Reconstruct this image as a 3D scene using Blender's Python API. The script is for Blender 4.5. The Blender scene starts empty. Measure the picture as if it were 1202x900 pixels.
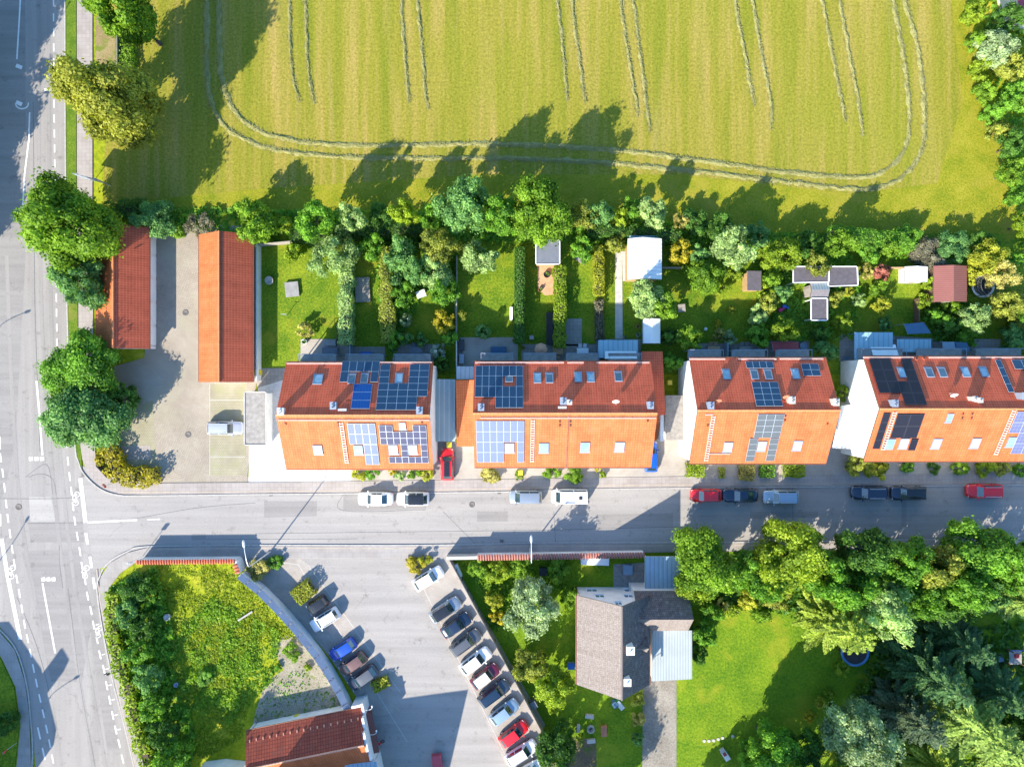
import bpy, bmesh, math, random
import numpy as np
from mathutils import Vector, Matrix, noise
R = math.radians
rnd = random.Random(7)
rng = np.random.default_rng(7)
scene = bpy.context.scene
COL = scene.collection
# survey frame: 9 photo pixels per metre on the ground, drone at 91 m over (601, 450)
H, S, CX, CY = 91.0, 9.0, 601.0, 450.0
def W(px, py, h=0.0):
    k = (1 - h / H) / S
    return Vector(((px - CX) * k, (CY - py) * k, h))
def G(px, py, z=0.0):               # plan position on the ground, any z
    return Vector(((px - CX) / S, (CY - py) / S, z))

# ------------------------------------------------------------------ materials
MATS = {}
def nodes_of(name):
    m = bpy.data.materials.new(name); m.use_nodes = True
    nt = m.node_tree; b = nt.nodes['Principled BSDF']
    return m, nt, b
def N(nt, kind, **kw):
    n = nt.nodes.new(kind)
    for k, v in kw.items(): setattr(n, k, v)
    return n
def ramp(nt, fac, stops):
    r = N(nt, 'ShaderNodeValToRGB'); e = r.color_ramp.elements
    while len(e) < len(stops): e.new(0.5)
    for i, (p, c) in enumerate(stops):
        e[i].position = p; e[i].color = (*c, 1)
    nt.links.new(fac, r.inputs[0]); return r.outputs[0]
def coords(nt, scale=(1, 1, 1), rot=(0, 0, 0), uv=False):
    t = N(nt, 'ShaderNodeTexCoord'); mp = N(nt, 'ShaderNodeMapping')
    mp.inputs['Scale'].default_value = scale; mp.inputs['Rotation'].default_value = rot
    nt.links.new(t.outputs['UV' if uv else 'Object'], mp.inputs[0]); return mp.outputs[0]
def noise_tex(nt, vec, scale, detail=4, rough=.6):
    n = N(nt, 'ShaderNodeTexNoise'); n.inputs['Scale'].default_value = scale
    n.inputs['Detail'].default_value = detail; n.inputs['Roughness'].default_value = rough
    nt.links.new(vec, n.inputs['Vector']); return n.outputs['Fac']
def mixc(nt, fac, a, b, mode='MIX'):
    m = N(nt, 'ShaderNodeMix', data_type='RGBA', blend_type=mode)
    for s, v in ((0, fac), (6, a), (7, b)):
        if isinstance(v, (int, float)): m.inputs[s].default_value = v
        elif isinstance(v, tuple): m.inputs[s].default_value = (*v, 1)
        else: nt.links.new(v, m.inputs[s])
    return m.outputs[2]
def bump(nt, b, h, strength=.4, dist=.05):
    n = N(nt, 'ShaderNodeBump'); n.inputs['Strength'].default_value = strength
    n.inputs['Distance'].default_value = dist
    nt.links.new(h, n.inputs['Height']); nt.links.new(n.outputs[0], b.inputs['Normal'])
def plain(name, c, rough=.6, metal=0., var=.12, vs=1.5, spec=.5, coat=0.):
    if name in MATS: return MATS[name]
    m, nt, b = nodes_of(name)
    v = coords(nt); f = noise_tex(nt, v, vs, 5)
    lo = tuple(x * (1 - var) for x in c); hi = tuple(min(1, x * (1 + var)) for x in c)
    nt.links.new(ramp(nt, f, [(.3, lo), (.7, hi)]), b.inputs['Base Color'])
    b.inputs['Roughness'].default_value = rough; b.inputs['Metallic'].default_value = metal
    b.inputs['Specular IOR Level'].default_value = spec
    if coat: b.inputs['Coat Weight'].default_value = coat; b.inputs['Coat Roughness'].default_value = .05
    MATS[name] = m; return m
def ground(name, stops, big=.12, fine=3., mixf=.5, rough=.9, bs=.3, bd=.04, scale=(1, 1, 1), rot=(0, 0, 0), third=None):
    """two noises, a broad and a fine one, through one ramp"""
    m, nt, b = nodes_of(name)
    v0 = coords(nt); v = coords(nt, scale, rot)
    f1 = noise_tex(nt, v, big, 4, .55); f2 = noise_tex(nt, v0, fine, 6, .75)
    mx = N(nt, 'ShaderNodeMix'); mx.inputs[0].default_value = mixf
    nt.links.new(f1, mx.inputs[2]); nt.links.new(f2, mx.inputs[3])
    c = ramp(nt, mx.outputs[0], stops)
    if third:
        f3 = noise_tex(nt, v0, third[0], 3, .6)
        r3 = ramp(nt, f3, [(third[2], (0, 0, 0)), (third[3], (1, 1, 1))])
        c = mixc(nt, r3, c, third[1])
    nt.links.new(c, b.inputs['Base Color'])
    b.inputs['Roughness'].default_value = rough; b.inputs['Specular IOR Level'].default_value = .2
    bump(nt, b, f2, bs, bd)
    MATS[name] = m; return m
def grass(name, dark, mid, light, dry=None, fine=5., big=.35, lo=.41, hi=.59, bs=.9):
    return ground(name, [(lo, dark), ((lo + hi) / 2, mid), (hi, light)], big, fine, .68, .9, bs, .1,
                  third=(.22, dry, .54, .72) if dry else None)
def asphalt(name, c, crack=True, st=(.05, 1.2, 1)):
    m, nt, b = nodes_of(name)
    v = coords(nt); big = noise_tex(nt, v, .09, 4, .6); fine = noise_tex(nt, v, 5, 5, .7)
    strk = noise_tex(nt, coords(nt, st), .8, 4, .6)
    lo = tuple(x * .80 for x in c); hi = tuple(x * 1.14 for x in c)
    col = ramp(nt, big, [(.3, lo), (.5, c), (.7, hi)])
    col = mixc(nt, .55, col, ramp(nt, fine, [(.3, tuple(x * .74 for x in c)), (.7, tuple(x * 1.26 for x in c))]))
    col = mixc(nt, .4, col, ramp(nt, strk, [(.35, tuple(x * .72 for x in c)), (.65, tuple(x * 1.16 for x in c))]))
    stain = ramp(nt, noise_tex(nt, v, .7, 5, .75), [(.57, (1, 1, 1)), (.72, (.66, .65, .64))]); col = mixc(nt, 1., col, stain, 'MULTIPLY')
    if crack:
        vo = N(nt, 'ShaderNodeTexVoronoi', feature='DISTANCE_TO_EDGE'); vo.inputs['Scale'].default_value = .11
        w = N(nt, 'ShaderNodeVectorMath', operation='ADD'); nn = N(nt, 'ShaderNodeTexNoise'); nn.inputs['Scale'].default_value = .5
        nt.links.new(v, nn.inputs['Vector'])
        sc = N(nt, 'ShaderNodeVectorMath', operation='SCALE'); sc.inputs[3].default_value = 3.0
        nt.links.new(nn.outputs['Color'], sc.inputs[0]); nt.links.new(v, w.inputs[0]); nt.links.new(sc.outputs[0], w.inputs[1])
        nt.links.new(w.outputs[0], vo.inputs['Vector'])
        k = ramp(nt, vo.outputs['Distance'], [(0.0, (.72, .72, .72)), (.009, (1, 1, 1))])
        gate = ramp(nt, noise_tex(nt, v, .06, 2), [(.54, (0, 0, 0)), (.6, (.8, .8, .8))])
        col = mixc(nt, gate, col, mixc(nt, 1., col, k, 'MULTIPLY'))
    nt.links.new(col, b.inputs['Base Color']); b.inputs['Roughness'].default_value = .85
    b.inputs['Specular IOR Level'].default_value = .25
    bump(nt, b, fine, .15, .02); MATS[name] = m; return m
def bricks(name, c1, c2, mortar, bw, rh, ms=.02, offset=.5, rough=.8, uv=False, rot=0., dirt=None, bs=.25, wave=False, big=.4):
    m, nt, b = nodes_of(name)
    v = coords(nt, rot=(0, 0, rot), uv=uv)
    t = N(nt, 'ShaderNodeTexBrick'); t.offset = offset
    t.inputs['Color1'].default_value = (*c1, 1); t.inputs['Color2'].default_value = (*c2, 1)
    t.inputs['Mortar'].default_value = (*mortar, 1)
    for k, x in (('Scale', 1.), ('Mortar Size', ms), ('Mortar Smooth', .3), ('Bias', 0.), ('Brick Width', bw), ('Row Height', rh)):
        t.inputs[k].default_value = x
    nt.links.new(v, t.inputs['Vector'])
    f = noise_tex(nt, v, big, 5, .65)
    col = mixc(nt, .8, t.outputs['Color'], ramp(nt, f, [(.3, (.66, .63, .60)), (.7, (1.0, 1.0, 1.0))]), 'MULTIPLY')
    if uv:
        st = noise_tex(nt, coords(nt, (1.6, .09, 1), uv=True), 1., 4, .6); col = mixc(nt, .7, col, ramp(nt, st, [(.3, (.74, .71, .68)), (.62, (1.04, 1.04, 1.04))]), 'MULTIPLY')
    if dirt:
        g = ramp(nt, noise_tex(nt, v, dirt[1], 5, .7), [(dirt[2], (0, 0, 0)), (dirt[3], (1, 1, 1))])
        col = mixc(nt, g, col, dirt[0])
    nt.links.new(col, b.inputs['Base Color']); b.inputs['Roughness'].default_value = rough
    b.inputs['Specular IOR Level'].default_value = .3
    bump(nt, b, t.outputs['Fac'], -bs if bs > 0 else bs, .03)
    MATS[name] = m; return m
def ridged(name, c, c2, pitch, uv=True, rough=.45, metal=0., axis='X', dirt=True):
    """sheet metal / corrugated roofing: ribs across u"""
    m, nt, b = nodes_of(name)
    v = coords(nt, uv=uv); w = N(nt, 'ShaderNodeTexWave', wave_type='BANDS', bands_direction=axis)
    w.inputs['Scale'].default_value = .314 / pitch; nt.links.new(v, w.inputs['Vector'])
    col = ramp(nt, w.outputs['Fac'], [(.0, c2), (.22, c), (1, c)])
    f = noise_tex(nt, v, .5, 5, .6)
    col = mixc(nt, .5, col, ramp(nt, f, [(.3, (.75, .75, .75)), (.65, (1, 1, 1))]), 'MULTIPLY')
    nt.links.new(col, b.inputs['Base Color']); b.inputs['Roughness'].default_value = rough
    b.inputs['Metallic'].default_value = metal; b.inputs['Specular IOR Level'].default_value = .25
    bump(nt, b, w.outputs['Fac'], .35, .04); MATS[name] = m; return m
def leafmat(name, dark, light, trans=.35, rough=.55):
    m, nt, b = nodes_of(name)
    a = N(nt, 'ShaderNodeAttribute', attribute_name='tint'); oi = N(nt, 'ShaderNodeObjectInfo')
    ad = N(nt, 'ShaderNodeMath', operation='MULTIPLY_ADD'); ad.inputs[1].default_value = .3; 
    nt.links.new(oi.outputs['Random'], ad.inputs[0]); 
    sb = N(nt, 'ShaderNodeMath', operation='SUBTRACT'); sb.inputs[1].default_value = .15
    nt.links.new(a.outputs['Fac'], sb.inputs[0]); nt.links.new(sb.outputs[0], ad.inputs[2])
    c = ramp(nt, ad.outputs[0], [(0.05, dark), (.95, light)])
    nt.links.new(c, b.inputs['Base Color']); b.inputs['Roughness'].default_value = rough
    b.inputs['Specular IOR Level'].default_value = .25
    tr = N(nt, 'ShaderNodeBsdfTranslucent'); nt.links.new(mixc(nt, 1., c, (1.25, 1.3, .5), 'MULTIPLY'), tr.inputs[0])
    mx = N(nt, 'ShaderNodeMixShader'); mx.inputs[0].default_value = trans
    nt.links.new(b.outputs[0], mx.inputs[1]); nt.links.new(tr.outputs[0], mx.inputs[2])
    nt.links.new(mx.outputs[0], nt.nodes['Material Output'].inputs['Surface'])
    MATS[name] = m; return m
def glassy(name, c, rough=.05, spec=1.0, coat=1.0):
    m, nt, b = nodes_of(name)
    v = coords(nt); f = noise_tex(nt, v, .8, 2)
    nt.links.new(ramp(nt, f, [(.35, tuple(x * .8 for x in c)), (.65, tuple(x * 1.2 for x in c))]), b.inputs['Base Color'])
    b.inputs['Roughness'].default_value = rough; b.inputs['Specular IOR Level'].default_value = spec
    b.inputs['Coat Weight'].default_value = coat; b.inputs['Coat Roughness'].default_value = .03
    MATS[name] = m; return m
def solar(name, c, line, nx=6, ny=10, rough=.2, spec=.35):
    """cells inside one module, one module = one UV unit"""
    m, nt, b = nodes_of(name)
    v = coords(nt, (nx, ny, 1), uv=True)
    t = N(nt, 'ShaderNodeTexBrick'); t.offset = 0.
    t.inputs['Color1'].default_value = (*c, 1); t.inputs['Color2'].default_value = (*tuple(x * 1.15 for x in c), 1)
    t.inputs['Mortar'].default_value = (*line, 1)
    for k, x in (('Scale', 1.), ('Mortar Size', .05), ('Brick Width', 1.), ('Row Height', 1.)): t.inputs[k].default_value = x
    nt.links.new(v, t.inputs['Vector']); nt.links.new(t.outputs['Color'], b.inputs['Base Color'])
    b.inputs['Roughness'].default_value = rough; b.inputs['Specular IOR Level'].default_value = spec
    MATS[name] = m; return m

# ------------------------------------------------------------------ mesh helpers
class MB:
    def __init__(s): s.v = []; s.f = []; s.m = []; s.uv = {}; s.sm = set()
    def add(s, vs, fs, mi=0, smooth=False):
        o = len(s.v); s.v += [tuple(p) for p in vs]
        for f in fs:
            if smooth: s.sm.add(len(s.f))
            s.f.append(tuple(i + o for i in f)); s.m.append(mi)
        return s
    def face(s, pts, uv=None, mi=0):
        o = len(s.v); s.v += [tuple(p) for p in pts]
        if uv: s.uv[len(s.f)] = uv
        s.f.append(tuple(range(o, o + len(pts)))); s.m.append(mi); return s
    def box(s, x, y, z, sx, sy, sz, rz=0., mi=0, M=None):
        """centre x,y, bottom z"""
        c, n = math.cos(rz), math.sin(rz); vs = []
        for dz in (0, sz):
            for dx, dy in ((-1, -1), (1, -1), (1, 1), (-1, 1)):
                a, b_ = dx * sx / 2, dy * sy / 2
                p = Vector((x + a * c - b_ * n, y + a * n + b_ * c, z + dz))
                vs.append(M @ p if M else p)
        return s.add(vs, [(3, 2, 1, 0), (4, 5, 6, 7), (0, 1, 5, 4), (1, 2, 6, 5), (2, 3, 7, 6), (3, 0, 4, 7)], mi)
    def prism(s, poly, z0, z1, mi=0, bottom=True):
        n = len(poly); a = sum(poly[i][0] * poly[(i + 1) % n][1] - poly[(i + 1) % n][0] * poly[i][1] for i in range(n))
        if a < 0: poly = poly[::-1]
        vs = [(p[0], p[1], z0) for p in poly] + [(p[0], p[1], z1) for p in poly]
        fs = [tuple(range(n, 2 * n))] + [(i, (i + 1) % n, n + (i + 1) % n, n + i) for i in range(n)]
        if bottom: fs.append(tuple(range(n - 1, -1, -1)))
        return s.add(vs, fs, mi)
    def tube(s, path, r, seg=8, mi=0, cap=True):
        path = [Vector(p) for p in path]; rs = r if isinstance(r, (list, tuple)) else [r] * len(path); vs = []
        for i, p in enumerate(path):
            d = (path[min(i + 1, len(path) - 1)] - path[max(i - 1, 0)]).normalized()
            u = d.cross(Vector((0, 0, 1))); u = Vector((1, 0, 0)) if u.length < 1e-4 else u.normalized(); w = d.cross(u)
            for k in range(seg):
                a = 2 * math.pi * k / seg; vs.append(p + (u * math.cos(a) + w * math.sin(a)) * rs[i])
        fs = []
        for i in range(len(path) - 1):
            for k in range(seg):
                a, b_ = i * seg + k, i * seg + (k + 1) % seg
                fs.append((a, b_, b_ + seg, a + seg))
        o = s.add(vs, fs, mi, True)
        if cap:
            s.add(vs[:seg], [tuple(range(seg))], mi); s.add(vs[-seg:], [tuple(range(seg - 1, -1, -1))], mi)
        return s
    def lathe(s, prof, seg=16, c=(0, 0, 0), mi=0):
        vs = []; n = len(prof)
        for k in range(seg):
            a = 2 * math.pi * k / seg
            for r, z in prof: vs.append((c[0] + r * math.cos(a), c[1] + r * math.sin(a), c[2] + z))
        fs = []
        for k in range(seg):
            for i in range(n - 1):
                a = k * n + i; b_ = ((k + 1) % seg) * n + i; fs.append((a, b_, b_ + 1, a + 1))
        return s.add(vs, fs, mi, True)
    def build(s, name, mats, parent=None, loc=None, rz=0., smooth=False):
        me = bpy.data.meshes.new(name); me.from_pydata(s.v, [], s.f)
        mats = mats if isinstance(mats, (list, tuple)) else [mats]
        for m in mats: me.materials.append(MATS[m] if isinstance(m, str) else m)
        if len(mats) > 1: me.polygons.foreach_set('material_index', s.m)
        if s.uv:
            ul = me.uv_layers.new(name='UVMap')
            for fi, u in s.uv.items():
                p = me.polygons[fi]
                for li, q in zip(p.loop_indices, u): ul.data[li].uv = q
        if smooth: me.polygons.foreach_set('use_smooth', [True] * len(s.f))
        elif s.sm: me.polygons.foreach_set('use_smooth', [i in s.sm for i in range(len(s.f))])
        me.update(); o = bpy.data.objects.new(name, me); COL.objects.link(o)
        if parent: o.parent = parent
        if loc is not None: o.location = loc
        if rz: o.rotation_euler.z = rz
        return o
def tag(o, label, cat, group=None, kind=None):
    if label: o['label'] = label
    if cat: o['category'] = cat
    if group: o['group'] = group
    if kind: o['kind'] = kind
    return o
def thing(name, label, cat, loc=(0, 0, 0), rz=0., group=None):
    o = bpy.data.objects.new(name, None); o.empty_display_size = .3; COL.objects.link(o)
    o.location = loc; o.rotation_euler.z = rz; return tag(o, label, cat, group)
def sheet(name, pts, z, mat, kind='structure', world=False, label=None, cat=None, thick=0):
    P = [p if world else G(*p) for p in pts]; m = MB()
    if thick: m.prism([(p[0], p[1]) for p in P], z - thick, z)
    else:
        n = len(P); a = sum(P[i][0] * P[(i + 1) % n][1] - P[(i + 1) % n][0] * P[i][1] for i in range(n))
        if a < 0: P = P[::-1]
        m.face([(p[0], p[1], z) for p in P])
    o = m.build(name, mat)
    if kind: o['kind'] = kind
    if label: tag(o, label, cat)
    return o
def smooth_path(pts, n=6, closed=False):
    """Catmull-Rom through the points"""
    out = []; k = len(pts)
    P = [Vector(p if len(p) == 3 else (*p, 0)) for p in pts]
    for i in range(k - 1):
        p0, p1, p2, p3 = P[max(i - 1, 0)], P[i], P[i + 1], P[min(i + 2, k - 1)]
        for j in range(n):
            t = j / n
            out.append(.5 * ((2 * p1) + (p2 - p0) * t + (2 * p0 - 5 * p1 + 4 * p2 - p3) * t * t + (3 * p1 - p0 - 3 * p2 + p3) * t ** 3))
    out.append(P[-1]); return out
def strip_quads(m, pts, w, z, dash=None):
    """flat ribbon along world points"""
    P = [Vector((p[0], p[1], 0)) for p in pts]
    for i in range(len(P) - 1):
        a, b = P[i], P[i + 1]; d = (b - a)
        if d.length < 1e-4: continue
        d.normalize(); n = Vector((-d.y, d.x, 0)) * (w / 2)
        m.face([(a - n) + Vector((0, 0, z)), (b - n) + Vector((0, 0, z)), (b + n) + Vector((0, 0, z)), (a + n) + Vector((0, 0, z))])
def kerb(name, pts, w=.16, z1=.13, mat='kerbstone', z0=0.):
    """raised kerb line through photo points"""
    P = smooth_path([G(*p) for p in pts], 5); m = MB(); L, Rr = [], []
    for i, p in enumerate(P):
        d = (P[min(i + 1, len(P) - 1)] - P[max(i - 1, 0)]).normalized(); n = Vector((-d.y, d.x, 0)) * (w / 2)
        L.append(p + n); Rr.append(p - n)
    k = len(P); vs = [(q.x, q.y, z0) for q in L] + [(q.x, q.y, z1) for q in L] + [(q.x, q.y, z1) for q in Rr] + [(q.x, q.y, z0) for q in Rr]
    fs = []
    for i in range(k - 1):
        for b in range(3): fs.append((b * k + i, b * k + i + 1, (b + 1) * k + i + 1, (b + 1) * k + i))
    m.add(vs, fs); o = m.build(name, mat); o['kind'] = 'structure'; return o
# ------------------------------------------------------------------ palette
asphalt('asphalt', (.292, .276, .264), True, (1.0, .04, 1)); asphalt('asphalt_side', (.312, .296, .284)); asphalt('asphalt_new', (.256, .243, .235), False)
asphalt('asphalt_lot', (.318, .30, .285)); asphalt('asphalt_pale', (.35, .335, .32), False)
plain('road_paint', (.68, .68, .67), .75, var=.16, vs=9); plain('worn_paint', (.46, .45, .44), .8, var=.25, vs=14)
bricks('pavement', (.40, .365, .35), (.36, .325, .31), (.28, .26, .25), .5, .5, .02, 0., dirt=((.3, .28, .26), .4, .55, .75))
bricks('pavement_grey', (.36, .34, .33), (.33, .315, .31), (.27, .255, .25), .9, 1.1, .02, .5, dirt=((.29, .27, .25), .5, .55, .75))
plain('kerbstone', (.37, .36, .345), .85, var=.2, vs=4)
bricks('courtyard_setts', (.43, .38, .315), (.36, .32, .265), (.27, .24, .195), .24, .24, .03, .5, rot=.2, dirt=((.32, .295, .22), .22, .5, .72), big=.25)
bricks('bay_pavers', (.42, .385, .35), (.38, .35, .325), (.31, .29, .27), .5, .25, .02, .5, rot=.6, dirt=((.32, .30, .27), .3, .55, .75))
bricks('grass_pavers', (.42, .385, .31), (.38, .35, .27), (.30, .285, .19), .25, .2, .05, .5, dirt=((.27, .265, .15), .5, .5, .66))
bricks('terrace_slabs', (.36, .33, .30), (.31, .29, .265), (.22, .21, .2), .5, .5, .02, 0., dirt=((.2, .2, .15), .6, .55, .75))
bricks('drive_pavers', (.46, .42, .37), (.42, .385, .345), (.35, .32, .29), .3, .2, .02, .5, dirt=((.36, .33, .29), .4, .55, .75))
ground('white_gravel', [(.35, (.34, .335, .33)), (.5, (.52, .515, .51)), (.65, (.68, .67, .66))], .5, 9, .75, .9, .5, .05)
ground('rubble', [(.36, (.18, .155, .105)), (.5, (.31, .28, .215)), (.64, (.45, .41, .335))], .4, 6, .6, .95, .9, .12, third=(.8, (.17, .20, .05), .58, .66))
ground('old_drive', [(.36, (.15, .135, .115)), (.5, (.24, .22, .19)), (.64, (.35, .325, .29))], .35, 5, .6, .9, .5, .05)
ground('soil', [(.36, (.10, .075, .05)), (.5, (.16, .12, .08)), (.64, (.24, .19, .12))], .4, 5, .6, .95, .9, .1, third=(.7, (.10, .14, .02), .5, .62))
ground('dry_patch', [(.36, (.20, .15, .07)), (.5, (.27, .21, .10)), (.64, (.34, .28, .15))], .4, 5, .6, .95, .9, .1, third=(.6, (.15, .19, .03), .48, .62))
grass('lawn', (.05, .13, .005), (.128, .20, .010), (.23, .285, .016), (.25, .25, .02), 4., .3)
grass('lawn_deep', (.045, .13, .005), (.122, .215, .008), (.225, .31, .014), (.25, .275, .018), 3.2, .25, .36, .64, 1.)
grass('verge', (.06, .125, .008), (.10, .175, .012), (.17, .23, .02), (.2, .21, .04), 6, .5)
grass('rough_grass', (.12, .17, .006), (.24, .29, .010), (.36, .38, .018), (.42, .37, .04), 1.6, .25, .36, .64, 1.)
grass('meadow_strip', (.13, .18, .008), (.23, .23, .012), (.30, .275, .03), (.28, .245, .03), 4, .4)
# mown meadow: long stripes the mower left, tan stubble showing between
def meadow():
    m, nt, b = nodes_of('mown_meadow')
    v = coords(nt); st = coords(nt, (.34, .018, 1), (0, 0, R(-4.5))); st2 = coords(nt, (1.1, .05, 1), (0, 0, R(-5.5)))
    a = noise_tex(nt, st, 1., 3, .55); a2 = noise_tex(nt, st2, 1., 3, .6); bg = noise_tex(nt, v, .045, 4, .6); fi = noise_tex(nt, v, 3.2, 5, .8)
    c = ramp(nt, a, [(.32, (.17, .197, .016)), (.5, (.265, .236, .030)), (.68, (.39, .285, .085))])
    c = mixc(nt, .45, c, ramp(nt, a2, [(.34, (.14, .185, .018)), (.5, (.24, .232, .034)), (.66, (.37, .28, .10))]))
    c = mixc(nt, ramp(nt, bg, [(.42, (0, 0, 0)), (.68, (.6, .6, .6))]), c, (.215, .235, .022))
    c = mixc(nt, .9, c, ramp(nt, fi, [(.3, (.45, .47, .36)), (.5, (.92, .92, .92)), (.7, (1.4, 1.32, 1.4))]), 'MULTIPLY')
    nt.links.new(c, b.inputs['Base Color']); b.inputs['Roughness'].default_value = .95; b.inputs['Specular IOR Level'].default_value = .1
    bump(nt, b, fi, .8, .08); MATS['mown_meadow'] = m
meadow()
# straw
ground('hay', [(.34, (.15, .155, .045)), (.5, (.255, .25, .09)), (.66, (.37, .355, .17))], 1.2, 7, .7, .95, 1., .12)
# roofs
TM = (.10, .026, .014)
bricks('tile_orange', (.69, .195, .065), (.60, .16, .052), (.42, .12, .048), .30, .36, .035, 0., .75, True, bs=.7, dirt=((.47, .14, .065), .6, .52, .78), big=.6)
bricks('tile_red', (.78, .125, .055), (.68, .10, .045), (.78, .22, .12), .30, .36, .032, 0., .75, True, bs=-.5, dirt=((.52, .09, .045), .6, .56, .8), big=.6)  # north-slope tile: weak sun in its red, lit tile edges painted as pale joints
bricks('tile_garage', (.44, .082, .04), (.37, .066, .032), (.50, .155, .09), .30, .36, .035, 0., .75, True, bs=-.5, dirt=((.30, .06, .035), .6, .52, .78), big=.6)  # orange tile darkened for slopes facing off the sun; lit edges painted as joints
bricks('tile_maroon', (.44, .10, .055), (.36, .075, .042), (.22, .046, .03), .34, .42, .05, 0., .75, True, bs=.8, dirt=((.20, .07, .05), .5, .5, .75), big=.6)
bricks('tile_brown', (.285, .25, .235), (.24, .21, .20), (.195, .17, .165), .25, .3, .03, .5, .85, True, bs=.5, dirt=((.31, .275, .26), 5., .5, .7), big=2.5)
bricks('tile_brown_shade', (.22, .185, .18), (.17, .14, .14), (.11, .09, .09), .25, .3, .03, .5, .8, True, bs=.5, dirt=((.27, .23, .22), 2.2, .52, .7), big=.9)  # brown tile again, shade of the slopes away from the sun painted in
plain('ridge_tile', (.62, .22, .09), .7, var=.2, vs=4); plain('ridge_pale', (.70, .33, .22), .7, var=.15, vs=4)
plain('snow_rail', (.72, .47, .40), .6, var=.1)
plain('render_white', (.74, .73, .72), .85, var=.10, vs=.8); plain('render_cream', (.70, .66, .58), .85, var=.06)
plain('ladder_alu', (.62, .52, .48), .5, .1, var=.1); plain('white_metal', (.80, .81, .82), .35, .0, var=.05); plain('grey_metal', (.42, .44, .46), .4, .5, var=.1)
plain('dark_metal', (.05, .052, .058), .4, .4, var=.2); plain('gutter', (.30, .12, .075), .45, .5, var=.2)
plain('zinc', (.25, .30, .39), .55, .1, var=.12, vs=.9, spec=.3); plain('black_plastic', (.02, .02, .022), .5, var=.2)
ridged('sheet_white', (.82, .82, .82), (.62, .63, .65), .5); ridged('sheet_grey', (.40, .45, .46), (.29, .33, .35), .35)
ridged('sheet_blue', (.34, .45, .55), (.23, .31, .40), .55); ridged('sheet_teal', (.29, .38, .42), (.42, .50, .53), .62)
ridged('polycarb', (.28, .46, .55), (.20, .34, .42), .62, rough=.4); ridged('bitumen_brown', (.255, .105, .09), (.19, .075, .065), .25)
plain('bitumen', (.15, .145, .16), .9, var=.2, vs=3); plain('bitumen_grey', (.27, .255, .24), .9, var=.25, vs=2.2); plain('felt_dark', (.095, .085, .10), .85, var=.2, vs=3)
plain('slate_grey', (.15, .165, .20), .6, var=.12)
plain('wood_light', (.44, .28, .15), .7, var=.2, vs=3); plain('wood_grey', (.33, .30, .27), .8, var=.2, vs=3); plain('wood_dark', (.12, .075, .045), .75, var=.25, vs=3)
plain('deck_orange', (.52, .30, .17), .7, var=.2, vs=2); plain('bark', (.075, .058, .042), .9, var=.3, vs=6); plain('bark_pale', (.30, .28, .25), .9, var=.3, vs=6)
plain('concrete', (.44, .43, .41), .85, var=.15, vs=2); plain('concrete_dark', (.25, .25, .25), .85, var=.2, vs=2)
plain('awning_white', (.78, .82, .85), .8, var=.04); plain('awning_red', (.30, .055, .06), .8, var=.12); plain('awning_blue', (.045, .12, .22), .7, var=.12)
plain('plastic_red', (.55, .03, .03), .35, var=.1); plain('plastic_blue', (.03, .14, .5), .35, var=.1); plain('plastic_yellow', (.75, .58, .04), .4, var=.08)
plain('plastic_green', (.03, .25, .12), .4, var=.1); plain('plastic_white', (.78, .79, .8), .4, var=.05); plain('plastic_pink', (.6, .04, .2), .4, var=.1)
plain('plastic_orange', (.65, .22, .04), .45, var=.1); plain('terracotta', (.42, .17, .10), .8, var=.15); plain('fabric_tan', (.50, .27, .17), .85, var=.1)
plain('tub_blue', (.06, .19, .40), .3, var=.1); plain('mat_black', (.03, .03, .036), .8, var=.3, vs=2); plain('net_grey', (.16, .17, .16), .9, var=.2)
plain('iron_cover', (.14, .13, .125), .7, .3, var=.25, vs=8); plain('sign_face', (.55, .04, .05), .4, var=.05); plain('stone', (.36, .35, .33), .9, var=.25, vs=3)
plain('skin', (.6, .36, .26), .6, var=.05); plain('patch_red', (.45, .07, .10), .8, var=.1)
glassy('window_glass', (.10, .20, .27), .06); glassy('skylight_glass', (.22, .36, .45), .05); glassy('skylight_dark', (.05, .09, .12), .05)
glassy('car_glass', (.018, .045, .06), .04); plain('blind_grey', (.50, .51, .53), .6, var=.06); plain('blind_white', (.82, .83, .84), .5, var=.03)
solar('solar_navy', (.018, .05, .10), (.035, .085, .15)); solar('solar_blue', (.008, .06, .24), (.02, .10, .32)); solar('solar_black', (.016, .017, .028), (.03, .03, .045), 1, 1, .4, .2)
solar('solar_pale', (.13, .165, .27), (.17, .205, .31), 6, 10, .4, .15); solar('solar_mauve', (.05, .055, .105), (.10, .105, .16), 6, 10, .35, .2); solar('solar_slate', (.085, .10, .115), (.13, .15, .165), 6, 10, .35, .2)  # pale and mauve carry the sky reflected on the south arrays as colour
solar('solar_lilac', (.11, .13, .26), (.20, .21, .33), 3, 3, .4, .15)
plain('alu_frame', (.72, .74, .77), .35, .5, var=.05); plain('lamp_red', (.45, .02, .02), .25, var=.05); plain('lamp_clear', (.75, .78, .8), .1, var=.05, spec=1.)
plain('tyre', (.022, .022, .024), .85, var=.2, vs=6); plain('rim', (.5, .51, .53), .3, .8, var=.1)
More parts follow.
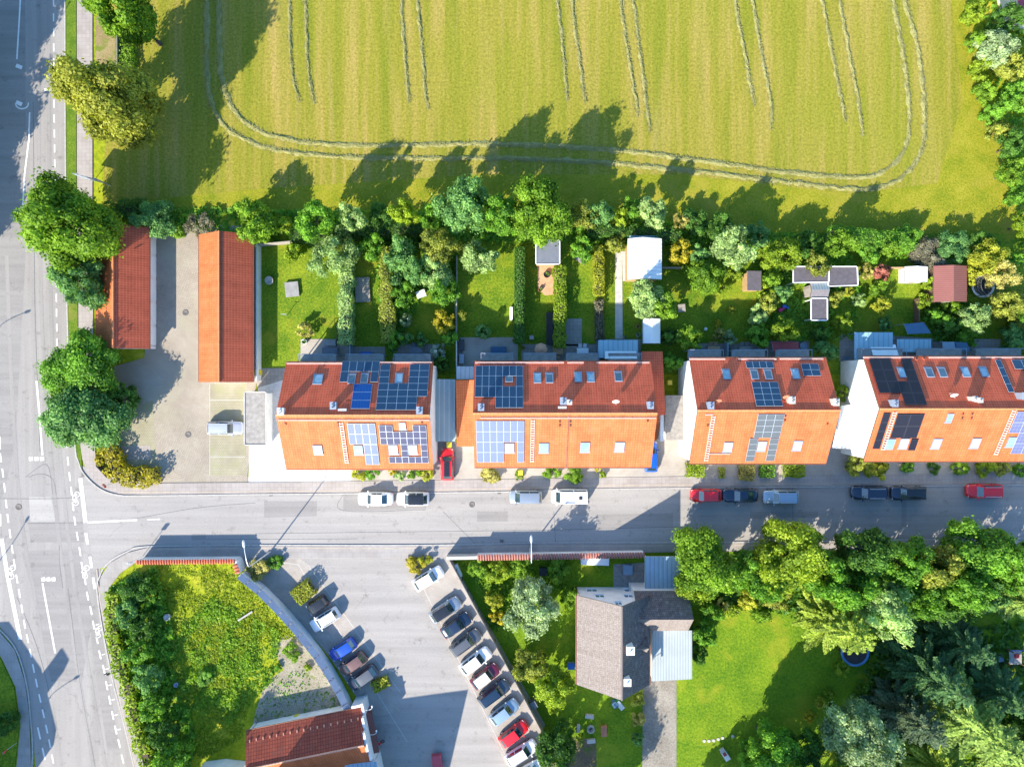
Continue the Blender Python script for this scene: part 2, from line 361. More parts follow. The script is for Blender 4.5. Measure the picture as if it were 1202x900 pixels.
for nm, c, r_, mt in (('paint_white', (.80, .80, .81), .3, 0.), ('paint_silver', (.50, .53, .56), .28, .45), ('paint_steel', (.32, .37, .43), .3, .5), ('paint_lavender', (.50, .52, .60), .3, .4),
                      ('paint_black', (.018, .019, .022), .22, .1), ('paint_navy', (.018, .032, .065), .22, .2), ('paint_ink', (.012, .03, .065), .22, .2), ('paint_red', (.62, .012, .018), .25, 0.),
                      ('paint_blue', (.012, .07, .42), .25, .1), ('paint_royal', (.01, .10, .5), .25, .1), ('paint_skyblue', (.30, .42, .54), .28, .4), ('paint_slate', (.055, .075, .10), .25, .3),
                      ('paint_grey', (.13, .135, .145), .27, .4), ('paint_brown', (.18, .10, .085), .27, .3), ('paint_maroon', (.16, .018, .045), .24, .2)):
    plain(nm, c, r_, mt, var=.03, vs=.5, coat=.8)
for nm, d, l in (('leaf_dark', (0.035, 0.101, 0.016), (0.124, 0.278, 0.040)), ('leaf_mid', (0.067, 0.184, 0.019), (0.233, 0.473, 0.047)), ('leaf_bright', (0.087, 0.190, 0.014), (0.268, 0.451, 0.037)),
                 ('leaf_lime', (0.127, 0.219, 0.014), (0.366, 0.488, 0.037)), ('leaf_yellow', (.18, .22, .015), (.52, .54, .055)), ('leaf_gold', (.24, .22, .015), (.62, .54, .05)),
                 ('leaf_teal', (0.057, 0.163, 0.047), (0.250, 0.473, 0.137)), ('leaf_silver', (0.134, 0.224, 0.072), (0.526, 0.707, 0.275)), ('leaf_blue', (0.129, 0.204, 0.098), (0.492, 0.625, 0.336)),
                 ('leaf_olive', (0.127, 0.171, 0.025), (0.455, 0.497, 0.083)), ('leaf_red', (0.173, 0.052, 0.043), (0.582, 0.223, 0.166)), ('leaf_plum', (0.104, 0.098, 0.063), (0.329, 0.317, 0.220)),
                 ('leaf_rust', (0.208, 0.192, 0.047), (0.640, 0.589, 0.188)), ('needle_dark', (0.020, 0.068, 0.026), (0.096, 0.202, 0.061)), ('needle_green', (0.048, 0.106, 0.021), (0.309, 0.447, 0.087)),
                 ('needle_yellow', (0.085, 0.142, 0.014), (0.377, 0.506, 0.057)), ('leaf_weed', (.16, .24, .012), (.38, .46, .035)), ('leaf_ash', (.13, .155, .018), (.40, .42, .06)), ('needle_blue', (.03, .06, .032), (.13, .19, .095)), ('leaf_white', (0.203, 0.317, 0.186), (0.800, 0.800, 0.800))):
    leafmat(nm, d, l, .2 if 'needle' in nm else .4)

# ------------------------------------------------------------------ ground, roads, pavements
big = MB(); big.face([(-900, -900, 0), (900, -900, 0), (900, 900, 0), (-900, 900, 0)]); big.build('ground', 'rough_grass')['kind'] = 'structure'
sheet('meadow', [(158, -700), (120, 250), (190, 262), (420, 246), (700, 240), (830, 268), (980, 275), (1120, 288), (1200, 300), (1192, 250), (1172, 160), (1150, 80), (1128, -20), (1040, -700)], .006, 'mown_meadow')
sheet('meadow_edge', [(170, 235), (300, 222), (560, 205), (800, 205), (1000, 228), (1100, 215), (1130, 120), (1110, -60), (1128, -60), (1150, 80), (1172, 160), (1192, 250), (1200, 300), (1120, 288), (980, 275), (830, 268), (700, 240), (420, 246), (190, 262)], .010, 'meadow_strip')
sheet('garden_ground', [(296, 270), (1330, 275), (1330, 440), (296, 440)], .012, 'lawn')
sheet('main_road', [(-60, -700), (76, -700), (76, 0), (77, 200), (80, 400), (88, 500), (95, 540), (118, 640), (118, 700), (166, 900), (300, 1500), (60, 1500), (42, 900), (36, 830), (22, 765), (0, 735), (-40, 690), (-50, 500)], .016, 'asphalt')
sheet('side_street', [(95, 546), (140, 560), (1400, 556), (1400, 642), (300, 656), (150, 660), (110, 668)], .021, 'asphalt_side')
# repairs in the asphalt, a shade different
for i, (nm, pts, mt) in enumerate((('asphalt_patch', [(33, 614), (97, 613), (99, 636), (36, 636)], 'asphalt_new'), ('asphalt_patch', [(34, 583), (60, 583), (66, 612), (36, 612)], 'asphalt_pale'),
                    ('asphalt_patch', [(25, 647), (92, 643), (110, 720), (96, 800), (60, 800), (40, 700)], 'asphalt_new'), ('asphalt_patch', [(-40, 0), (-40, 520), (-30, 640), (-10, 640), (18, 520), (30, 300), (30, 0)], 'asphalt_new'),
                    ('asphalt_patch', [(104, 700), (120, 745), (140, 880), (126, 880), (108, 760)], 'asphalt_new'))):
    sheet(nm, pts, .0168 + .0007 * (i + 1), mt)
for nm, pts in (('asphalt_patch', [(310, 588), (372, 588), (372, 606), (310, 607)]), ('asphalt_patch', [(560, 600), (596, 600), (596, 612), (560, 612)]), ('asphalt_patch', [(700, 604), (790, 602), (790, 618), (700, 620)]), ('asphalt_patch', [(880, 600), (960, 600), (960, 607), (880, 608)]), ('asphalt_patch', [(403, 580), (500, 580), (500, 598), (403, 599)]), ('asphalt_patch', [(225, 626), (242, 626), (242, 632), (225, 632)]), ('asphalt_patch', [(1058, 588), (1064, 588), (1064, 618), (1058, 618)])):
    sheet(nm, pts, .0245, 'asphalt_new')
sheet('parking_lot', [(284, 652), (478, 651), (532, 649), (640, 850), (700, 960), (470, 1500), (360, 1500), (440, 860), (425, 830), (380, 762), (330, 705), (276, 672)], .026, 'asphalt_lot')
for pts in ([(430, 690), (462, 690), (468, 704), (436, 704)], [(480, 745), (520, 760), (512, 772), (474, 758)], [(470, 850), (540, 846), (542, 858), (472, 862)], [(392, 672), (412, 672), (412, 700), (392, 700)]): sheet('asphalt_patch', pts, .0285, 'asphalt_side')
sheet('parking_bays', [(480, 668), (527, 657), (572, 740), (646, 872), (690, 960), (622, 960), (572, 850)], .031, 'bay_pavers')
sheet('parking_bays', [(292, 668), (352, 655), (362, 662), (446, 772), (470, 835), (440, 840), (428, 822), (384, 758), (330, 700), (286, 672)], .031, 'bay_pavers')
# pavements (0.12 m up, behind real kerbs)
PV = dict(thick=.12)
sheet('pavement', [(91, -300), (109, -300), (109, 230), (110, 400), (113, 520), (112, 530), (119, 545), (131, 558), (150, 567), (300, 566), (600, 562), (800, 559), (1340, 554), (1340, 566.5), (1202, 568), (900, 570), (700, 572.5), (560, 576), (300, 578.5), (170, 580), (140, 579), (119, 571), (104, 556), (97, 538), (95, 522), (93, 400), (91, 200)], .12, 'pavement', **PV)
sheet('pavement', [(1340, 630), (900, 636.5), (640, 637.5), (500, 640.5), (300, 640.5), (175, 642), (151, 648), (130, 660), (119, 676), (116, 700), (132, 790), (159, 900), (250, 1300), (275, 1300), (181, 900), (141, 770), (126, 712), (128, 690), (142, 672), (165, 656), (300, 655), (490, 654), (640, 650), (760, 648), (960, 644), (1340, 638)], .12, 'pavement_grey', **PV)
sheet('pavement', [(-120, 720), (-40, 735), (2, 770), (19, 805), (25, 850), (20, 900), (0, 990), (20, 1000), (37, 900), (35, 838), (30, 800), (18, 762), (-4, 736), (-40, 700), (-120, 690)], .12, 'pavement_grey', **PV)
sheet('grass_verge', [(-120, 722), (-40, 737), (1, 772), (17, 806), (23, 850), (18, 900), (-2, 1000), (-200, 1000)], .10, 'lawn', thick=.1)
sheet('grass_verge', [(77.5, -300), (90, -300), (90, 200), (92, 400), (95, 520), (97, 553), (92, 545), (89, 520), (81, 400), (78.5, 200)], .10, 'verge', thick=.1)
sheet('pavement', [(-200, -300), (-62, -300), (-60, 300), (-52, 500), (-42, 690), (-120, 688), (-200, 600)], .12, 'pavement_grey', **PV)
kerb('kerb', [(76.5, -300), (76.8, 0), (77.5, 200), (80.3, 400), (88.5, 520), (92, 540), (99, 556), (117, 573), (139, 580.8), (170, 581.5), (300, 580), (560, 577.5), (700, 574), (900, 571.5), (1202, 569), (1340, 567.5)])
kerb('kerb', [(1340, 629), (900, 635.5), (640, 636.5), (500, 639.5), (300, 639.5), (175, 641), (150, 647), (129, 659), (118, 675), (115, 700), (131, 790), (158, 900), (249, 1300)])
kerb('kerb', [(-120, 688), (-40, 699), (-3, 735), (19, 761), (31, 799), (36, 838), (38, 900), (21, 1001)])
# tan cycle-path edging inside the lower pavement
m = MB(); strip_quads(m, smooth_path([G(114, 668), G(117.5, 700), G(126, 745), G(140, 815), G(160, 900), G(250, 1290)], 6), .10, .126); 
# gutter sett line
for pts in ([(140, 577.6), (300, 576.5), (560, 573.8), (700, 570), (900, 567.6), (1202, 565.5)], [(1200, 632.8), (900, 639), (640, 640.5), (500, 643), (300, 643), (180, 644.5)]):
    strip_quads(m, smooth_path([G(*p) for p in pts], 4), .10, .126)
m.build('paving_edge_line', plain('edging', (.40, .33, .26), .8, var=.2))['kind'] = 'structure'
# garage courtyard and parking strip
sheet('courtyard', [(178, 262), (300, 266), (302, 440), (290, 566), (150, 567), (126, 553), (134, 430), (170, 420)], .055, 'courtyard_setts')
sheet('grass_paver_bays', [(247, 450), (288, 450), (289, 558), (246, 558)], .06, 'grass_pavers')
sheet('grass_paver_bays', [(138, 480), (180, 470), (184, 555), (140, 548)], .06, 'grass_pavers')
sheet('gravel_bay', [(142, 524), (176, 522), (178, 538), (142, 540)], .065, 'pavement')
m = MB()
for y in (469.5, 536): strip_quads(m, [G(247, y), G(288, y)], .06, .066)
strip_quads(m, [G(246.5, 450), G(246.5, 558)], .06, .066); m.build('bay_lines', 'worn_paint')['kind'] = 'structure'
sheet('gravel_yard', [(303, 455), (352, 440), (352, 566), (292, 566), (293, 500), (302, 500)], .06, 'white_gravel')
sheet('gravel_yard', [(336, 552), (412, 545), (412, 565), (330, 566)], .064, 'white_gravel')
sheet('front_yard', [(412, 530), (1340, 525), (1340, 555), (900, 558.5), (600, 562.5), (412, 565)], .07, 'drive_pavers')
for a, b, c, d in ((535, 520, 560, 560), (757, 480, 806, 558), (972, 480, 992, 556)):
    sheet('driveway', [(a, b), (c, b), (c, d - 1), (a, d)], .08, 'drive_pavers')
sheet('driveway', [(510, 518), (535, 518), (535, 561), (510, 562)], .085, 'asphalt_new')
sheet('driveway', [(755, 770), (794, 770), (794, 1000), (753, 1000)], .05, 'old_drive')
sheet('lawn', [(650, 640), (800, 648), (1330, 640), (1330, 1000), (560, 1000), (640, 850), (530, 656)], .03, 'lawn_deep')
sheet('vacant_plot', [(165, 657), (280, 660), (335, 712), (385, 768), (428, 832), (420, 842), (290, 868), (250, 960), (196, 960), (181, 900), (141, 770), (126, 712), (128, 690), (142, 672)], .03, 'rough_grass')
sheet('rubble_patch', [(300, 835), (312, 800), (345, 778), (375, 768), (402, 808), (418, 832), (410, 842), (295, 862)], .036, 'rubble')
sheet('rubble_patch', [(318, 755), (352, 738), (372, 766), (335, 790)], .0365, 'rubble')
sheet('bare_soil', [(112, 20), (134, 20), (136, 80), (130, 88), (112, 70)], .02, 'dry_patch')
sheet('weed_strip', [(137, 10), (159, 10), (160, 95), (138, 80)], .022, 'verge')
# terraces behind the houses, garden paths and beds
for nm, pts, mt in (('terrace', [(353, 398), (410, 398), (410, 424), (353, 424)], 'drive_pavers'), ('terrace', [(412, 407), (452, 407), (452, 424), (412, 424)], 'terrace_slabs'), ('terrace', [(460, 404), (510, 404), (510, 424), (460, 424)], 'terrace_slabs'),
                    ('terrace', [(535, 396), (608, 396), (608, 428), (535, 432)], 'drive_pavers'), ('terrace', [(612, 404), (700, 404), (700, 426), (612, 426)], 'terrace_slabs'), ('terrace', [(664, 374), (683, 374), (683, 406), (664, 406)], 'terrace_slabs'),
                    ('garden_path', [(722, 295), (730, 295), (731, 400), (722, 400)], 'concrete'), ('terrace', [(700, 398), (752, 398), (752, 426), (700, 426)], 'terrace_slabs'), ('terrace', [(818, 403), (852, 403), (852, 424), (816, 424)], 'terrace_slabs'),
                    ('terrace', [(857, 403), (894, 403), (894, 424), (857, 424)], 'terrace_slabs'), ('terrace', [(898, 400), (950, 400), (950, 424), (898, 424)], 'terrace_slabs'), ('terrace', [(985, 390), (1110, 398), (1110, 424), (985, 424)], 'terrace_slabs'),
                    ('terrace', [(1140, 398), (1174, 398), (1174, 420), (1112, 420), (1112, 406)], 'pavement'), ('terrace', [(730, 295), (742, 295), (742, 330), (731, 330)], 'concrete'), ('flower_bed', [(700, 350), (708, 350), (710, 400), (698, 400)], 'soil'),
                    ('flower_bed', [(395, 380), (404, 380), (404, 400), (395, 400)], 'soil'), ('garden_path', [(296, 432), (336, 432), (336, 456), (303, 456)], 'terrace_slabs'), ('terrace', [(720, 662), (756, 660), (757, 690), (720, 690)], 'bitumen_grey'),
                    ('flower_bed', [(640, 860), (700, 868), (700, 930), (640, 930)], 'soil'), ('garden_path', [(536, 350), (536, 395), (534, 395), (534, 350)], 'concrete')):
    sheet(nm, pts, .045, mt)
# ------------------------------------------------------------------ road markings
m = MB(); ZM = .0285
def dashes(pts, L, w, z=ZM):
    P = [G(*p) for p in pts]
    for i, p in enumerate(P):
        d = (P[min(i + 1, len(P) - 1)] - P[max(i - 1, 0)]).normalized()
        strip_quads(m, [p - d * L / 2, p + d * L / 2], w, z)
dashes([(63 + .004 * (y + 3), y) for y in np.arange(-120, 95, 17.6)], 1.05, .17); dashes([(63.6 + .012 * (y - 120), y) for y in np.arange(122, 420, 17.5)], 1.05, .17)
dashes([(68, 427), (70, 445), (72, 463), (74, 482), (76, 500), (78, 520), (80, 541), (82, 559), (84, 576), (86, 594), (88, 611), (91, 629), (94, 647), (96.5, 664), (100, 681), (103, 699), (107, 716), (110, 733), (114, 750), (117.5, 768), (122, 785), (125.5, 804), (129, 821), (132.5, 839), (136, 856), (140, 872), (144, 890), (148, 908)], 1.15, .2)
dashes([(-1, 520), (1, 537), (3.5, 555), (5.5, 572), (7.5, 591), (9.5, 608), (12, 626), (14.5, 644), (17, 661), (20, 679), (23, 696), (26, 714), (29, 732), (32.5, 749), (36, 766), (39.5, 784), (43, 801), (47, 819), (51, 837), (55, 855), (58.5, 872), (62, 890)], 1.15, .2)
dashes([(102, 632), (106.8, 659.5), (110.5, 684)], 1.5, .34); dashes([(46, 860), (51.5, 884)], 1.6, .22); dashes([(0, 520), (.5, 610)], 1.6, .25)
L = lambda pts, w, z=ZM: strip_quads(m, [G(*p) for p in pts], w, z)
L([(94.5, 561), (100.5, 613)], .5); L([(102.5, 613), (161, 610)], .22); L([(173, 609.4), (188, 609)], .14)
L([(43, 447), (46, 480), (50, 534)], .25); L([(50, 684), (65, 766)], .22); L([(2, 632), (9, 675), (24, 750)], .5)
for x in (36.5, 43, 49.5): strip_quads(m, [G(x - 2.4, 538.5), G(x + 2.4, 538)], .5, ZM)
for x in (51, 57, 63): strip_quads(m, [G(x - 2.3, 680), G(x + 2.3, 679)], .5, ZM)
L([(26, -40), (23, 20), (20, 70)], .2); L([(35, 132), (34, 165), (29, 205), (26, 260)], .2)
L([(52, 105.5), (61, 105.5)], .3)
# ticks of the parking edge, lower right lane
for y, x in ((733, 112.5), (768, 119.5), (785, 124), (804, 127.5), (821, 131), (839, 134.5), (856, 138)): strip_quads(m, [G(x, y), G(x + 4, y - 1)], .12, ZM)
# bicycle symbols
def bike(px, py, a, s=1.):
    c = G(px, py); ca, sa = math.cos(a), math.sin(a)
    T = lambda x, y: Vector((c.x + (x * ca - y * sa) * s, c.y + (x * sa + y * ca) * s, 0))
    for wx in (-.55, .55):
        strip_quads(m, [T(wx + .33 * math.cos(t), .33 * math.sin(t)) for t in np.linspace(0, 2 * math.pi, 13)], .09 * s, ZM + .0005 * (wx > 0))
    for k, q in enumerate((((-.55, 0), (-.2, .5)), ((-.2, .5), (.4, .5)), ((.55, 0), (.35, .65)), ((-.2, .45), (.05, -.05)), ((.05, -.05), (.42, .42)), ((-.55, -.0), (.05, -.06)))):
        strip_quads(m, [T(*q[0]), T(*q[1])], .09 * s, ZM + .001 + .0004 * k)
for b_ in ((90, 585, 1.4, 1.), (14.5, 671, 1.4, 1.), (101, 671, 1.35, 1.), (116.5, 741, 1.3, .9)): bike(*b_)
for y0 in (77, 120): L([(19, y0), (26, y0 + 3)], .5); 
strip_quads(m, [G(26 + 7.5 * math.cos(t), 122 + 6 * math.sin(t)) for t in np.linspace(-.2, 3.3, 14)], .18, ZM)
m.build('road_markings', 'road_paint')['kind'] = 'structure'
m = MB()
for pts in ([(39, 120), (40, 230), (41, 350), (44, 450), (47, 530)], [(30, 560), (55, 545), (62, 580)], [(0, 585), (60, 585), (100, 583)], [(80, 690), (94, 800), (112, 900)], [(20, 700), (44, 760), (60, 820)], [(33, 614), (97, 613)], [(70, 640), (70, 660), (74, 690)], [(33, 560), (48, 556), (62, 562), (66, 580)],
            [(403, 580), (403, 599), (500, 598)], [(140, 612), (230, 596), (300, 590)], [(300, 626), (620, 622), (800, 618)], [(650, 600), (652, 636)], [(225, 633), (420, 632)], [(930, 570), (931, 630)], [(520, 600), (560, 640)]):
    strip_quads(m, smooth_path([G(*p) for p in pts], 5), .07, .0262)
m.build('road_seams', plain('seam', (.15, .15, .15), .9, var=.3, vs=3))['kind'] = 'structure'
m = MB()
for i, pts in enumerate(([(45, -100), (46, 200), (50, 400), (62, 560), (78, 700), (110, 900)], [(57, -100), (58, 200), (61, 400), (73, 560), (90, 700), (124, 900)], [(8, 300), (14, 450), (24, 600), (44, 720), (72, 900)])):
    strip_quads(m, smooth_path([G(*p) for p in pts], 6), .5, .0258 + .0001 * i)
asphalt('asphalt_track', (.272, .258, .248), False, (1.0, .04, 1)); m.build('tyre_tracks', 'asphalt_track')['kind'] = 'structure'
m = MB()
for x, y in ((300, 652), ): pass
for pts in ([(330, 660), (350, 662), (478, 870)], [(362, 663), (470, 812)], [(480, 655), (600, 900)], [(306, 655), (480, 654)]):
    strip_quads(m, [G(*p) for p in pts], .07, .0352)
m.build('parking_lines', 'worn_paint')['kind'] = 'structure'
# manholes and gullies
m = MB()
for x, y, z, r in ((22, 595, .030, .42), (554, 592, .030, .38), (221, 510, .07, .4), (218, 367, .07, .4)):
    c = G(x, y); m.lathe([(r, z), (r, z + .012), (r * .8, z + .012), (r * .78, z + .008), (0, z + .008)], 20, (c.x, c.y, 0))
for x, y in ((318, 580), (586, 577.5), (589, 635), (832, 631), (1098, 567), (98, 557)):
    c = G(x, y); m.box(c.x, c.y, .02, .45, .45, .03)
m.build('drain_covers', 'iron_cover')['kind'] = 'structure'
# ------------------------------------------------------------------ houses
class House:
    """gabled block, ridge along local x"""
    def __init__(s, name, label, cat, loc, rz, L, y0, y1, yr, he, hr, roofmats, group=None, wall='render_white', ov=(.35, .12), thick=.22, ridge='ridge_tile', gutter=True, hn=None):
        s.L, s.y0, s.y1, s.yr, s.he, s.hr = L, y0, y1, yr, he, hr; s.hn = hn if hn is not None else he
        s.th = thing(name, label, cat, loc, rz, group); s.M = Matrix.Translation(Vector(loc)) @ Matrix.Rotation(rz, 4, 'Z'); s.Mi = s.M.inverted()
        x0, x1 = -L / 2, L / 2
        ts, tn = (hr - he) / (yr - y0), (hr - s.hn) / (y1 - yr); s.t = {'S': ts, 'N': tn}
        s.a = {'S': math.atan(ts), 'N': math.atan(tn)}
        # roof: two pitched slabs, each its own surface of tiles
        m = MB()
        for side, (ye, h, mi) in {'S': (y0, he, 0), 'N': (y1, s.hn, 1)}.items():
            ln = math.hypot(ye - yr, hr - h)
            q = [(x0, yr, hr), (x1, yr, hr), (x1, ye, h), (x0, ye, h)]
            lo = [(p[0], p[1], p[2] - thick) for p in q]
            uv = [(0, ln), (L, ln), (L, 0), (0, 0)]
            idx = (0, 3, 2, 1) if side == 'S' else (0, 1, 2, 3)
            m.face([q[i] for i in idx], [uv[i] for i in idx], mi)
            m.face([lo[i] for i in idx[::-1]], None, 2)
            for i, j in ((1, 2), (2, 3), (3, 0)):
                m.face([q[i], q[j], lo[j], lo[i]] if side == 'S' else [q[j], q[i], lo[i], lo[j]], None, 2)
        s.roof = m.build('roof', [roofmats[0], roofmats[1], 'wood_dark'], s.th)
        m = MB(); n = max(2, int(L / .42))
        for i in range(n):
            xa = x0 + L * i / n; xb = x0 + L * (i + 1) / n - .02
            m.tube([(xa, yr, hr + .03), (xb, yr, hr + .045)], .12, 8)
        m.build('ridge_cap', ridge, s.roof)
        # walls
        ox = ov[1]; oy = ov[0]; w0, w1 = y0 + oy, y1 - oy
        hs, hnn = he + ts * oy - thick - .01, s.hn + tn * oy - thick - .01
        prof = [(w0, 0), (w1, 0), (w1, hnn), (yr, hr - thick - .02), (w0, hs)]
        vs = [(x0 + ox, y, z) for y, z in prof] + [(x1 - ox, y, z) for y, z in prof]
        m = MB(); m.add(vs, [(4, 3, 2, 1, 0), (5, 6, 7, 8, 9), (0, 1, 6, 5), (1, 2, 7, 6), (4, 0, 5, 9)])
        s.wall = m.build('wall', wall, s.th); s.w0, s.w1 = w0, w1; s.wx0, s.wx1 = x0 + ox, x1 - ox
        if gutter:
            for ye, h, sg in ((y0, he, -1), (y1, s.hn, 1)):
                m = MB(); m.tube([(x0, ye + sg * .07, h - .1), (x1, ye + sg * .07, h - .1)], .07, 8)
                for xx in (x0 + .5, x1 - .5): m.tube([(xx, ye + sg * .07, h - .12), (xx, ye - sg * (oy - .06), h - .5), (xx, ye - sg * (oy - .06), .05)], .045, 6)
                m.build('gutter', 'gutter', s.th)
    def frame(s, side):
        a = s.a[side]; sg = -1 if side == 'S' else 1
        return Matrix(((sg, 0, 0, 0), (0, sg * math.cos(a), sg * math.sin(a), s.yr), (0, -math.sin(a), math.cos(a), s.hr), (0, 0, 0, 1)))
    def hit(s, px, py, side):
        """where the sight line through a photo pixel meets this roof slope: (x, distance down slope)"""
        o = s.Mi @ Vector((0, 0, H)); g = s.Mi @ G(px, py); d = g - o; sg = -1 if side == 'S' else 1
        t = s.t[side]   # z = hr - t*sg*(y-yr)
        k = (s.hr - t * sg * (o.y - s.yr) - o.z) / (d.z + t * sg * d.y); p = o + d * k
        return p.x, (p.y - s.yr) * sg / math.cos(s.a[side])
    def array(s, side, tl, br, nx, ny, mat, skip=(), frame='alu_frame', gap=.022):
        xa, sa = s.hit(*tl, side); xb, sb = s.hit(*br, side); x0, x1 = sorted((xa, xb)); s0, s1 = sorted((sa, sb)); F = s.frame(side); sg = -1 if side == 'S' else 1
        w, h = (x1 - x0) / nx, (s1 - s0) / ny; fr, mo = MB(), MB()
        for j in range(ny):
            for i in range(nx):
                if (i, j if side == 'S' else ny - 1 - j) in skip: continue
                cx, cy = (x0 + (i + .5) * w) * sg, s0 + (j + .5) * h
                fr.box(cx, cy, .12, w - .008, h - .008, .04, 0, 0, F)
                a, b = (w - gap * 2) / 2, (h - gap * 2) / 2; z = .164
                mo.face([F @ Vector((cx - a, cy - b, z)), F @ Vector((cx + a, cy - b, z)), F @ Vector((cx + a, cy + b, z)), F @ Vector((cx - a, cy + b, z))], [(0, 1), (1, 1), (1, 0), (0, 0)])
        o = mo.build('solar_array', mat, s.th); fr.build('module_frame', frame, o); return o
    def skylight(s, side, px, py, w=.95, h=1.3, glass='skylight_glass', frame='zinc', lift=.13):
        x, d = s.hit(px, py, side); sg = -1 if side == 'S' else 1; F = s.frame(side); x *= sg; m = MB(); t = .09
        for cx, cy, sx, sy in ((x, d - h / 2 + t / 2, w, t), (x, d + h / 2 - t / 2, w, t), (x - w / 2 + t / 2, d, t, h - 2 * t), (x + w / 2 - t / 2, d, t, h - 2 * t)):
            m.box(cx, cy, .01, sx, sy, lift, 0, 0, F)
        m.box(x, d + h / 2 + .1, .012, w + .1, .2, .03, 0, 0, F)
        o = m.build('roof_window', frame, s.th); p = MB(); p.box(x, d, .02, w - 2 * t - .006, h - 2 * t - .006, lift - .035, 0, 0, F)
        p.build('pane', glass, o); return o
    def chimney(s, px, py, side='N', w=.62, d=.75, up=.75, mat='zinc', pots=2):
        x, dd = s.hit(px, py, side); a = s.a[side]; sg = -1 if side == 'S' else 1
        # the pixel shows its top: step back to where it stands
        y = s.yr + sg * dd * math.cos(a); z = s.hr - dd * math.sin(a); top = max(s.hr + .25, z + up); k = 1 - (top - z) / H
        m = MB(); m.box(x, y, z - .6, w, d, top - z + .6); m.box(x, y, top + .002, w + .12, d + .12, .07)
        for i in range(pots):
            m.lathe([(.11, 0), (.12, .22), (.085, .22), (.085, .05)], 10, (x, y + (i - (pots - 1) / 2) * .34, top + .07))
        c = m.build('chimney', mat, s.roof)
        m = MB()
        for i in range(pots): m.lathe([(.083, 0), (0, .001)], 10, (x, y + (i - (pots - 1) / 2) * .34, top + .24))
        m.build('flue', 'black_plastic', c) if False else None
        return c
    def ladder(s, side, p, q):
        xa, sa = s.hit(*p, side); xb, sb = s.hit(*q, side); sg = -1 if side == 'S' else 1; F = s.frame(side); x = (xa + xb) / 2 * sg; m = MB(); n = int(abs(sb - sa) / .33)
        for dx in (-.2, .2): m.box(x + dx, (sa + sb) / 2, .1, .045, abs(sb - sa), .05, 0, 0, F)
        for i in range(n): m.box(x, sa + (i + .5) * (sb - sa) / n, .155, .42, .1, .03, 0, 0, F)
        m.build('roof_ladder', 'ladder_alu', s.th)
    def rail(s, side, p, q, name='snow_guard', mat='snow_rail', w=.16, up=.18):
        xa, sa = s.hit(*p, side); xb, sb = s.hit(*q, side); sg = -1 if side == 'S' else 1; F = s.frame(side); m = MB(); sd = (sa + sb) / 2
        m.box((xa + xb) / 2 * sg, sd, .06, abs(xb - xa), w, .05, 0, 0, F)
        for i in range(int(abs(xb - xa) / 1.1) + 1): m.box((min(xa, xb) + i * 1.1 + .05) * sg, sd, .0, .05, .12, up, 0, 0, F)
        m.tube([F @ Vector((xa * sg, sd, up)), F @ Vector((xb * sg, sd, up))], .025, 6)
        m.build(name, mat, s.th)
    def dish(s, px, py, side, mat='plastic_white', r=.42):
        x, d = s.hit(px, py, side); a = s.a[side]; sg = -1 if side == 'S' else 1
        b = Vector((x, s.yr + sg * d * math.cos(a), s.hr - d * math.sin(a))); m = MB(); m.tube([b, b + Vector((0, 0, .9))], .03, 6)
        c = b + Vector((0, -.08, .8)); Q = Matrix.Translation(c) @ Matrix.Rotation(R(62), 4, 'X'); vs = []; prof = [(0, 0), (r * .5, .04), (r, .14), (r, .155), (r * .5, .06), (0, .02)]; mm = MB(); mm.lathe(prof, 18)
        m.add([Q @ Vector(v) for v in mm.v], mm.f, 0, True); m.tube([Q @ Vector((0, -r * .8, .12)), Q @ Vector((0, 0, .5))], .02, 5); m.build('satellite_dish', mat, s.th)
    def vents(s, side, pts):
        F = s.frame(side); sg = -1 if side == 'S' else 1
        for p in pts:
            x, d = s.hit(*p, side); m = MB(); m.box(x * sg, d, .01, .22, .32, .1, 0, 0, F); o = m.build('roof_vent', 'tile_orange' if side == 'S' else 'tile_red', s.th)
            k = MB(); k.box(x * sg, d - .03, .112, .14, .2, .02, 0, 0, F); k.build('vent_opening', 'black_plastic', o)
    def opening(s, side, x, z, w, h, name='window', mat='window_glass', fr='white_metal'):
        """window or door on a wall; the frame stands 3 cm proud"""
        if side in 'SN': yy = s.w0 if side == 'S' else s.w1; n = -1 if side == 'S' else 1; T = lambda a, b, c: Vector((x + a, yy + n * b, z + c))
        else: xx = s.wx0 if side == 'W' else s.wx1; n = -1 if side == 'W' else 1; T = lambda a, b, c: Vector((xx + n * b, x + a, z + c))
        m = MB(); t = .08
        def bx(m, a0, a1, b0, b1, c0, c1):
            vs = [T(a, b, c) for c in (c0, c1) for a, b in ((a0, b0), (a1, b0), (a1, b1), (a0, b1))]
            m.add(vs, [(3, 2, 1, 0), (4, 5, 6, 7), (0, 1, 5, 4), (1, 2, 6, 5), (2, 3, 7, 6), (3, 0, 4, 7)])
        bx(m, -w / 2, w / 2, .0, .05, 0, t); bx(m, -w / 2, w / 2, .0, .05, h - t, h); bx(m, -w / 2, -w / 2 + t, .0, .05, t, h - t); bx(m, w / 2 - t, w / 2, .0, .05, t, h - t)
        if name == 'window': bx(m, -.03, .03, .0, .045, t, h - t); bx(m, -w / 2 - .06, w / 2 + .06, .0, .14, -.06, -.002)
        o = m.build(name, fr, s.th); p = MB()
        bx(p, -w / 2 + t, w / 2 - t, .004, .025, t + .002, h - t - .002); p.build('pane' if name == 'window' else 'door_leaf', mat, o)
        if name == 'door': k = MB(); bx(k, w / 2 - .2, w / 2 - .15, .026, .07, h * .42, h * .52); k.build('handle', 'alu_frame', o)
    def posts(s, o, xa, xb, depth, y, z):
        for xx in (xa + .08, xb - .08): p = MB(); p.box(xx, y + depth - .1, .04, .1, .1, z - .22); p.build('balcony_post', 'zinc', o)
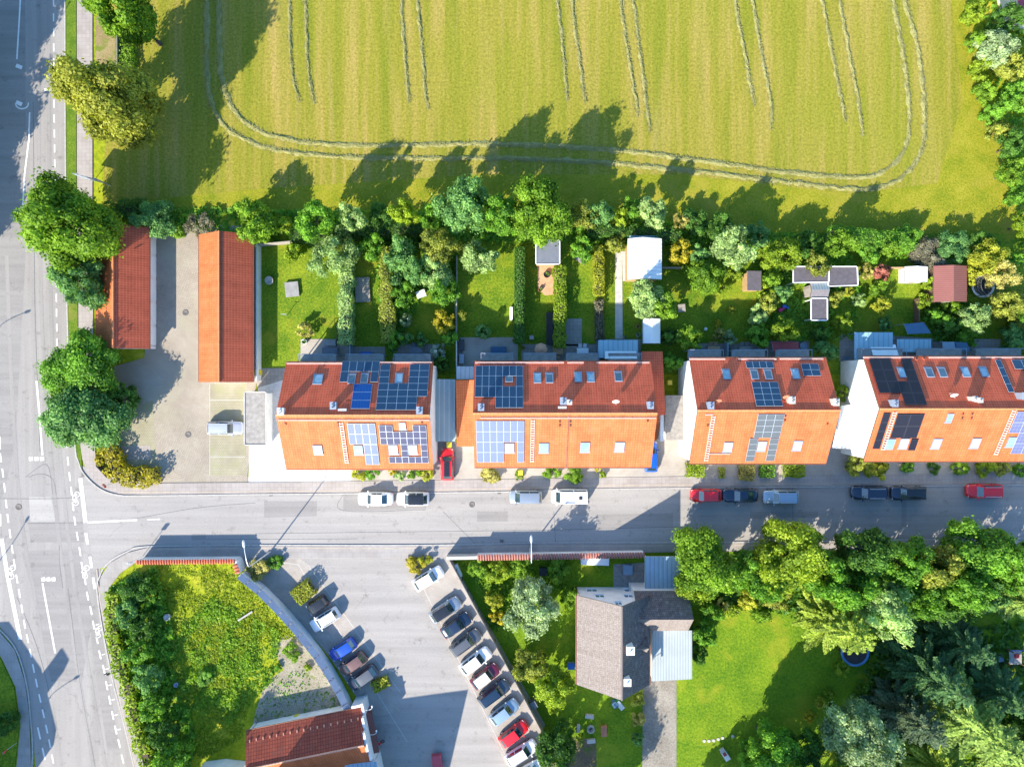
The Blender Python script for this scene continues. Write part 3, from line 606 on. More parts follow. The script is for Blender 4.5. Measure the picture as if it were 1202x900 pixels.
    def balcony(s, xa, xb, depth=.9, z=2.9, posts=True):
        y = s.w1; m = MB(); m.box((xa + xb) / 2, y + depth / 2 + .002, z - .16, xb - xa, depth, .16); o = m.build('balcony', 'concrete_dark', s.th); s.posts(o, xa, xb, depth, y, z) if posts else None; m = MB(); n = max(2, int((xb - xa) / 1.3))
        for i in range(n + 1): m.box(xa + .04 + (xb - xa - .08) * i / n, y + depth - .05, z, .05, .05, 1.0)
        for zz in (z + .95,): m.box((xa + xb) / 2, y + depth - .05, zz + .052, xb - xa, .07, .05)
        for xx in (xa + .04, xb - .04): m.box(xx, y + depth / 2, z + .95, .05, depth - .1, .05)
        m.build('railing', 'zinc', o)
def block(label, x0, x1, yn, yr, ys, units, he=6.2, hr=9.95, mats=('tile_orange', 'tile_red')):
    a, b = G(x0, yr), G(x1, yr); c = (a.x + b.x) / 2
    h = House('terraced_house', label, 'house', (c, 0, 0), 0, b.x - a.x, G(0, ys).y, G(0, yn).y, a.y, he, hr, mats, 'terraced house blocks along the side street')
    L = h.L; uw = L / units
    for u in range(units):
        xc = -L / 2 + (u + .5) * uw
        h.opening('S', xc - uw * .26, .08, 1.0, 2.1, 'door', 'wood_dark'); h.opening('S', xc + uw * .12, .95, 1.5, 1.25)
        for k in (-.24, .2): h.opening('S', xc + uw * k, 3.75, 1.2, 1.3)
        h.opening('N', xc - uw * .1, .08, 2.2, 2.15, 'door', 'window_glass')
        for k in (-.25, .25): h.opening('N', xc + uw * k, 3.7, 1.2, 1.35)
        h.balcony(xc - uw * .38, xc + uw * .38, 1.5)
    return h
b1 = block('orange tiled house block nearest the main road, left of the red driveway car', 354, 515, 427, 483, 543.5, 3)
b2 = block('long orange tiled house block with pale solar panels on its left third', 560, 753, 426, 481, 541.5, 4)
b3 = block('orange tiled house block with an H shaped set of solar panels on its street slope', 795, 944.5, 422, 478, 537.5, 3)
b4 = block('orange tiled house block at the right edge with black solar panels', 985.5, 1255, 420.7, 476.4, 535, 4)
# block 1
b1.array('N', (402.3, 424.8), (443.5, 449), 5, 2, 'solar_navy', {(1, 1), (2, 1), (3, 1)}); b1.array('N', (415.8, 451.3), (434, 480.3), 1, 3, 'solar_blue')
b1.array('N', (447.3, 428.3), (500.5, 481.7), 5, 7, 'solar_navy', {(1, 0), (2, 0), (1, 1), (2, 1), (1, 2), (2, 2), (4, 5), (4, 6)})
b1.array('S', (407.5, 496.2), (445.8, 544.3), 4, 4, 'solar_pale', {(0, 2), (1, 2), (0, 3), (1, 3)})
b1.array('S', (444.7, 498.3), (503.3, 542.5), 7, 6, 'solar_mauve', {(2, 0), (3, 0), (4, 0)} | {(i, j) for i in range(7) for j in (3, 4) if i not in (3, 6)} | {(0, 5)})
for p, g in (((373.3, 445.8), 'skylight_glass'), ((413, 445), 'skylight_dark'), ((428, 444.7), 'skylight_dark'), ((468.3, 444.7), 'skylight_glass')): b1.skylight('N', *p, w=1.1 if p[0] < 400 else .9, h=1.3, glass=g)
for p, g in (((461.7, 527), 'blind_white'), ((484.7, 527), 'blind_white'), ((373.3, 527.2), 'blind_white'), ((420.8, 527.5), 'skylight_glass')): b1.skylight('S', *p, w=1.1, glass=g)
b1.skylight('S', 472.5, 499.5, .8, .95, 'blind_grey')
for p, mt in (((331.5, 482.5), 'render_white'), ((393.3, 475.8), 'zinc'), ((493.3, 481.3), 'zinc')): b1.chimney(*p, mat=mt)
b1.ladder('S', (400, 495), (408, 543.3)); b1.rail('S', (327, 492.6), (504, 492.4)); b1.rail('N', (337, 427), (402, 427), w=.22); b1.rail('N', (446, 426), (507, 426), w=.22); b1.rail('N', (397, 481.2), (407, 481.2), 'roof_step', 'white_metal', .3)
b1.vents('S', [(335, 497), (397, 496.5), (398, 500), (495, 495.5)])
# block 2
b2.array('N', (558.6, 430), (614.2, 479.2), 7, 4, 'solar_navy', {(0, 3), (1, 3), (2, 3), (4, 1), (5, 1)}); b2.array('S', (558.6, 493.3), (615, 541.7), 7, 4, 'solar_pale', {(4, 2), (5, 2), (4, 3), (5, 3)})
for x, y, g in ((597.5, 443.3, 'skylight_dark'), (630.8, 444.2, 'skylight_glass'), (645, 444.2, 'skylight_dark'), (678.7, 443.3, 'skylight_glass'), (693.3, 443.3, 'skylight_glass'), (725.8, 442.5, 'skylight_dark')): b2.skylight('N', x, y, .9, 1.3, g)
for x, y, g in ((598, 525, 'blind_white'), (638.3, 525, 'skylight_glass'), (686.7, 524.2, 'skylight_glass'), (727.2, 523.8, 'blind_white')): b2.skylight('S', x, y, 1.15, 1.35, g)
for p in ((565, 477.5), (660.3, 470.3), (762, 475.3)): b2.chimney(*p)
b2.chimney(667.5, 471.7, w=.5, d=.5, mat='concrete', pots=1); b2.dish(721.7, 469.2, 'N')
b2.ladder('S', (625, 491.7), (625, 541.7)); b2.rail('S', (564, 490.2), (770, 489.8)); b2.rail('N', (558, 426), (662, 426), w=.22); b2.rail('N', (666, 426), (685, 426), w=.22); b2.rail('N', (700, 426), (762, 426), w=.22)
b2.rail('N', (655, 478.5), (665, 478.5), 'roof_step', 'white_metal', .3); b2.vents('S', [(657, 494.5), (657, 499), (669.5, 494.5), (669.5, 499), (760, 493.5)])
m = MB(); F = b2.frame('S'); xs = b2.hit(666, 515, 'S')[0]; ln = math.hypot(b2.yr - b2.y0, b2.hr - b2.he); m.box(-xs, ln / 2, .012, .14, ln - .04, .07, 0, 0, F); m.build('party_flashing', 'gutter', b2.th)
# block 3
b3.array('N', (874.5, 424.9), (908.2, 432.9), 4, 1, 'solar_navy'); b3.array('N', (881.6, 448.9), (918.9, 477.3), 3, 4, 'solar_navy'); b3.array('N', (939.4, 427.6), (963.4, 441.8), 2, 2, 'solar_navy')
b3.array('S', (889.6, 485.3), (914.5, 512.9), 3, 4, 'solar_slate'); b3.array('S', (879.8, 513.8), (884.2, 540.5), 1, 4, 'solar_slate'); b3.array('S', (903.8, 513.8), (908.2, 539.8), 1, 4, 'solar_slate')
for x, y, g in ((852.6, 440, 'skylight_glass'), (933.7, 439.5, 'skylight_glass'), (885.5, 440, 'skylight_dark'), (901.7, 440, 'skylight_dark')): b3.skylight('N', x, y, .9, 1.3, g)
for x, y, g in ((854.4, 523.9, 'blind_white'), (894, 523, 'blind_grey'), (935.8, 522.3, 'blind_white')): b3.skylight('S', x, y, 1.05, 1.35, g)
for p, mt in (((832.3, 475.6), 'zinc'), ((926, 469.3), 'concrete'), ((977.6, 471.7), 'concrete')): b3.chimney(*p, mat=mt)
b3.dish(840.7, 468.5, 'N', 'terracotta'); b3.dish(920.7, 463.7, 'N', 'terracotta', .5); b3.ladder('S', (837.7, 487), (828.2, 540.5)); b3.rail('S', (832, 532), (857, 532)); b3.rail('S', (828, 486), (837, 486))
b3.rail('N', (809, 421.8), (851, 421.8), w=.22); b3.rail('N', (866, 421.8), (911, 421.8), w=.22); b3.rail('N', (915, 421.5), (966, 421.5), w=.22); b3.vents('S', [(921.5, 488), (921, 493), (830.5, 499), (971, 497)])
# block 4
b4.array('N', (1019.2, 421.8), (1087.8, 475.6), 4, 4, 'solar_black', {(2, 0), (2, 1), (0, 3), (1, 3)}, 'dark_metal', .02); b4.array('N', (1166.9, 423), (1190, 461), 1, 4, 'solar_navy'); b4.array('N', (1186, 423), (1252, 468), 4, 4, 'solar_navy', {(0, 1), (0, 2)})
b4.array('S', (1036.6, 484.2), (1031.8, 525.8), 1, 4, 'solar_black', (), 'dark_metal', .02); b4.array('S', (1053, 485.2), (1075.2, 513.2), 2, 2, 'solar_black', (), 'dark_metal', .02); b4.array('S', (1069.4, 514.6), (1073.3, 527.7), 1, 1, 'solar_black', (), 'dark_metal', .02)
b4.array('S', (1193.5, 482.3), (1222, 531.5), 4, 4, 'solar_lilac', {(0, 2), (0, 3)})
for x, y, g in ((1058.8, 437.9, 'skylight_glass'), (1090.7, 437.5, 'skylight_dark'), (1106, 437.5, 'skylight_dark'), (1133, 437.3, 'skylight_glass'), (1154.7, 437, 'skylight_glass')): b4.skylight('N', x, y, .9, 1.3, g)
for x, y, g in ((1044.3, 520.3, 'skylight_glass'), (1060.7, 520, 'blind_white'), (1099, 520, 'blind_grey'), (1144.7, 519.4, 'blind_grey'), (1187.2, 518, 'skylight_glass')): b4.skylight('S', x, y, 1.05, 1.4, g)
b4.skylight('S', 1114.4, 490, .7, 1.2, 'skylight_glass')
for p in ((1046.5, 473), (1195, 464.6)): b4.chimney(*p)
for p in ((1138, 467.8), (1145, 469.4)): b4.chimney(*p, w=.5, d=.5, mat='concrete', pots=1)
b4.dish(1114.8, 461.7, 'N'); b4.ladder('S', (1049, 482.3), (1036.6, 527.7)); b4.ladder('S', (1191, 480.4), (1167, 533.4)); b4.rail('N', (1013, 420), (1072, 420), w=.22); b4.rail('N', (1090, 420), (1210, 420), w=.22)
b4.vents('S', [(1130, 485.5), (1129, 490.5), (1141, 485.5), (1140, 490.5)]); b4.vents('N', [(1075, 421.5), (1084, 421)])
# ------------------------------------------------------------------ garages by the courtyard
def garage(label, x0, x1, y0, y1, doors, south, north):
    a, b = G(x0, y1), G(x1, y0); L = b.y - a.y; w = b.x - a.x
    h = House('garage_row', label, 'garage', ((a.x + b.x) / 2, (a.y + b.y) / 2, 0), R(-90), L, -w / 2, w / 2, 0., 2.45, 4.55, (south, north), 'garage rows round the courtyard', ov=(.35, .1))
    return h
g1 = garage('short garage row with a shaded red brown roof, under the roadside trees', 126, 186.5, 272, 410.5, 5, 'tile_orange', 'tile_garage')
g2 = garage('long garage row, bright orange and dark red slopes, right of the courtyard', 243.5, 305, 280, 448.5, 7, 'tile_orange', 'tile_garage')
for i in range(5): g1.opening('N', -6.1 + i * 3.05, .08, 2.6, 2.1, 'door', 'white_metal')
for i in range(6): g2.opening('S', -7.6 + i * 3.05, .08, 2.6, 2.1, 'door', 'white_metal')
# ------------------------------------------------------------------ brown house south of the street
sh = House('detached_house', 'brown tiled detached house with white north gable and two white chimneys', 'house', (G(716.5, 0).x, G(0, 733).y, 0), R(-90), G(0, 684).y - G(0, 782.5).y, G(672.5, 0).x - G(716.5, 0).x, G(753, 0).x - G(716.5, 0).x, 0, 5.4, 9.7, ('tile_brown', 'tile_brown_shade'), ov=(.5, .55), ridge='tile_brown')
for x, z, w in ((-1.9, 3.4, 1.2), (1.7, 3.4, 1.2), (0, 6.3, .9), (-2.6, 1.0, 1.4), (2.2, 1.0, 1.4)): sh.opening('W', x, z, w, 1.1)
for x in (-1.9, 1.7): sh.opening('E', x, 3.4, 1.3, 1.2); sh.opening('E', x, .9, 1.3, 1.2)
for x in (-3, 0, 3): sh.opening('S', x, 1.0, 1.3, 1.2)
sh.chimney(738, 759, 'N', .85, .85, .9, 'render_white', 1); sh.chimney(735, 797, 'N', .75, .75, .9, 'render_white', 1)
# eastern wing with its own low ridge, the little dormer and the lean-to roof
def gable_local(name, parent, x0, x1, y0, y1, yr, he, hr, mats, wallmat, axis='X'):
    m = MB(); t = .18
    for ye, mi in ((y0, 0), (y1, 1)):
        q = [(x0, yr, hr), (x1, yr, hr), (x1, ye, he), (x0, ye, he)]; l = math.hypot(ye - yr, hr - he); uv = [(0, l), (x1 - x0, l), (x1 - x0, 0), (0, 0)]; idx = (0, 3, 2, 1) if ye < yr else (0, 1, 2, 3)
        m.face([q[i] for i in idx], [uv[i] for i in idx], mi); lo = [(p[0], p[1], p[2] - t) for p in q]; m.face([lo[i] for i in idx[::-1]], None, 2)
        for i, j in ((1, 2), (2, 3), (3, 0)): m.face([q[i], q[j], lo[j], lo[i]], None, 2)
    r = m.build('roof', list(mats) + ['wood_dark'], parent); o = .25; prof = [(y0 + o, 0), (y1 - o, 0), (y1 - o, he - .02 - t + o * .5), (yr, hr - t - .03), (y0 + o, he - .02 - t + o * .5)]
    vs = [(x0 + .1, y, z) for y, z in prof] + [(x1 - .1, y, z) for y, z in prof]; w = MB(); w.add(vs, [(4, 3, 2, 1, 0), (5, 6, 7, 8, 9), (0, 1, 6, 5), (1, 2, 7, 6), (4, 0, 5, 9)]); w.build('wall', wallmat, parent); return r
wg = thing('house_wing', 'dark tiled wing with a cross ridge on the right side of the brown house', 'house wing', (0, 0, 0))
p = G(753, 681); q = G(797, 725); gable_local('house_wing', wg, p.x - 1.8, q.x, q.y, p.y, G(0, 704.5).y, 4.7, 7.4, ('tile_brown', 'tile_brown_shade'), 'render_white')
m = MB(); c = W(748.5, 760, 7.2); m.face([(c.x - .75, c.y, 7.5), (c.x + 1.35, c.y + 1.25, 5.6), (c.x + 1.35, c.y, 7.42)], [(0, 0), (1, 0), (0, 1)], 1); m.face([(c.x - .75, c.y, 7.5), (c.x + 1.35, c.y, 7.42), (c.x + 1.35, c.y - 1.25, 5.6)], [(0, 0), (1, 0), (0, 1)], 0); m.face([(c.x + 1.3, c.y + 1.2, 5.5), (c.x + 1.3, c.y - 1.2, 5.5), (c.x + 1.3, c.y, 7.3)], None, 2)
M2 = sh.Mi; m.v = [tuple(M2 @ Vector(v)) for v in m.v]; m.build('dormer', ['tile_brown', 'tile_brown_shade', 'render_white'], sh.th)
def flat_building(name, label, cat, pts, h, roofmat, wallmat='render_white', t=.16, group=None, image=True, slope=(0, 0), posts=False, edge=None, inset=.2, parapet=None):
    """flat roofed shed or carport; pts are the roof corners as the photo shows them at height h"""
    P = [W(p[0], p[1], h) if image else G(*p) for p in pts]; cx = sum(p.x for p in P) / len(P); cy = sum(p.y for p in P) / len(P); th = thing(name, label, cat, (cx, cy, 0), 0, group)
    Q = [(p.x - cx, p.y - cy) for p in P]; n = len(Q); a = sum(Q[i][0] * Q[(i + 1) % n][1] - Q[(i + 1) % n][0] * Q[i][1] for i in range(n)); Q = Q if a > 0 else Q[::-1]
    zz = lambda x, y: h + slope[0] * x + slope[1] * y
    m = MB(); m.face([(x, y, zz(x, y)) for x, y in Q], [(x, y) for x, y in Q], 0); m.face([(x, y, zz(x, y) - t) for x, y in Q[::-1]], None, 1)
    for i in range(n):
        (xa, ya), (xb, yb) = Q[i], Q[(i + 1) % n]; m.face([(xa, ya, zz(xa, ya) - t), (xb, yb, zz(xb, yb) - t), (xb, yb, zz(xb, yb)), (xa, ya, zz(xa, ya))], None, 1)
    r = m.build('roof', [roofmat, edge or 'white_metal'], th); w = MB(); I = [(x * (1 - inset / max(.5, math.hypot(x, y))), y * (1 - inset / max(.5, math.hypot(x, y)))) for x, y in Q]
    if posts:
        for x, y in I: w = MB(); w.box(x, y, .02, .12, .12, zz(x, y) - t - .025); w.build('post', wallmat, th)
    else:
        vs = [(x, y, 0) for x, y in I] + [(x, y, zz(x, y) - t - .01) for x, y in I]; w.add(vs, [(i, (i + 1) % n, n + (i + 1) % n, n + i) for i in range(n)]); w.build('wall', wallmat, th)
    if parapet:
        e = MB()
        for i in range(n):
            (xa, ya), (xb, yb) = Q[i], Q[(i + 1) % n]; d = Vector((xb - xa, yb - ya, 0)); l = d.length; e.box((xa + xb) / 2, (ya + yb) / 2, zz((xa + xb) / 2, (ya + yb) / 2) - .05, l - .13, .12, .14, math.atan2(d.y, d.x))
        e.build('roof_edge', parapet, r)
    return th
q4 = lambda x0, y0, x1, y1: [(x0, y0), (x1, y0), (x1, y1), (x0, y1)]
flat_building('lean_to', 'pale grey ribbed metal lean-to roof against the brown house, above the driveway', 'lean-to', [(766, 740), (812.5, 740), (812.5, 797), (765, 799)], 3.1, 'sheet_grey', slope=(-.03, 0))
flat_building('carport', 'blue grey ribbed carport roof between the street wall and the brown house', 'carport', q4(757, 653, 800, 692), 2.7, 'sheet_blue', posts=True)
flat_building('carport', 'long narrow teal metal carport roof left of the red car in the driveway', 'carport', q4(508.5, 445, 534.5, 518), 2.75, 'sheet_teal', 'white_metal', edge='zinc', parapet=None)
flat_building('flat_shed', 'small grey flat shed roof behind the orange annex with a long triangular shadow', 'shed', q4(535.5, 430, 556.5, 445), 3.0, 'sheet_blue')
flat_building('garage', 'grey gravel flat garage roof with a slanting shadow, right of the blue car', 'garage', q4(781.5, 464, 805.5, 516.5), 2.7, 'bitumen_grey', parapet=None)
flat_building('carport', 'white ribbed carport roof between two house blocks, left of the blank white gable', 'carport', [(988, 476), (1002, 475), (1002, 527), (977, 526)], 2.8, 'sheet_white', posts=True)
flat_building('garage', 'small grey flat roofed garage in front of the silver car in the courtyard', 'garage', q4(287, 460, 312.5, 522), 2.6, 'bitumen_grey', edge='white_metal', parapet='concrete')
# tiled annex between the first two blocks: one slope, falling to the street
a = thing('tiled_annex', 'narrow orange tiled annex half in shadow, right of the teal carport', 'annex', (0, 0, 0)); p, q = W(535, 446, 4.4), W(557, 524, 2.8)
m = MB(); l = math.hypot(p.y - q.y, 1.6); m.face([(p.x, q.y, 2.8), (q.x + .4, q.y, 2.8), (q.x + .4, p.y, 4.4), (p.x, p.y, 4.4)], [(0, 0), (3, 0), (3, l), (0, l)]); m.build('roof', 'tile_orange', a)
m = MB(); m.add([(p.x + .1, q.y + .3, 0), (q.x + .3, q.y + .3, 0), (q.x + .3, p.y, 0), (p.x + .1, p.y, 0), (p.x + .1, q.y + .3, 2.75), (q.x + .3, q.y + .3, 2.75), (q.x + .3, p.y, 4.35), (p.x + .1, p.y, 4.35)], [(0, 1, 5, 4), (1, 2, 6, 5), (2, 3, 7, 6), (3, 0, 4, 7)]); m.build('wall', 'render_white', a)
# annex at the right end of block 2
a = thing('tiled_annex', 'low red tiled annex at the right end of the long block, above the blue car', 'annex', (0, 0, 0)); p, q = W(753, 412.5, 3.0), W(781, 487, 4.6)
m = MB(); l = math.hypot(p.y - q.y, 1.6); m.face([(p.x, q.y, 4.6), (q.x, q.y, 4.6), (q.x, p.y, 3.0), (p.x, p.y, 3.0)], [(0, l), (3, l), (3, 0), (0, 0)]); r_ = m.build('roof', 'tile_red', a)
m = MB(); e = q.y - 3.2; m.face([(p.x, e, 2.9), (q.x - .6, e, 2.9), (q.x - .6, q.y, 4.597), (p.x, q.y, 4.597)], [(0, 0), (3, 0), (3, 3.5), (0, 3.5)]); m.build('street_slope', 'tile_orange', r_)
m = MB(); m.box((p.x + q.x - .12) / 2, (p.y + q.y - 3.3) / 2 - .1, 0, q.x - p.x - .16, p.y - q.y + 2.9, 2.7); m.box(q.x - .3, q.y - 1.65, 2.702, .42, 3.3, 1.4); m.build('wall', 'render_white', a)
# bottom building with the pale stepped gable
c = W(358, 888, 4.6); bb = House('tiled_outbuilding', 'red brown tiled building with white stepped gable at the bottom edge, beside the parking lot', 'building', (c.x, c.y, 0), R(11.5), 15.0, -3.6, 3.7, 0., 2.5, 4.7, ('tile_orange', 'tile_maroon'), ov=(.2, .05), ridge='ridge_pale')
for x in (-4, 0, 4): bb.opening('S', x, .9, 1.2, 1.2)
bb.opening('E', 0, .1, 1.6, 2.1, 'door', 'wood_dark')
m = MB(); m.box(7.62, 0.15, 0, .3, 8.3, 2.75); m.box(7.62, .15, 2.752, .298, 5.4, .9); m.box(7.62, .15, 3.654, .3, 2.4, .7); m.box(7.0, 4.05, 0, 1.5, .3, 2.7); m.build('parapet_gable', 'render_white', bb.th); m = MB(); m.box(7.62 + .155 + .06, .15, .0, .11, 5.2, 2.2); m.box(7.62 + .5, .15, 2.25, .75, 5.0, .1); m.build('door_canopy', 'bitumen_brown', bb.th)
m = MB(); F = bb.frame('N')
for i in range(17): m.box(-7 + i * .87, 3.1, .01, .14, .3, .09, 0, 0, F)
m.build('snow_stop', 'ridge_pale', bb.th)
flat_building('flat_building', 'low pale flat roof at the bottom edge, right of the red brown tiled building', 'building', [(405, 897), (442, 893), (452, 940), (400, 950)], 3., 'sheet_blue')
flat_building('flat_shed', 'low pale grey flat roof cut by the bottom edge, left of the red brown building', 'shed', [(230, 904), (256, 900), (284, 904), (284, 945), (228, 950)], 2.4, 'sheet_blue')
# buildings just outside the picture whose shadows lie across the road and the lot
def town_house(label, pts, h, rh, roof='tile_red'):
    P = [G(*p) for p in pts]; cx = sum(p.x for p in P) / len(P); cy = sum(p.y for p in P) / len(P); th = thing('apartment_building', label, 'building', (cx, cy, 0)); Q = [(p.x - cx, p.y - cy) for p in P]
    m = MB(); m.prism(Q, 0, h); m.build('wall', 'render_cream', th)
    n = len(Q); m = MB(); o = [(x * 1.03, y * 1.03, h + .002) for x, y in Q]; ins = [(x * .9, y * .9, h + rh) for x, y in Q]
    a = sum(Q[i][0] * Q[(i + 1) % n][1] - Q[(i + 1) % n][0] * Q[i][1] for i in range(n)); s = 1 if a > 0 else -1; ids = list(range(n))[::s]
    for k in range(n):
        i, j = ids[k], ids[(k + 1) % n]; l = (Vector(o[j]) - Vector(o[i])).length; m.face([o[i], o[j], ins[j], ins[i]], [(0, 0), (l, 0), (l, 1), (0, 1)])
    m.face([ins[i] for i in ids]); m.build('roof', roof, th)
    for i in range(n):
        A, B = Vector((*Q[i], 0)), Vector((*Q[(i + 1) % n], 0)); d = B - A; l = d.length; d.normalize()
        for f in range(int(h / 2.9)):
            for k in range(1, int(l / 2.6)):
                c_ = A + d * (k * 2.6); w = MB(); w.box(c_.x, c_.y, .9 + f * 2.9, 1.2, .1, 1.4, math.atan2(d.y, d.x)); w.build('window', 'window_glass', th)
    return th
# ------------------------------------------------------------------ cars
STY = {'sedan': (.27, .41, .70, .86), 'hatch': (.25, .39, .84, .965), 'estate': (.25, .38, .88, .97), 'van': (.12, .24, .965, .99), 'small': (.17, .33, .9, .975), 'suv': (.24, .36, .88, .97), 'coupe': (.31, .45, .66, .88)}
def car(label, px, py, ang, L, Wd, Ht, paint, sty='hatch', roof=None, group=None, name='parked_car', trim=None, cat='car'):
    c = W(px, py, Ht * .55); th = thing(name, label, cat, (c.x, c.y, .03), R(ang), group)
    a, b, d, e = STY[sty]; X = lambda t: L * (.5 - t); hw = Wd / 2; van = sty == 'van'
    belt = Ht * (.58 if not van else .52); hood = belt - (.12 if not van else .05)
    st = [(0, .60, hood - .24), (.012, .76, hood - .16), (.05, .90, hood - .07), (.13, .97, hood), (a, 1., belt - .02), (.5, 1., belt), (.8, .99, belt + .02), (e, .95, belt + .0 if e > .9 else belt - .02), (.975 if e < .96 else .985, .88, belt - .1), (1., .72, belt - .26)]
    m = MB(); vs = []; K = 9
    for t, w, zt in st:
        ww = hw * w; half = [(ww * .86, .2), (ww * .97, .32), (ww, .55), (ww * .975, zt - .09), (ww * .86, zt)]
        pts = [(-y, z) for y, z in half] [::1]; row = [(-y, z) for y, z in half] + [(-ww * .45, zt + .03), (ww * .45, zt + .03)] + [(y, z) for y, z in half[::-1]]
        vs += [(X(t), y, z) for y, z in row]
    K = 12; fs = []
    for i in range(len(st) - 1):
        for k in range(K - 1): fs.append((i * K + k, i * K + k + 1, (i + 1) * K + k + 1, (i + 1) * K + k))
    m.add(vs, fs, 0, True); m.add(vs[:K], [tuple(range(K))[::-1]], 0); m.add(vs[-K:], [tuple(range(K))], 0)
    m.box(0, 0, .18, L * .86, Wd * .84, .05); m.build('body', paint, th)
    # cabin: pillars in paint, roof panel, glass
    bw, tw = hw * .90, hw * (.70 if not van else .80); zt = Ht - .03
    base = [(X(a), belt - .03), (X(e), belt - .0)]; B = lambda x, s, z: Vector((x, s, z))
    A0 = [B(X(a), -bw * .9, belt - .02), B(X(a), bw * .9, belt - .02)]; T0 = [B(X(b), -tw, zt - .03), B(X(b), tw, zt - .03)]; T1 = [B(X(d), -tw * .97, zt - .03), B(X(d), tw * .97, zt - .03)]; A1 = [B(X(e), -bw * .88, belt), B(X(e), bw * .88, belt)]
    ma, mb = B((X(b) + X(d)) / 2, -bw, belt), B((X(b) + X(d)) / 2, bw, belt)
    m = MB(); f1, f2 = B(X(b) - .0, -bw, belt), B(X(b), bw, belt); r1, r2 = B(X(d), -bw, belt), B(X(d), bw, belt)
    m.face([A0[0], A0[1], T0[1], T0[0]]); m.face([A1[1], A1[0], T1[0], T1[1]])
    for s in (0, 1):
        f, r = (f1, r1) if s == 0 else (f2, r2); q = [A0[s], f, r, A1[s], T1[s], T0[s]]
        for tri in ((A0[s], f, T0[s]), (f, r, T1[s], T0[s]), (r, A1[s], T1[s])): m.face(tri if s == 0 else tri[::-1])
    m.build('cabin', paint, th)
    # crowned roof panel
    m = MB(); nx, ny = 6, 6; vs = []
    for i in range(nx + 1):
        u = i / nx; x = X(b) + .03 + (X(d) - X(b) - .06) * u; wv = tw * (1 + .01 * (1 - u)) + .02; cr = .055 * (1 - (2 * u - 1) ** 4 * .6)
        for j in range(ny + 1):
            v = 2 * j / ny - 1; vs.append((x, v * wv, zt - .035 + cr * (1 - v ** 4)))
    fs = [(i * (ny + 1) + j, (i + 1) * (ny + 1) + j, (i + 1) * (ny + 1) + j + 1, i * (ny + 1) + j + 1) for i in range(nx) for j in range(ny)]
    m.add(vs, fs, 0, True); rp = m.build('roof_panel', roof or paint, th)
    if sty in ('estate', 'van', 'suv'):
        m = MB()
        for s in (-1, 1): m.box((X(b) + X(d)) / 2, s * tw * .93, zt + .012, (X(b) - X(d)) * .86, .04, .05)
        m.build('roof_rail', trim or 'alu_frame', rp)
    def glass(nm, p00, p10, p11, p01, u0=.07, u1=.93, v0=.08, v1=.95):
        n = (p10 - p00).cross(p01 - p00).normalized(); cen = (p00 + p10 + p11 + p01) / 4
        if n.dot(cen - Vector((0, 0, Ht * .4))) < 0: n = -n
        f = lambda u, v: (p00 * (1 - u) + p10 * u) * (1 - v) + (p01 * (1 - u) + p11 * u) * v + n * .014
        m = MB(); m.face([f(u0, v0), f(u1, v0), f(u1, v1), f(u0, v1)]); m.build(nm, 'car_glass', th)
    glass('windscreen', A0[0], A0[1], T0[1], T0[0]); glass('rear_window', A1[1], A1[0], T1[0], T1[1], .09, .91, .18, .93)
    for s in (0, 1):
        f, r = (f1, r1) if s == 0 else (f2, r2); mid = f.lerp(r, .5); tm = T0[s].lerp(T1[s], .5)
        glass('side_window', f, mid, tm, T0[s], .02, .95, .14, .92); glass('side_window', mid, r, T1[s], tm, .05, .96, .14, .92)
    for s in (-1, 1):
        for t in (.19, .80):
            m = MB(); x = X(t); y = s * (hw - .09); q = [(x + .315 * math.cos(k), .0, .315 + .315 * math.sin(k)) for k in np.linspace(0, 2 * math.pi, 17)[:-1]]
            v1 = [(p[0], y - .1, p[2] - .03) for p in q] + [(p[0], y + .1, p[2] - .03) for p in q]
            m.add(v1, [(i, (i + 1) % 16, 16 + (i + 1) % 16, 16 + i) for i in range(16)] + [tuple(range(16))[::-1], tuple(range(16, 32))]); w = m.build('wheel', 'tyre', th)
            m = MB(); v2 = [(x + .21 * math.cos(k), y + s * .104, .285 + .21 * math.sin(k)) for k in np.linspace(0, 2 * math.pi, 11)[:-1]]; m.add(v2, [tuple(range(10))]); m.build('rim', 'rim', w)
        m = MB(); m.box(X(a) - .12, s * (hw + .07), belt - .02, .14, .2, .13); m.build('wing_mirror', paint, th)
        m = MB(); m.box(X(.055), s * hw * .66, hood - .21, .2, .3, .12); m.build('headlight', 'lamp_clear', th)
        m = MB(); m.box(X(.968), s * hw * .74, belt - .24, .12, .2, .14); m.build('taillight', 'lamp_red', th)
    return th
ST, LR, RR = 'cars parked along the north kerb', 'cars in the left row of the parking lot', 'cars in the right row of the parking lot'
car('white saloon parked at the kerb below the orange house nearest the main road', 440.5, 585.5, 180, 4.55, 1.78, 1.45, 'paint_white', 'sedan', None, ST)
car('white hatchback with a black roof parked on the street below the yellow bushes', 484.5, 585.5, 180, 4.2, 1.78, 1.55, 'paint_white', 'hatch', 'paint_black', ST)
car('silver blue compact van parked on the street left of the white van', 617, 583.5, 180, 4.25, 1.75, 1.75, 'paint_steel', 'small', None, ST)
wv = car('white camper van with a dark roof hatch, at the kerb beside the tree shadow', 668.5, 583, 180, 4.7, 1.9, 2.0, 'paint_white', 'van', None, ST, 'parked_van', 'white_metal', 'van')
m = MB(); m.box(-1.35, 0, 1.99, .42, .42, .06); m.build('roof_hatch', 'black_plastic', wv); m = MB(); m.box(.0, .62, 2.0, 1.3, .1, .05); m.build('roof_vent', 'paint_steel', wv)
car('small red hatchback on the street in front of the very dark blue saloon', 829, 581.5, 180, 3.95, 1.7, 1.45, 'paint_red', 'hatch', None, ST)
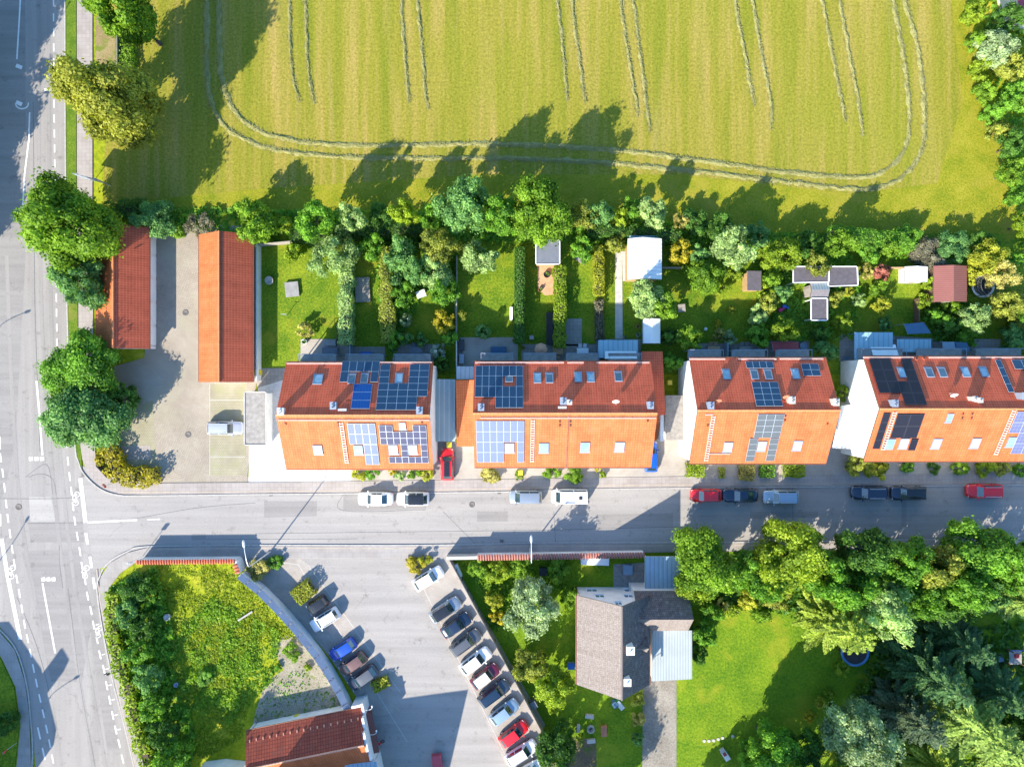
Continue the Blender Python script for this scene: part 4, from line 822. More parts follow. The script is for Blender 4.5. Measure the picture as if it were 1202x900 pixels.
car('very dark blue car parked between the red hatchback and the silver blue estate', 869.5, 581.5, 180, 4.6, 1.8, 1.45, 'paint_ink', 'coupe', None, ST)
car('silver blue estate car half in tree shade on the street, behind the dark blue car', 917.5, 583.5, 180, 4.6, 1.82, 1.5, 'paint_skyblue', 'estate', None, ST)
car('dark navy estate car with roof rails, front one of a shaded pair on the street', 1021.5, 578.5, 180, 4.7, 1.82, 1.5, 'paint_navy', 'estate', None, ST)
car('dark navy car, rear one of a shaded pair on the street', 1067.5, 579, 180, 4.6, 1.8, 1.5, 'paint_navy', 'suv', 'paint_black', ST, trim='paint_black')
car('bright red car standing alone near the right edge of the street', 1157, 576.5, 180, 4.65, 1.84, 1.55, 'paint_red', 'suv', None, ST)
rc = car('red car with a dark roof stripe in the driveway below the teal carport', 525, 545, 90, 4.15, 1.74, 1.5, 'paint_red', 'hatch', None)
m = MB(); m.box(-.5, 0, 1.50, 1.9, .72, .02); m.build('sunroof', 'paint_black', rc)
car('blue car half hidden under the eave of the long house block', 764.5, 536, 90, 4.0, 1.72, 1.45, 'paint_royal', 'hatch')
car('silver lavender car parked on the grass pavers in front of the small flat garage', 263.5, 502.5, 0, 4.7, 1.78, 1.45, 'paint_lavender', 'estate')
A = 215.5
car('tiny black two seater with pale front panel, next to the clipped box hedge', 372, 710.5, A - 2, 2.8, 1.6, 1.5, 'paint_black', 'small', None, LR)
car('white estate car in the left row, between the tiny black car and empty bay', 381, 727.5, A - 4, 4.05, 1.75, 1.5, 'paint_white', 'estate', None, LR, trim='paint_black')
car('bright blue hatchback in the left row of the parking lot beside the curved wall', 402, 762.5, A - 2, 3.7, 1.65, 1.5, 'paint_blue', 'hatch', None, LR)
car('reddish brown hatchback between the bright blue and the grey car in the left row', 414, 779.5, A, 3.85, 1.66, 1.5, 'paint_brown', 'hatch', None, LR)
car('dark grey car with brown roof, last of the left row beside a low shaded hedge', 425.5, 796, A, 4.2, 1.74, 1.48, 'paint_slate', 'hatch', 'paint_grey', LR)
B_ = 34
car('white hatchback, topmost of the right row, next to the yellow flowering bush', 502.5, 679, 31, 4.2, 1.76, 1.5, 'paint_white', 'hatch', None, RR)
car('steel grey car with a dark glass roof, second below the yellow flowering bush', 522.5, 716, 33, 4.4, 1.78, 1.5, 'paint_steel', 'hatch', 'paint_black', RR)
car('shiny black saloon with a bright glint, below the steel grey car', 535.5, 734, 34, 4.3, 1.76, 1.45, 'paint_navy', 'sedan', None, RR)
car('plain dark grey estate parked above the white car in the middle of the right row', 546.5, 754.5, 36, 4.5, 1.78, 1.5, 'paint_grey', 'estate', None, RR, trim='paint_black')
car('white hatchback between the dark grey estate and the maroon car', 558, 776, 37, 4.5, 1.8, 1.55, 'paint_white', 'hatch', None, RR)
car('maroon car with a white roof, below the white hatchback in the right row', 569.5, 794, 37, 4.1, 1.72, 1.5, 'paint_maroon', 'hatch', 'paint_white', RR)
car('dark blue green car at the tip of the big building shadow', 580, 814, 36, 4.6, 1.8, 1.5, 'paint_slate', 'suv', 'paint_ink', RR, trim='paint_black')
car('light blue silver car between the dark blue green car and the red one', 592, 836, 37, 4.2, 1.76, 1.5, 'paint_skyblue', 'hatch', None, RR)
car('bright red hatchback in the right row of the parking lot', 603, 861.5, 37, 4.2, 1.74, 1.5, 'paint_red', 'hatch', None, RR)
car('white car directly below the bright red hatchback in the right row', 612, 884, 32, 4.5, 1.8, 1.5, 'paint_white', 'estate', None, RR)
car('white car cut by the bottom edge, last of the right row', 622, 905, 30, 4.4, 1.78, 1.5, 'paint_white', 'hatch', None, RR)
# motorcycle
c = W(443, 872, .5); th = thing('motorcycle', 'small red and black motorcycle beside the white stepped gable', 'motorcycle', (c.x, c.y, .03), R(10)); m = MB()
m.tube([(-.35, 0, .55), (0, 0, .62), (.4, 0, .75), (.62, 0, .35)], [.12, .17, .13, .05], 8); m.build('body', 'plastic_red', th)
for x in (-.62, .62):
    m = MB(); m.tube([(x + .27 * math.cos(k), 0, .3 + .27 * math.sin(k)) for k in np.linspace(0, 2 * math.pi, 15)], .06, 6); m.build('wheel', 'tyre', th)
m = MB(); m.tube([(.42, -.36, .95), (.36, 0, .9), (.42, .36, .95)], .025, 6); m.build('handlebar', 'black_plastic', th); m = MB(); m.box(-.32, 0, .68, .62, .26, .1); m.build('seat', 'black_plastic', th)
m = MB(); m.box(-.75, 0, .75, .36, .4, .32); m.build('top_box', 'plastic_pink', th)

# ------------------------------------------------------------------ walls, fences
def wall_path(name, label, cat, pts, w, h, mat, cap=None, capw=.5, caph=.1, image_h=None, seg=None, gap=0., group=None, capgap=.0):
    """wall through points the photo shows at the height of its top"""
    P = [W(p[0], p[1], h) for p in pts]; P = [Vector((p.x, p.y, 0)) for p in P]; o = P[0].copy(); th = thing(name, label, cat, o, 0, group); m, k = MB(), MB(); cap_objs = []
    for i in range(len(P) - 1):
        a, b = P[i] - o, P[i + 1] - o; d = b - a; l = d.length; rz = math.atan2(d.y, d.x); c = (a + b) / 2
        m.box(c.x, c.y, 0, l - .004, w, h, rz)
        if cap: k.box(c.x, c.y, h + .002, l - capgap, capw, caph, rz)
    m.build('wall', mat, th)
    if cap: k.build('coping', cap, th)
    return th, P, o
def tile_coping(th, o, p, q, h, mats, pitch=.33, w=.55):
    """small half round tiles laid across the top of a wall"""
    m = MB(); a, b = p - o, q - o; d = b - a; l = d.length; d.normalize(); n = Vector((-d.y, d.x, 0)); k = int(l / pitch)
    for i in range(k):
        c = a + d * (i + .5) * (l / k); z = Vector((0, 0, h + .06)); m.tube([c - n * w / 2 + z - Vector((0, 0, .05)), c + z + Vector((0, 0, .05)), c + n * w / 2 + z - Vector((0, 0, .05))], l / k * .42, 6)
    m.build('coping', mats, th)
th, P, o = wall_path('garden_wall', 'white garden wall with small red coping tiles at the street corner of the overgrown plot', 'wall', [(160, 659.5), (276, 658.5), (279.5, 673)], .3, 2.1, 'render_white')
tile_coping(th, o, P[0], P[1] , 2.1, 'tile_coping' if 'tile_coping' in MATS else plain('tile_coping', (.50, .12, .055), .7, var=.25, vs=5)); tile_coping(th, o, P[1] - Vector((0, .35, 0)), P[2], 2.1, 'tile_coping')
cv = [(281, 675), (291, 683), (304.5, 693.5), (317, 706), (329.5, 719), (341, 732), (352.5, 745), (363, 758.5), (372, 770), (381.5, 784), (389.5, 797), (397.5, 811), (405, 826), (409.5, 836)]
th, P, o = wall_path('curved_wall', 'curved wall capped with blue grey metal sheets between overgrown plot and parking lot', 'wall', cv, .3, 2.0, 'render_white'); m = MB()
for i in range(len(P) - 1):
    a, b = P[i] - o, P[i + 1] - o; d = b - a; c = (a + b) / 2; Q = Matrix.Translation((c.x, c.y, 2.14)) @ Matrix.Rotation(math.atan2(d.y, d.x), 4, 'Z') @ Matrix.Rotation(R(-27), 4, 'X'); m.box(0, 0, 0, d.length - .14, .8, .06, 0, 0, Q)
m.build('coping', 'zinc', th); m = MB()
for i in range(1, len(P) - 1): d = P[i + 1] - P[i - 1]; a = P[i] - o; Q = Matrix.Translation((a.x, a.y, 2.14)) @ Matrix.Rotation(math.atan2(d.y, d.x), 4, 'Z') @ Matrix.Rotation(R(-27), 4, 'X'); m.box(0, 0, 0, .1, .84, .09, 0, 0, Q)
m.build('cap_joint', 'slate_grey', th)
th, P, o = wall_path('garden_wall', 'long garden wall with faded red coping tiles along the lower pavement', 'wall', [(560, 654), (640, 653), (757, 651)], .3, 1.95, 'render_white'); plain('tile_coping_old', (.38, .15, .115), .75, var=.25, vs=5)
for i in (0, 1): tile_coping(th, o, P[i], P[i + 1], 1.95, 'tile_coping_old', .33, .7)
wall_path('wall_stub', 'low pale concrete wall stub joining the long red coped wall to the lot fence', 'wall', [(524, 655), (560, 654.2)], .3, 1.7, 'concrete', 'concrete', .4, .08)
m = MB(); th, P, o = wall_path('lot_fence', 'straight dark fence along the right side of the parking lot', 'fence', [(528, 657), (553, 703), (581, 755), (608, 805), (635, 856), (664, 912)], .07, 1.65, 'concrete_dark', 'dark_metal', .12, .05)
for i in range(22):
    t = i / 21; a = (P[0].lerp(P[-1], t)) - o; m.box(a.x + .12, a.y - .07, 0, .09, .09, 1.66, R(-62))
m.build('post', 'dark_metal', th)
th, P, o = wall_path('mesh_fence', 'low dark railing at the street corner beside the yellow flowering hedge', 'fence', [(112.5, 531), (113, 547), (125.5, 560.5)], .05, 1.1, 'net_grey', 'dark_metal', .08, .05)
for lab, pts, hh, mt in (('white garden boundary wall beside the long orange garage', [(301, 282), (301, 405), (301, 447)], 1.5, 'render_white'), ('grey fence between the first and second house block gardens', [(536, 300), (535.5, 395)], 1.4, 'wood_grey'),
                         ('pale low wall beside the dark bins left of the brick terrace', [(535.8, 399), (535.8, 431)], 1.8, 'concrete'), ('low rail fence behind the white barn roof', [(772, 314), (810, 314)], 1.0, 'wood_grey'),
                         ('rear timber fence behind the little greenhouse', [(1045, 314), (1072, 314)], 1.2, 'wood_light'), ('dark divider fence between lawn and vine covered beds', [(1079, 350), (1079, 380)], 1.3, 'wood_dark'), ('rear garden fence at the hedge behind the first lawn', [(302, 287), (345, 283)], 1.3, 'wood_grey'),
                         ('grey panel fence between the two slab terraces with blue rails', [(854.5, 402), (854.5, 424)], 1.7, 'zinc'), ('tall dark privacy screen left of the white flowering hydrangea', [(410.5, 402), (410.5, 424)], 1.8, 'zinc'), ('wire fence along the verge beside the field hedge', [(137, 20), (137.5, 80)], 1.2, 'net_grey')):
    wall_path('garden_fence', lab, 'fence', pts, .08 if mt != 'render_white' else .2, hh, mt, mt, .12, .05)

# ------------------------------------------------------------------ street furniture
def lamp(label, gx, gy, h, arm, adir, post='alu_frame'):
    b = G(gx, gy); th = thing('street_lamp', label, 'street lamp', b, R(adir), 'curved street lamps'); m = MB(); m.tube([(0, 0, 0), (0, 0, .6), (0, 0, h * .6), (0, 0, h - .6)], [.1, .1, .075, .06], 10)
    m.build('pole', post, th); m = MB(); m.tube(smooth_path([(0, 0, h - .62), (.15, 0, h - .2), (arm * .45, 0, h + .12), (arm, 0, h + .2)], 5), .045, 8); m.build('arm', post, th)
    m = MB(); m.lathe([(0, .1), (.1, .1), (.16, .04), (.16, -.03), (0, -.05)], 12); m.v = [(arm + .3 + x * 3., y * 1.05, h + .2 + z) for x, y, z in m.v]; m.build('lamp_head', post, th)
lamp('pale curved street lamp on the lower pavement beside the white wall corner', 318, 647, 8, 2.6, 98); lamp('pale street lamp on the lower pavement behind the red coped garden wall', 622, 643, 8, 2.7, 91)
for l, x, y, d in (('street lamp outside the left edge, its curved shadow lies on the upper main road', -62, 466, 20), ('street lamp outside the left edge, its shadow reaches the asphalt patch', -50, 724, 60), ('street lamp at the lower left pavement, its curved shadow crosses the main road', -2, 899, 30), ('street lamp outside the upper left edge beside the road trees', -40, 204, 10)):
    lamp(l, x, y, 8, 2.8, d)
def sign_post(label, gx, gy, h, face, kind='round', rz=0., mat2='white_metal', name='road_sign'):
    b = G(gx, gy); th = thing(name, label, 'sign', b, R(rz)); m = MB(); m.tube([(0, 0, .1), (0, 0, h)], .035, 8); m.build('post', 'alu_frame', th); m = MB()
    if kind == 'round':
        v = [(-.05, .32 * math.cos(k), h - .3 + .32 * math.sin(k)) for k in np.linspace(0, 2 * math.pi, 21)[:-1]]; m.add(v + [(-.075, y, z) for _, y, z in v], [tuple(range(20)), tuple(range(39, 19, -1))] + [(i, 20 + i, 20 + (i + 1) % 20, (i + 1) % 20) for i in range(20)])
    else: m.box(-.06, 0, h - .75, .03, .6, .7)
    m.build('sign_face', face, th)
sign_post('dark red round road sign on the corner pavement near the yellow hedge', 134, 567, 2.4, 'sign_face', rz=35); sign_post('thin pole sign behind the corner of the white garden wall', 168, 652.5, 3.6, 'white_metal', 'square', 90)
sign_post('round pink red road sign on a slanting pole at the lower left corner', 20, 871, 2.6, 'sign_face', rz=150); sign_post('small dark sign post on the pavement beside the bramble bank', 133.5, 785, 1.8, 'dark_metal', 'square', 80)
b = G(120, 216); th = thing('direction_sign', 'wide grey direction sign board on two posts over the pavement', 'road sign', b, R(-14)); m = MB()
for x in (-1.2, 1.2): m.tube([(x, 0, .1), (x, 0, 3.6)], .05, 8)
m.build('post', 'alu_frame', th); m = MB(); m.box(0, -.09, 1.7, 3.5, .06, 1.8); m.build('board', 'zinc', th)
for l, x, y, r in (('small round bracket lamp upper on the white stepped gable wall', 436, 833, 3.0), ('small round bracket lamp lower on the white stepped gable wall', 441, 862, 2.8)):
    c = W(x, y, r); th = thing('wall_lamp', l, 'lamp', (c.x - .75, c.y - .1, 0), R(15)); m = MB(); m.tube(smooth_path([(0, 0, r - .2), (.5, 0, r), (.85, .1, r), (.95, .3, r)], 4), .035, 6); m.build('bracket', 'white_metal', th); m = MB(); m.lathe([(0, .1), (.1, .06), (.13, 0), (.1, -.06), (0, -.1)], 10, (.95, .34, r)); m.build('globe', 'plastic_white', th)
c = G(514, 893); th = thing('box_trailer', 'dark red covered trailer box standing in the shaded part of the lot', 'trailer', c, R(96)); m = MB(); m.box(0, 0, .25, 2.4, 1.2, .75); m.build('cover', 'patch_red', th); m = MB()
for x in (-.6, .6): m.box(x, 0, 0, .08, .4, .248)
m.build('foot', 'dark_metal', th)
for lab, x, y in (('round iron manhole cover in the middle of the side street', 554, 592), ):
    pass

# ------------------------------------------------------------------ garden buildings and things
# white barn roof
p0, p1 = W(737, 280, 3.4), W(777, 328, 3.4); xr = W(755.5, 300, 4.3).x; th = thing('garden_hall', 'large white metal roofed garden hut at the end of the pale path', 'shed', ((p0.x + p1.x) / 2, (p0.y + p1.y) / 2, 0)); cx, cy = (p0.x + p1.x) / 2, (p0.y + p1.y) / 2; L = p0.y - p1.y
m = MB()
for ye, s in ((p0.x - cx, 0), (p1.x - cx, 1)):
    xe = ye; q = [(xr - cx, -L / 2, 4.2), (xr - cx, L / 2, 4.2), (xe, L / 2, 3.3), (xe, -L / 2, 3.3)]; l = math.hypot(xe - xr + cx, .9); m.face(q if s == 0 else q[::-1], [(0, 0), (L, 0), (L, l), (0, l)] if s == 0 else [(0, l), (L, l), (L, 0), (0, 0)])
m.build('roof', 'sheet_white', th); m = MB(); prof = [(p0.x - cx + .2, 0), (p1.x - cx - .2, 0), (p1.x - cx - .2, 3.25), (xr - cx, 4.1), (p0.x - cx + .2, 3.25)]
m.add([(x, -L / 2 + .2, z) for x, z in prof] + [(x, L / 2 - .5, z) for x, z in prof], [(0, 1, 2, 3, 4), (9, 8, 7, 6, 5), (1, 6, 7, 2), (5, 0, 4, 9)]); m.build('wall', 'wood_light', th)
m = MB(); m.box(0, L / 2 - .1, 3.0, (p1.x - p0.x) * .9, .6, .1); m.box(0, L / 2 + .25, 2.6, (p1.x - p0.x) * .86, .5, .12); m.build('rear_canopy', 'polycarb', th)
def roof_shed(name, label, cat, pts, h, rise, mats, wallm, axis='Y'):
    P = [W(p[0], p[1], h) for p in pts]; x0, x1 = min(p.x for p in P), max(p.x for p in P); y0, y1 = min(p.y for p in P), max(p.y for p in P); cx, cy = (x0 + x1) / 2, (y0 + y1) / 2; th = thing(name, label, cat, (cx, cy, 0), R(90) if axis == 'Y' else 0)
    w, d = (x1 - x0, y1 - y0) if axis == 'X' else (y1 - y0, x1 - x0); gable_local(name, th, -w / 2, w / 2, -d / 2, d / 2, 0, h, h + rise, mats, wallm); m = MB(); m.box(-w / 2 + .06, 0, .05, .05, .8, 1.8); m.build('door', 'wood_grey', th); return th
roof_shed('garden_cabin', 'reddish brown gabled garden cabin roof among vines, left of the round trampoline', 'cabin', q4(1096, 312, 1135, 354), 2.5, .7, ('bitumen_brown', 'bitumen_brown'), 'wood_dark')
roof_shed('garden_shed', 'white tent roofed garden pavilion next to the big green silver tree', 'tent', q4(755, 374, 775, 403), 2.2, .5, ('awning_white', 'awning_white'), 'awning_white')
flat_building('garden_shed', 'small wooden shed with a grey roof standing alone on the sunny lawn', 'shed', q4(877, 318, 894, 341), 2.2, 'felt_dark', 'wood_light', edge='wood_light', slope=(-.06, 0))
flat_building('garden_studio', 'dark flat garden roof with pale rim above the orange deck', 'shed', q4(629, 282, 657, 310), 2.6, 'slate_grey', 'wood_light', edge='white_metal', parapet='white_metal')
flat_building('garden_pergola', 'long black roofed pergola with white beams under the spreading olive tree', 'pergola', [(931, 313), (973, 313), (973, 331), (931, 332)], 2.5, 'felt_dark', 'white_metal', posts=True, parapet='white_metal')
flat_building('garden_pergola', 'black roof in two panels with white rim, right of the olive tree', 'pergola', [(973, 313), (1006, 313), (1007, 335), (972, 336)], 2.45, 'felt_dark', 'white_metal', posts=True, parapet='white_metal')
m = MB(); p, q = W(989.5, 314, 2.47), W(989.5, 335, 2.47)
roof_shed('tool_shed', 'little grey gabled roof between the black pergolas', 'shed', q4(951, 332, 972, 349), 2.3, .5, ('bitumen', 'sheet_grey'), 'wood_grey', 'X')
flat_building('garden_pergola', 'black roofed pergola nearest the houses, with a white frame', 'pergola', [(952, 350), (971, 350), (971, 376), (952, 376)], 2.4, 'felt_dark', 'white_metal', posts=True, parapet='white_metal')
roof_shed('greenhouse', 'tiny white greenhouse with one dark roof panel on the lawn', 'greenhouse', q4(1062, 313, 1089, 331), 1.9, .5, ('awning_white', 'awning_white'), 'plastic_white'); 
flat_building('conservatory', 'blue glass conservatory roof with a white awning behind the long house block', 'conservatory', q4(702, 399, 749, 420), 2.7, 'polycarb', 'window_glass', edge='zinc')
flat_building('conservatory', 'pale blue glass terrace roof crossed by a white sun streak', 'conservatory', q4(1003, 390, 1048, 424), 2.8, 'polycarb', 'window_glass', edge='zinc', posts=True)
flat_building('conservatory', 'lower blue terrace roof next to the dark blue sail', 'conservatory', q4(1053, 398, 1093, 413), 2.5, 'polycarb', 'window_glass', edge='zinc', posts=True)
def awning(label, pts, h, drop, mat, name='awning'):
    P = [W(*p, h) for p in pts]; c = sum(P, Vector()) / 4; th = thing(name, label, 'awning', (c.x, c.y, 0)); m = MB(); Q = [Vector((p.x - c.x, p.y - c.y, h - (drop if i < 2 else 0))) for i, p in enumerate(P)]
    m.face([Q[0], Q[3], Q[2], Q[1]]); m.face([q - Vector((0, 0, .04)) for q in (Q[0], Q[1], Q[2], Q[3])])
    for i in range(4): a, b = Q[i], Q[(i + 1) % 4]; m.face([a, b, b - Vector((0, 0, .04)), a - Vector((0, 0, .04))])
    m.build('cloth', mat, th); m = MB()
    for a, b in ((Q[0], Q[3]), (Q[1], Q[2])): m.tube([a - Vector((0, 0, .08)), b - Vector((0, 0, .08))], .03, 6)
    for q in Q[:2]: m.tube([(q.x, q.y, .04), (q.x, q.y, q.z - .1)], .04, 6)
    m.build('frame', 'zinc', th)
awning('white awning over the blue glass conservatory', [(711, 409), (747, 409), (748, 421), (710, 421)], 3.0, .4, 'awning_white'); awning('white awning on the pale blue terrace roof at the right block', [(1023, 404), (1053, 404), (1055, 417), (1025, 417)], 3.1, .4, 'awning_white')
awning('dark red awning behind the house with H shaped panels', [(907, 401), (938, 401), (938, 412), (908, 413)], 2.7, .3, 'awning_red'); awning('dark blue sun sail at the terrace of the right block', [(1063, 380), (1086, 378), (1093, 391), (1066, 392)], 2.6, .3, 'awning_blue', 'sun_sail')
awning('grey blue awning left of the red flower pot on the right terrace', [(1108, 401), (1122, 401), (1122, 412), (1108, 412)], 2.6, .3, 'sheet_blue'); awning('darker blue awning right of the red flower pot on the right terrace', [(1124, 401), (1137, 402), (1139, 412), (1124, 412)], 2.5, .3, 'awning_blue')
def trampoline(label, px, py, r, ring, net=True, h=.8):
    c = W(px, py, h); th = thing('trampoline', label, 'trampoline', (c.x, c.y, 0)); m = MB(); m.lathe([(r * .84, h), (r * .86, h + .05), (r, h + .05), (r * 1.02, h - .02), (r * .98, h - .06)], 32); m.build('rim', ring, th)
    m = MB(); m.lathe([(r * .845, h + .0), (0, h - .03)], 32); m.build('jumping_mat', 'mat_black', th); m = MB()
    for k in range(6):
        a = k * math.pi / 3; m.tube([(r * math.cos(a), r * math.sin(a), 0), (r * math.cos(a), r * math.sin(a), h + (1.8 if net else -.05))], .04, 6)
    m.build('pole', 'dark_metal', th)
    if net:
        m = MB()
        for k in range(40):
            a = k * math.pi / 20; m.tube([(r * math.cos(a), r * math.sin(a), h + .1), (r * math.cos(a), r * math.sin(a), h + 1.75)], .012, 4)
        for z in (h + .6, h + 1.1, h + 1.75): m.tube([(r * math.cos(t), r * math.sin(t), z) for t in np.linspace(0, 2 * math.pi, 33)], .02, 5)
        m.build('safety_net', 'net_grey', th)
trampoline('round trampoline with pale rim and net beside the reddish cabin', 1154, 336, 1.45, 'plastic_white'); trampoline('round trampoline with blue rim half under the big conifer', 1004, 765, 1.85, 'tub_blue', False)
# deck and small furniture
sheet('wooden_deck', [(631, 308), (654, 308), (654, 345), (640, 347), (631, 338)], .14, 'deck_orange', thick=.1)
def box_item(name, label, cat, px, py, sx, sy, sz, mat, rz=0., z0=.045, top=None, legs=False, group=None, hpx=None):
    c = W(px, py, z0 + sz); th = thing(name, label, cat, (c.x, c.y, z0), R(rz), group); m = MB()
    if legs:
        for dx in (-1, 1):
            for dy in (-1, 1): l = MB(); l.box(dx * (sx / 2 - .06), dy * (sy / 2 - .06), 0, .06, .06, sz - .06); l.build('leg', mat, th)
        m.box(0, 0, sz - .058, sx, sy, .05); m.build('table_top' if 'table' in name else 'seat', top or mat, th)
        if 'bench' in name or 'sofa' in name: b = MB(); b.box(0, sy / 2 - .05, sz, sx, .08, .42); b.build('backrest', mat, th)
    else:
        e = .03; m.prism([(-sx / 2 + e, -sy / 2 + e), (sx / 2 - e, -sy / 2 + e), (sx / 2 - e, sy / 2 - e), (-sx / 2 + e, sy / 2 - e)], 0, sz * .9); m.build('body', mat, th); t = MB(); t.box(0, 0, sz * .9 + .003, sx, sy, sz * .1); t.build('lid', top or mat, th)
    return th
box_item('sandbox', 'square grey covered sandbox on the first lawn', 'sandbox', 342.5, 339.5, 1.75, 1.9, .35, 'wood_grey', 6, top='concrete_dark')
box_item('garden_bed', 'grey slab raised bed in the shaded second garden', 'raised bed', 425.5, 340, 1.9, 3.2, .3, 'wood_grey', 2, top='terrace_slabs')
box_item('garden_table', 'white square table under the trees of the third garden', 'table', 494, 345, 1.2, .9, .72, 'plastic_white', 20, legs=True)
box_item('garden_sofa', 'dark corner sofa on the brick terrace by the house', 'sofa', 585, 411, 2.0, .9, .42, 'slate_grey', 0, top='awning_blue', legs=False); box_item('waste_bin', 'black waste bin against the pale low wall', 'bin', 541.5, 405, .7, 1.4, 1.1, 'black_plastic', 0, top='dark_metal')
box_item('waste_bin', 'grey lidded bin below the black one at the pale low wall', 'bin', 541.8, 421, .6, 1.2, 1.1, 'zinc', 0, top='sheet_blue'); box_item('garden_table', 'dark terrace table behind the first house block', 'table', 387, 412, 2.0, 1.0, .74, 'slate_grey', 0, top='slate_grey', legs=True)
box_item('barbecue', 'grey garden grill on the terrace corner of the first block', 'grill', 387, 402.5, 1.5, .7, .9, 'zinc', 0, top='concrete_dark'); box_item('lounge_mat', 'bright blue lounger on the shaded terrace of the first block', 'lounger', 430, 415.5, 1.5, .6, .35, 'plastic_blue', 0, legs=True)
box_item('vegetable_frame', 'tall dark slatted planting frame between clipped hedge and deck', 'planter', 645.5, 385.5, .9, 4.2, .5, 'wood_dark', 0, top='mat_black'); box_item('solar_table', 'pale panel board standing at the dark clipped hedge', 'board', 600, 368, .4, 1.7, .7, 'white_metal', 0, top='plastic_white')
box_item('garden_lounger', 'grey lounger at the edge of the narrow lawn', 'lounger', 681.5, 305, 1.5, .6, .4, 'wood_grey', -35, top='concrete_dark', legs=False); box_item('garden_swing', 'pale blue covered swing by the white pavilion', 'cover', 751, 367.5, .8, .6, .5, 'sheet_blue', 30)
box_item('storage_box', 'grey pale chest on the shaded lawn right of the big silver green tree', 'box', 800.5, 361.5, .9, 1.0, .6, 'concrete', 5, top='terrace_slabs'); box_item('stepping_box', 'small pale stone block on the shaded lawn beside the clipped hedge', 'stone block', 624, 396, .55, .5, .3, 'concrete', 0)
box_item('garden_bench', 'upper grey bench of three around the fire pit', 'bench', 692, 841, 1.1, .5, .42, 'concrete', -5, legs=False, group='stone benches round the fire pit'); box_item('garden_bench', 'upright grey bench left of the fire pit', 'bench', 679, 855, .42, 1.0, .42, 'concrete', -3, legs=False, group='stone benches round the fire pit')
box_item('garden_bench', 'lower grey bench of three around the fire pit', 'bench', 694, 870, 1.1, .5, .42, 'concrete', 6, legs=False, group='stone benches round the fire pit'); box_item('garden_bench', 'reddish wooden bench right of the fire pit', 'bench', 709, 857.5, .75, 1.5, .45, 'terracotta', 3, legs=True)
c = W(693.5, 856, .3); th = thing('fire_pit', 'round grey stone fire pit on the shaded lawn', 'fire pit', (c.x, c.y, .03)); m = MB(); m.lathe([(.52, 0), (.5, .32), (.36, .32), (.34, .1), (0, .1)], 18); m.build('stone_ring', 'stone', th); m = MB(); m.box(.02, .03, .102, .4, .1, .09, .5); m.box(-.02, -.05, .2, .38, .1, .08, 1.8); m.build('log', 'bark', th)
box_item('garden_tub', 'small bright blue box against the west wall of the brown house', 'tub', 670.5, 782, .9, .8, .7, 'sheet_blue', 3, top='plastic_blue', group=None); box_item('water_tank', 'grey blue tank leaning on the parking lot fence', 'tank', 625.5, 828, 1.0, .9, 1.1, 'slate_grey', 30)
box_item('garden_table', 'pale blue square table on the dark yard behind the red coped wall', 'table', 737, 669, 1.25, 1.25, .75, 'sheet_blue', 0, top='sheet_blue', legs=True); box_item('garden_shelter', 'long white sheet box behind the red coped wall', 'bike box', 698.5, 659, 3.6, .9, 1.1, 'white_metal', -2, top='awning_white')
box_item('storage_box', 'white narrow board box by the top of the parking lot fence', 'box', 537.5, 670, .5, 1.7, .9, 'white_metal', 24, top='plastic_white'); box_item('compost_bin', 'black compost box in the shade beside the silver willow', 'bin', 637.5, 671, 1.0, 1.0, .9, 'black_plastic', 0)
box_item('waste_bin', 'dark blue wheelie bin at the south tip of the brown house', 'bin', 722, 827.5, .6, .75, 1.05, 'awning_blue', 30); box_item('waste_bin', 'mint green covered cart at the south tip of the brown house', 'cart', 728, 828, .6, 1.2, .9, 'plastic_green', 40, top='sheet_teal')
box_item('waste_bin', 'yellow recycling bin on the grass strip left of the white gable', 'bin', 786.5, 449, .55, .6, 1.05, 'plastic_yellow', 0); box_item('waste_bin', 'yellow recycling bin in the front garden by the dark spiky bush', 'bin', 611, 555, .6, .65, 1.05, 'plastic_yellow', 0); box_item('waste_bin', 'yellow lidded box above the red car bonnet', 'bin', 527, 522, .6, .7, 1.1, 'plastic_white', 0, top='plastic_yellow')
box_item('flower_crate', 'yellow square crate on the shaded rubble behind the red brown building', 'crate', 347.5, 842.5, .6, .6, .6, 'plastic_yellow', 10); box_item('toy_box', 'yellow bin beside the gravel yard at the long garage', 'bin', 302, 437, .7, .7, .9, 'plastic_yellow', 0)
box_item('timber_trough', 'old grey timber frame lying in the tall grass of the plot', 'trough', 287.5, 723, 2.2, .22, .3, 'stone', 32)
for lab, x, y, s, mt in (('small round red flower pot on the right terrace rail', 1112, 410, .38, 'plastic_red'), ('round grey stone table on the shaded first lawn', 315.5, 329, .55, 'stone'), ('round concrete well ring in the overgrown plot', 195.5, 724.5, .42, 'concrete'), ('round pale garden table on the shaded terrace by the red awning', 943.5, 406, .5, 'sheet_blue'), ('pale round table at the teal terrace left of the right block', 994, 422, .4, 'sheet_blue'), ('blue drum in the shade of the bramble bank', 206, 804, .3, 'zinc'), ('turquoise ball deep in the bramble bank', 173, 819, .3, 'sheet_teal'), ('small white ball on the shaded lawn by the orange flowers', 829, 386, .25, 'plastic_white')):
    c = W(x, y, .6); th = thing('garden_pot', lab, 'pot' if 'pot' in lab else ('table' if 'table' in lab else ('ball' if 'ball' in lab else 'drum')), (c.x, c.y, .04)); m = MB(); m.lathe([(s * .8, 0), (s, .5), (s, .56), (s * .85, .56), (s * .8, .45), (0, .45)] if 'ball' not in lab else [(0, 0), (s * .7, s * .3), (s, s), (s * .7, s * 1.7), (0, s * 2)], 16); m.build('body', mt, th)
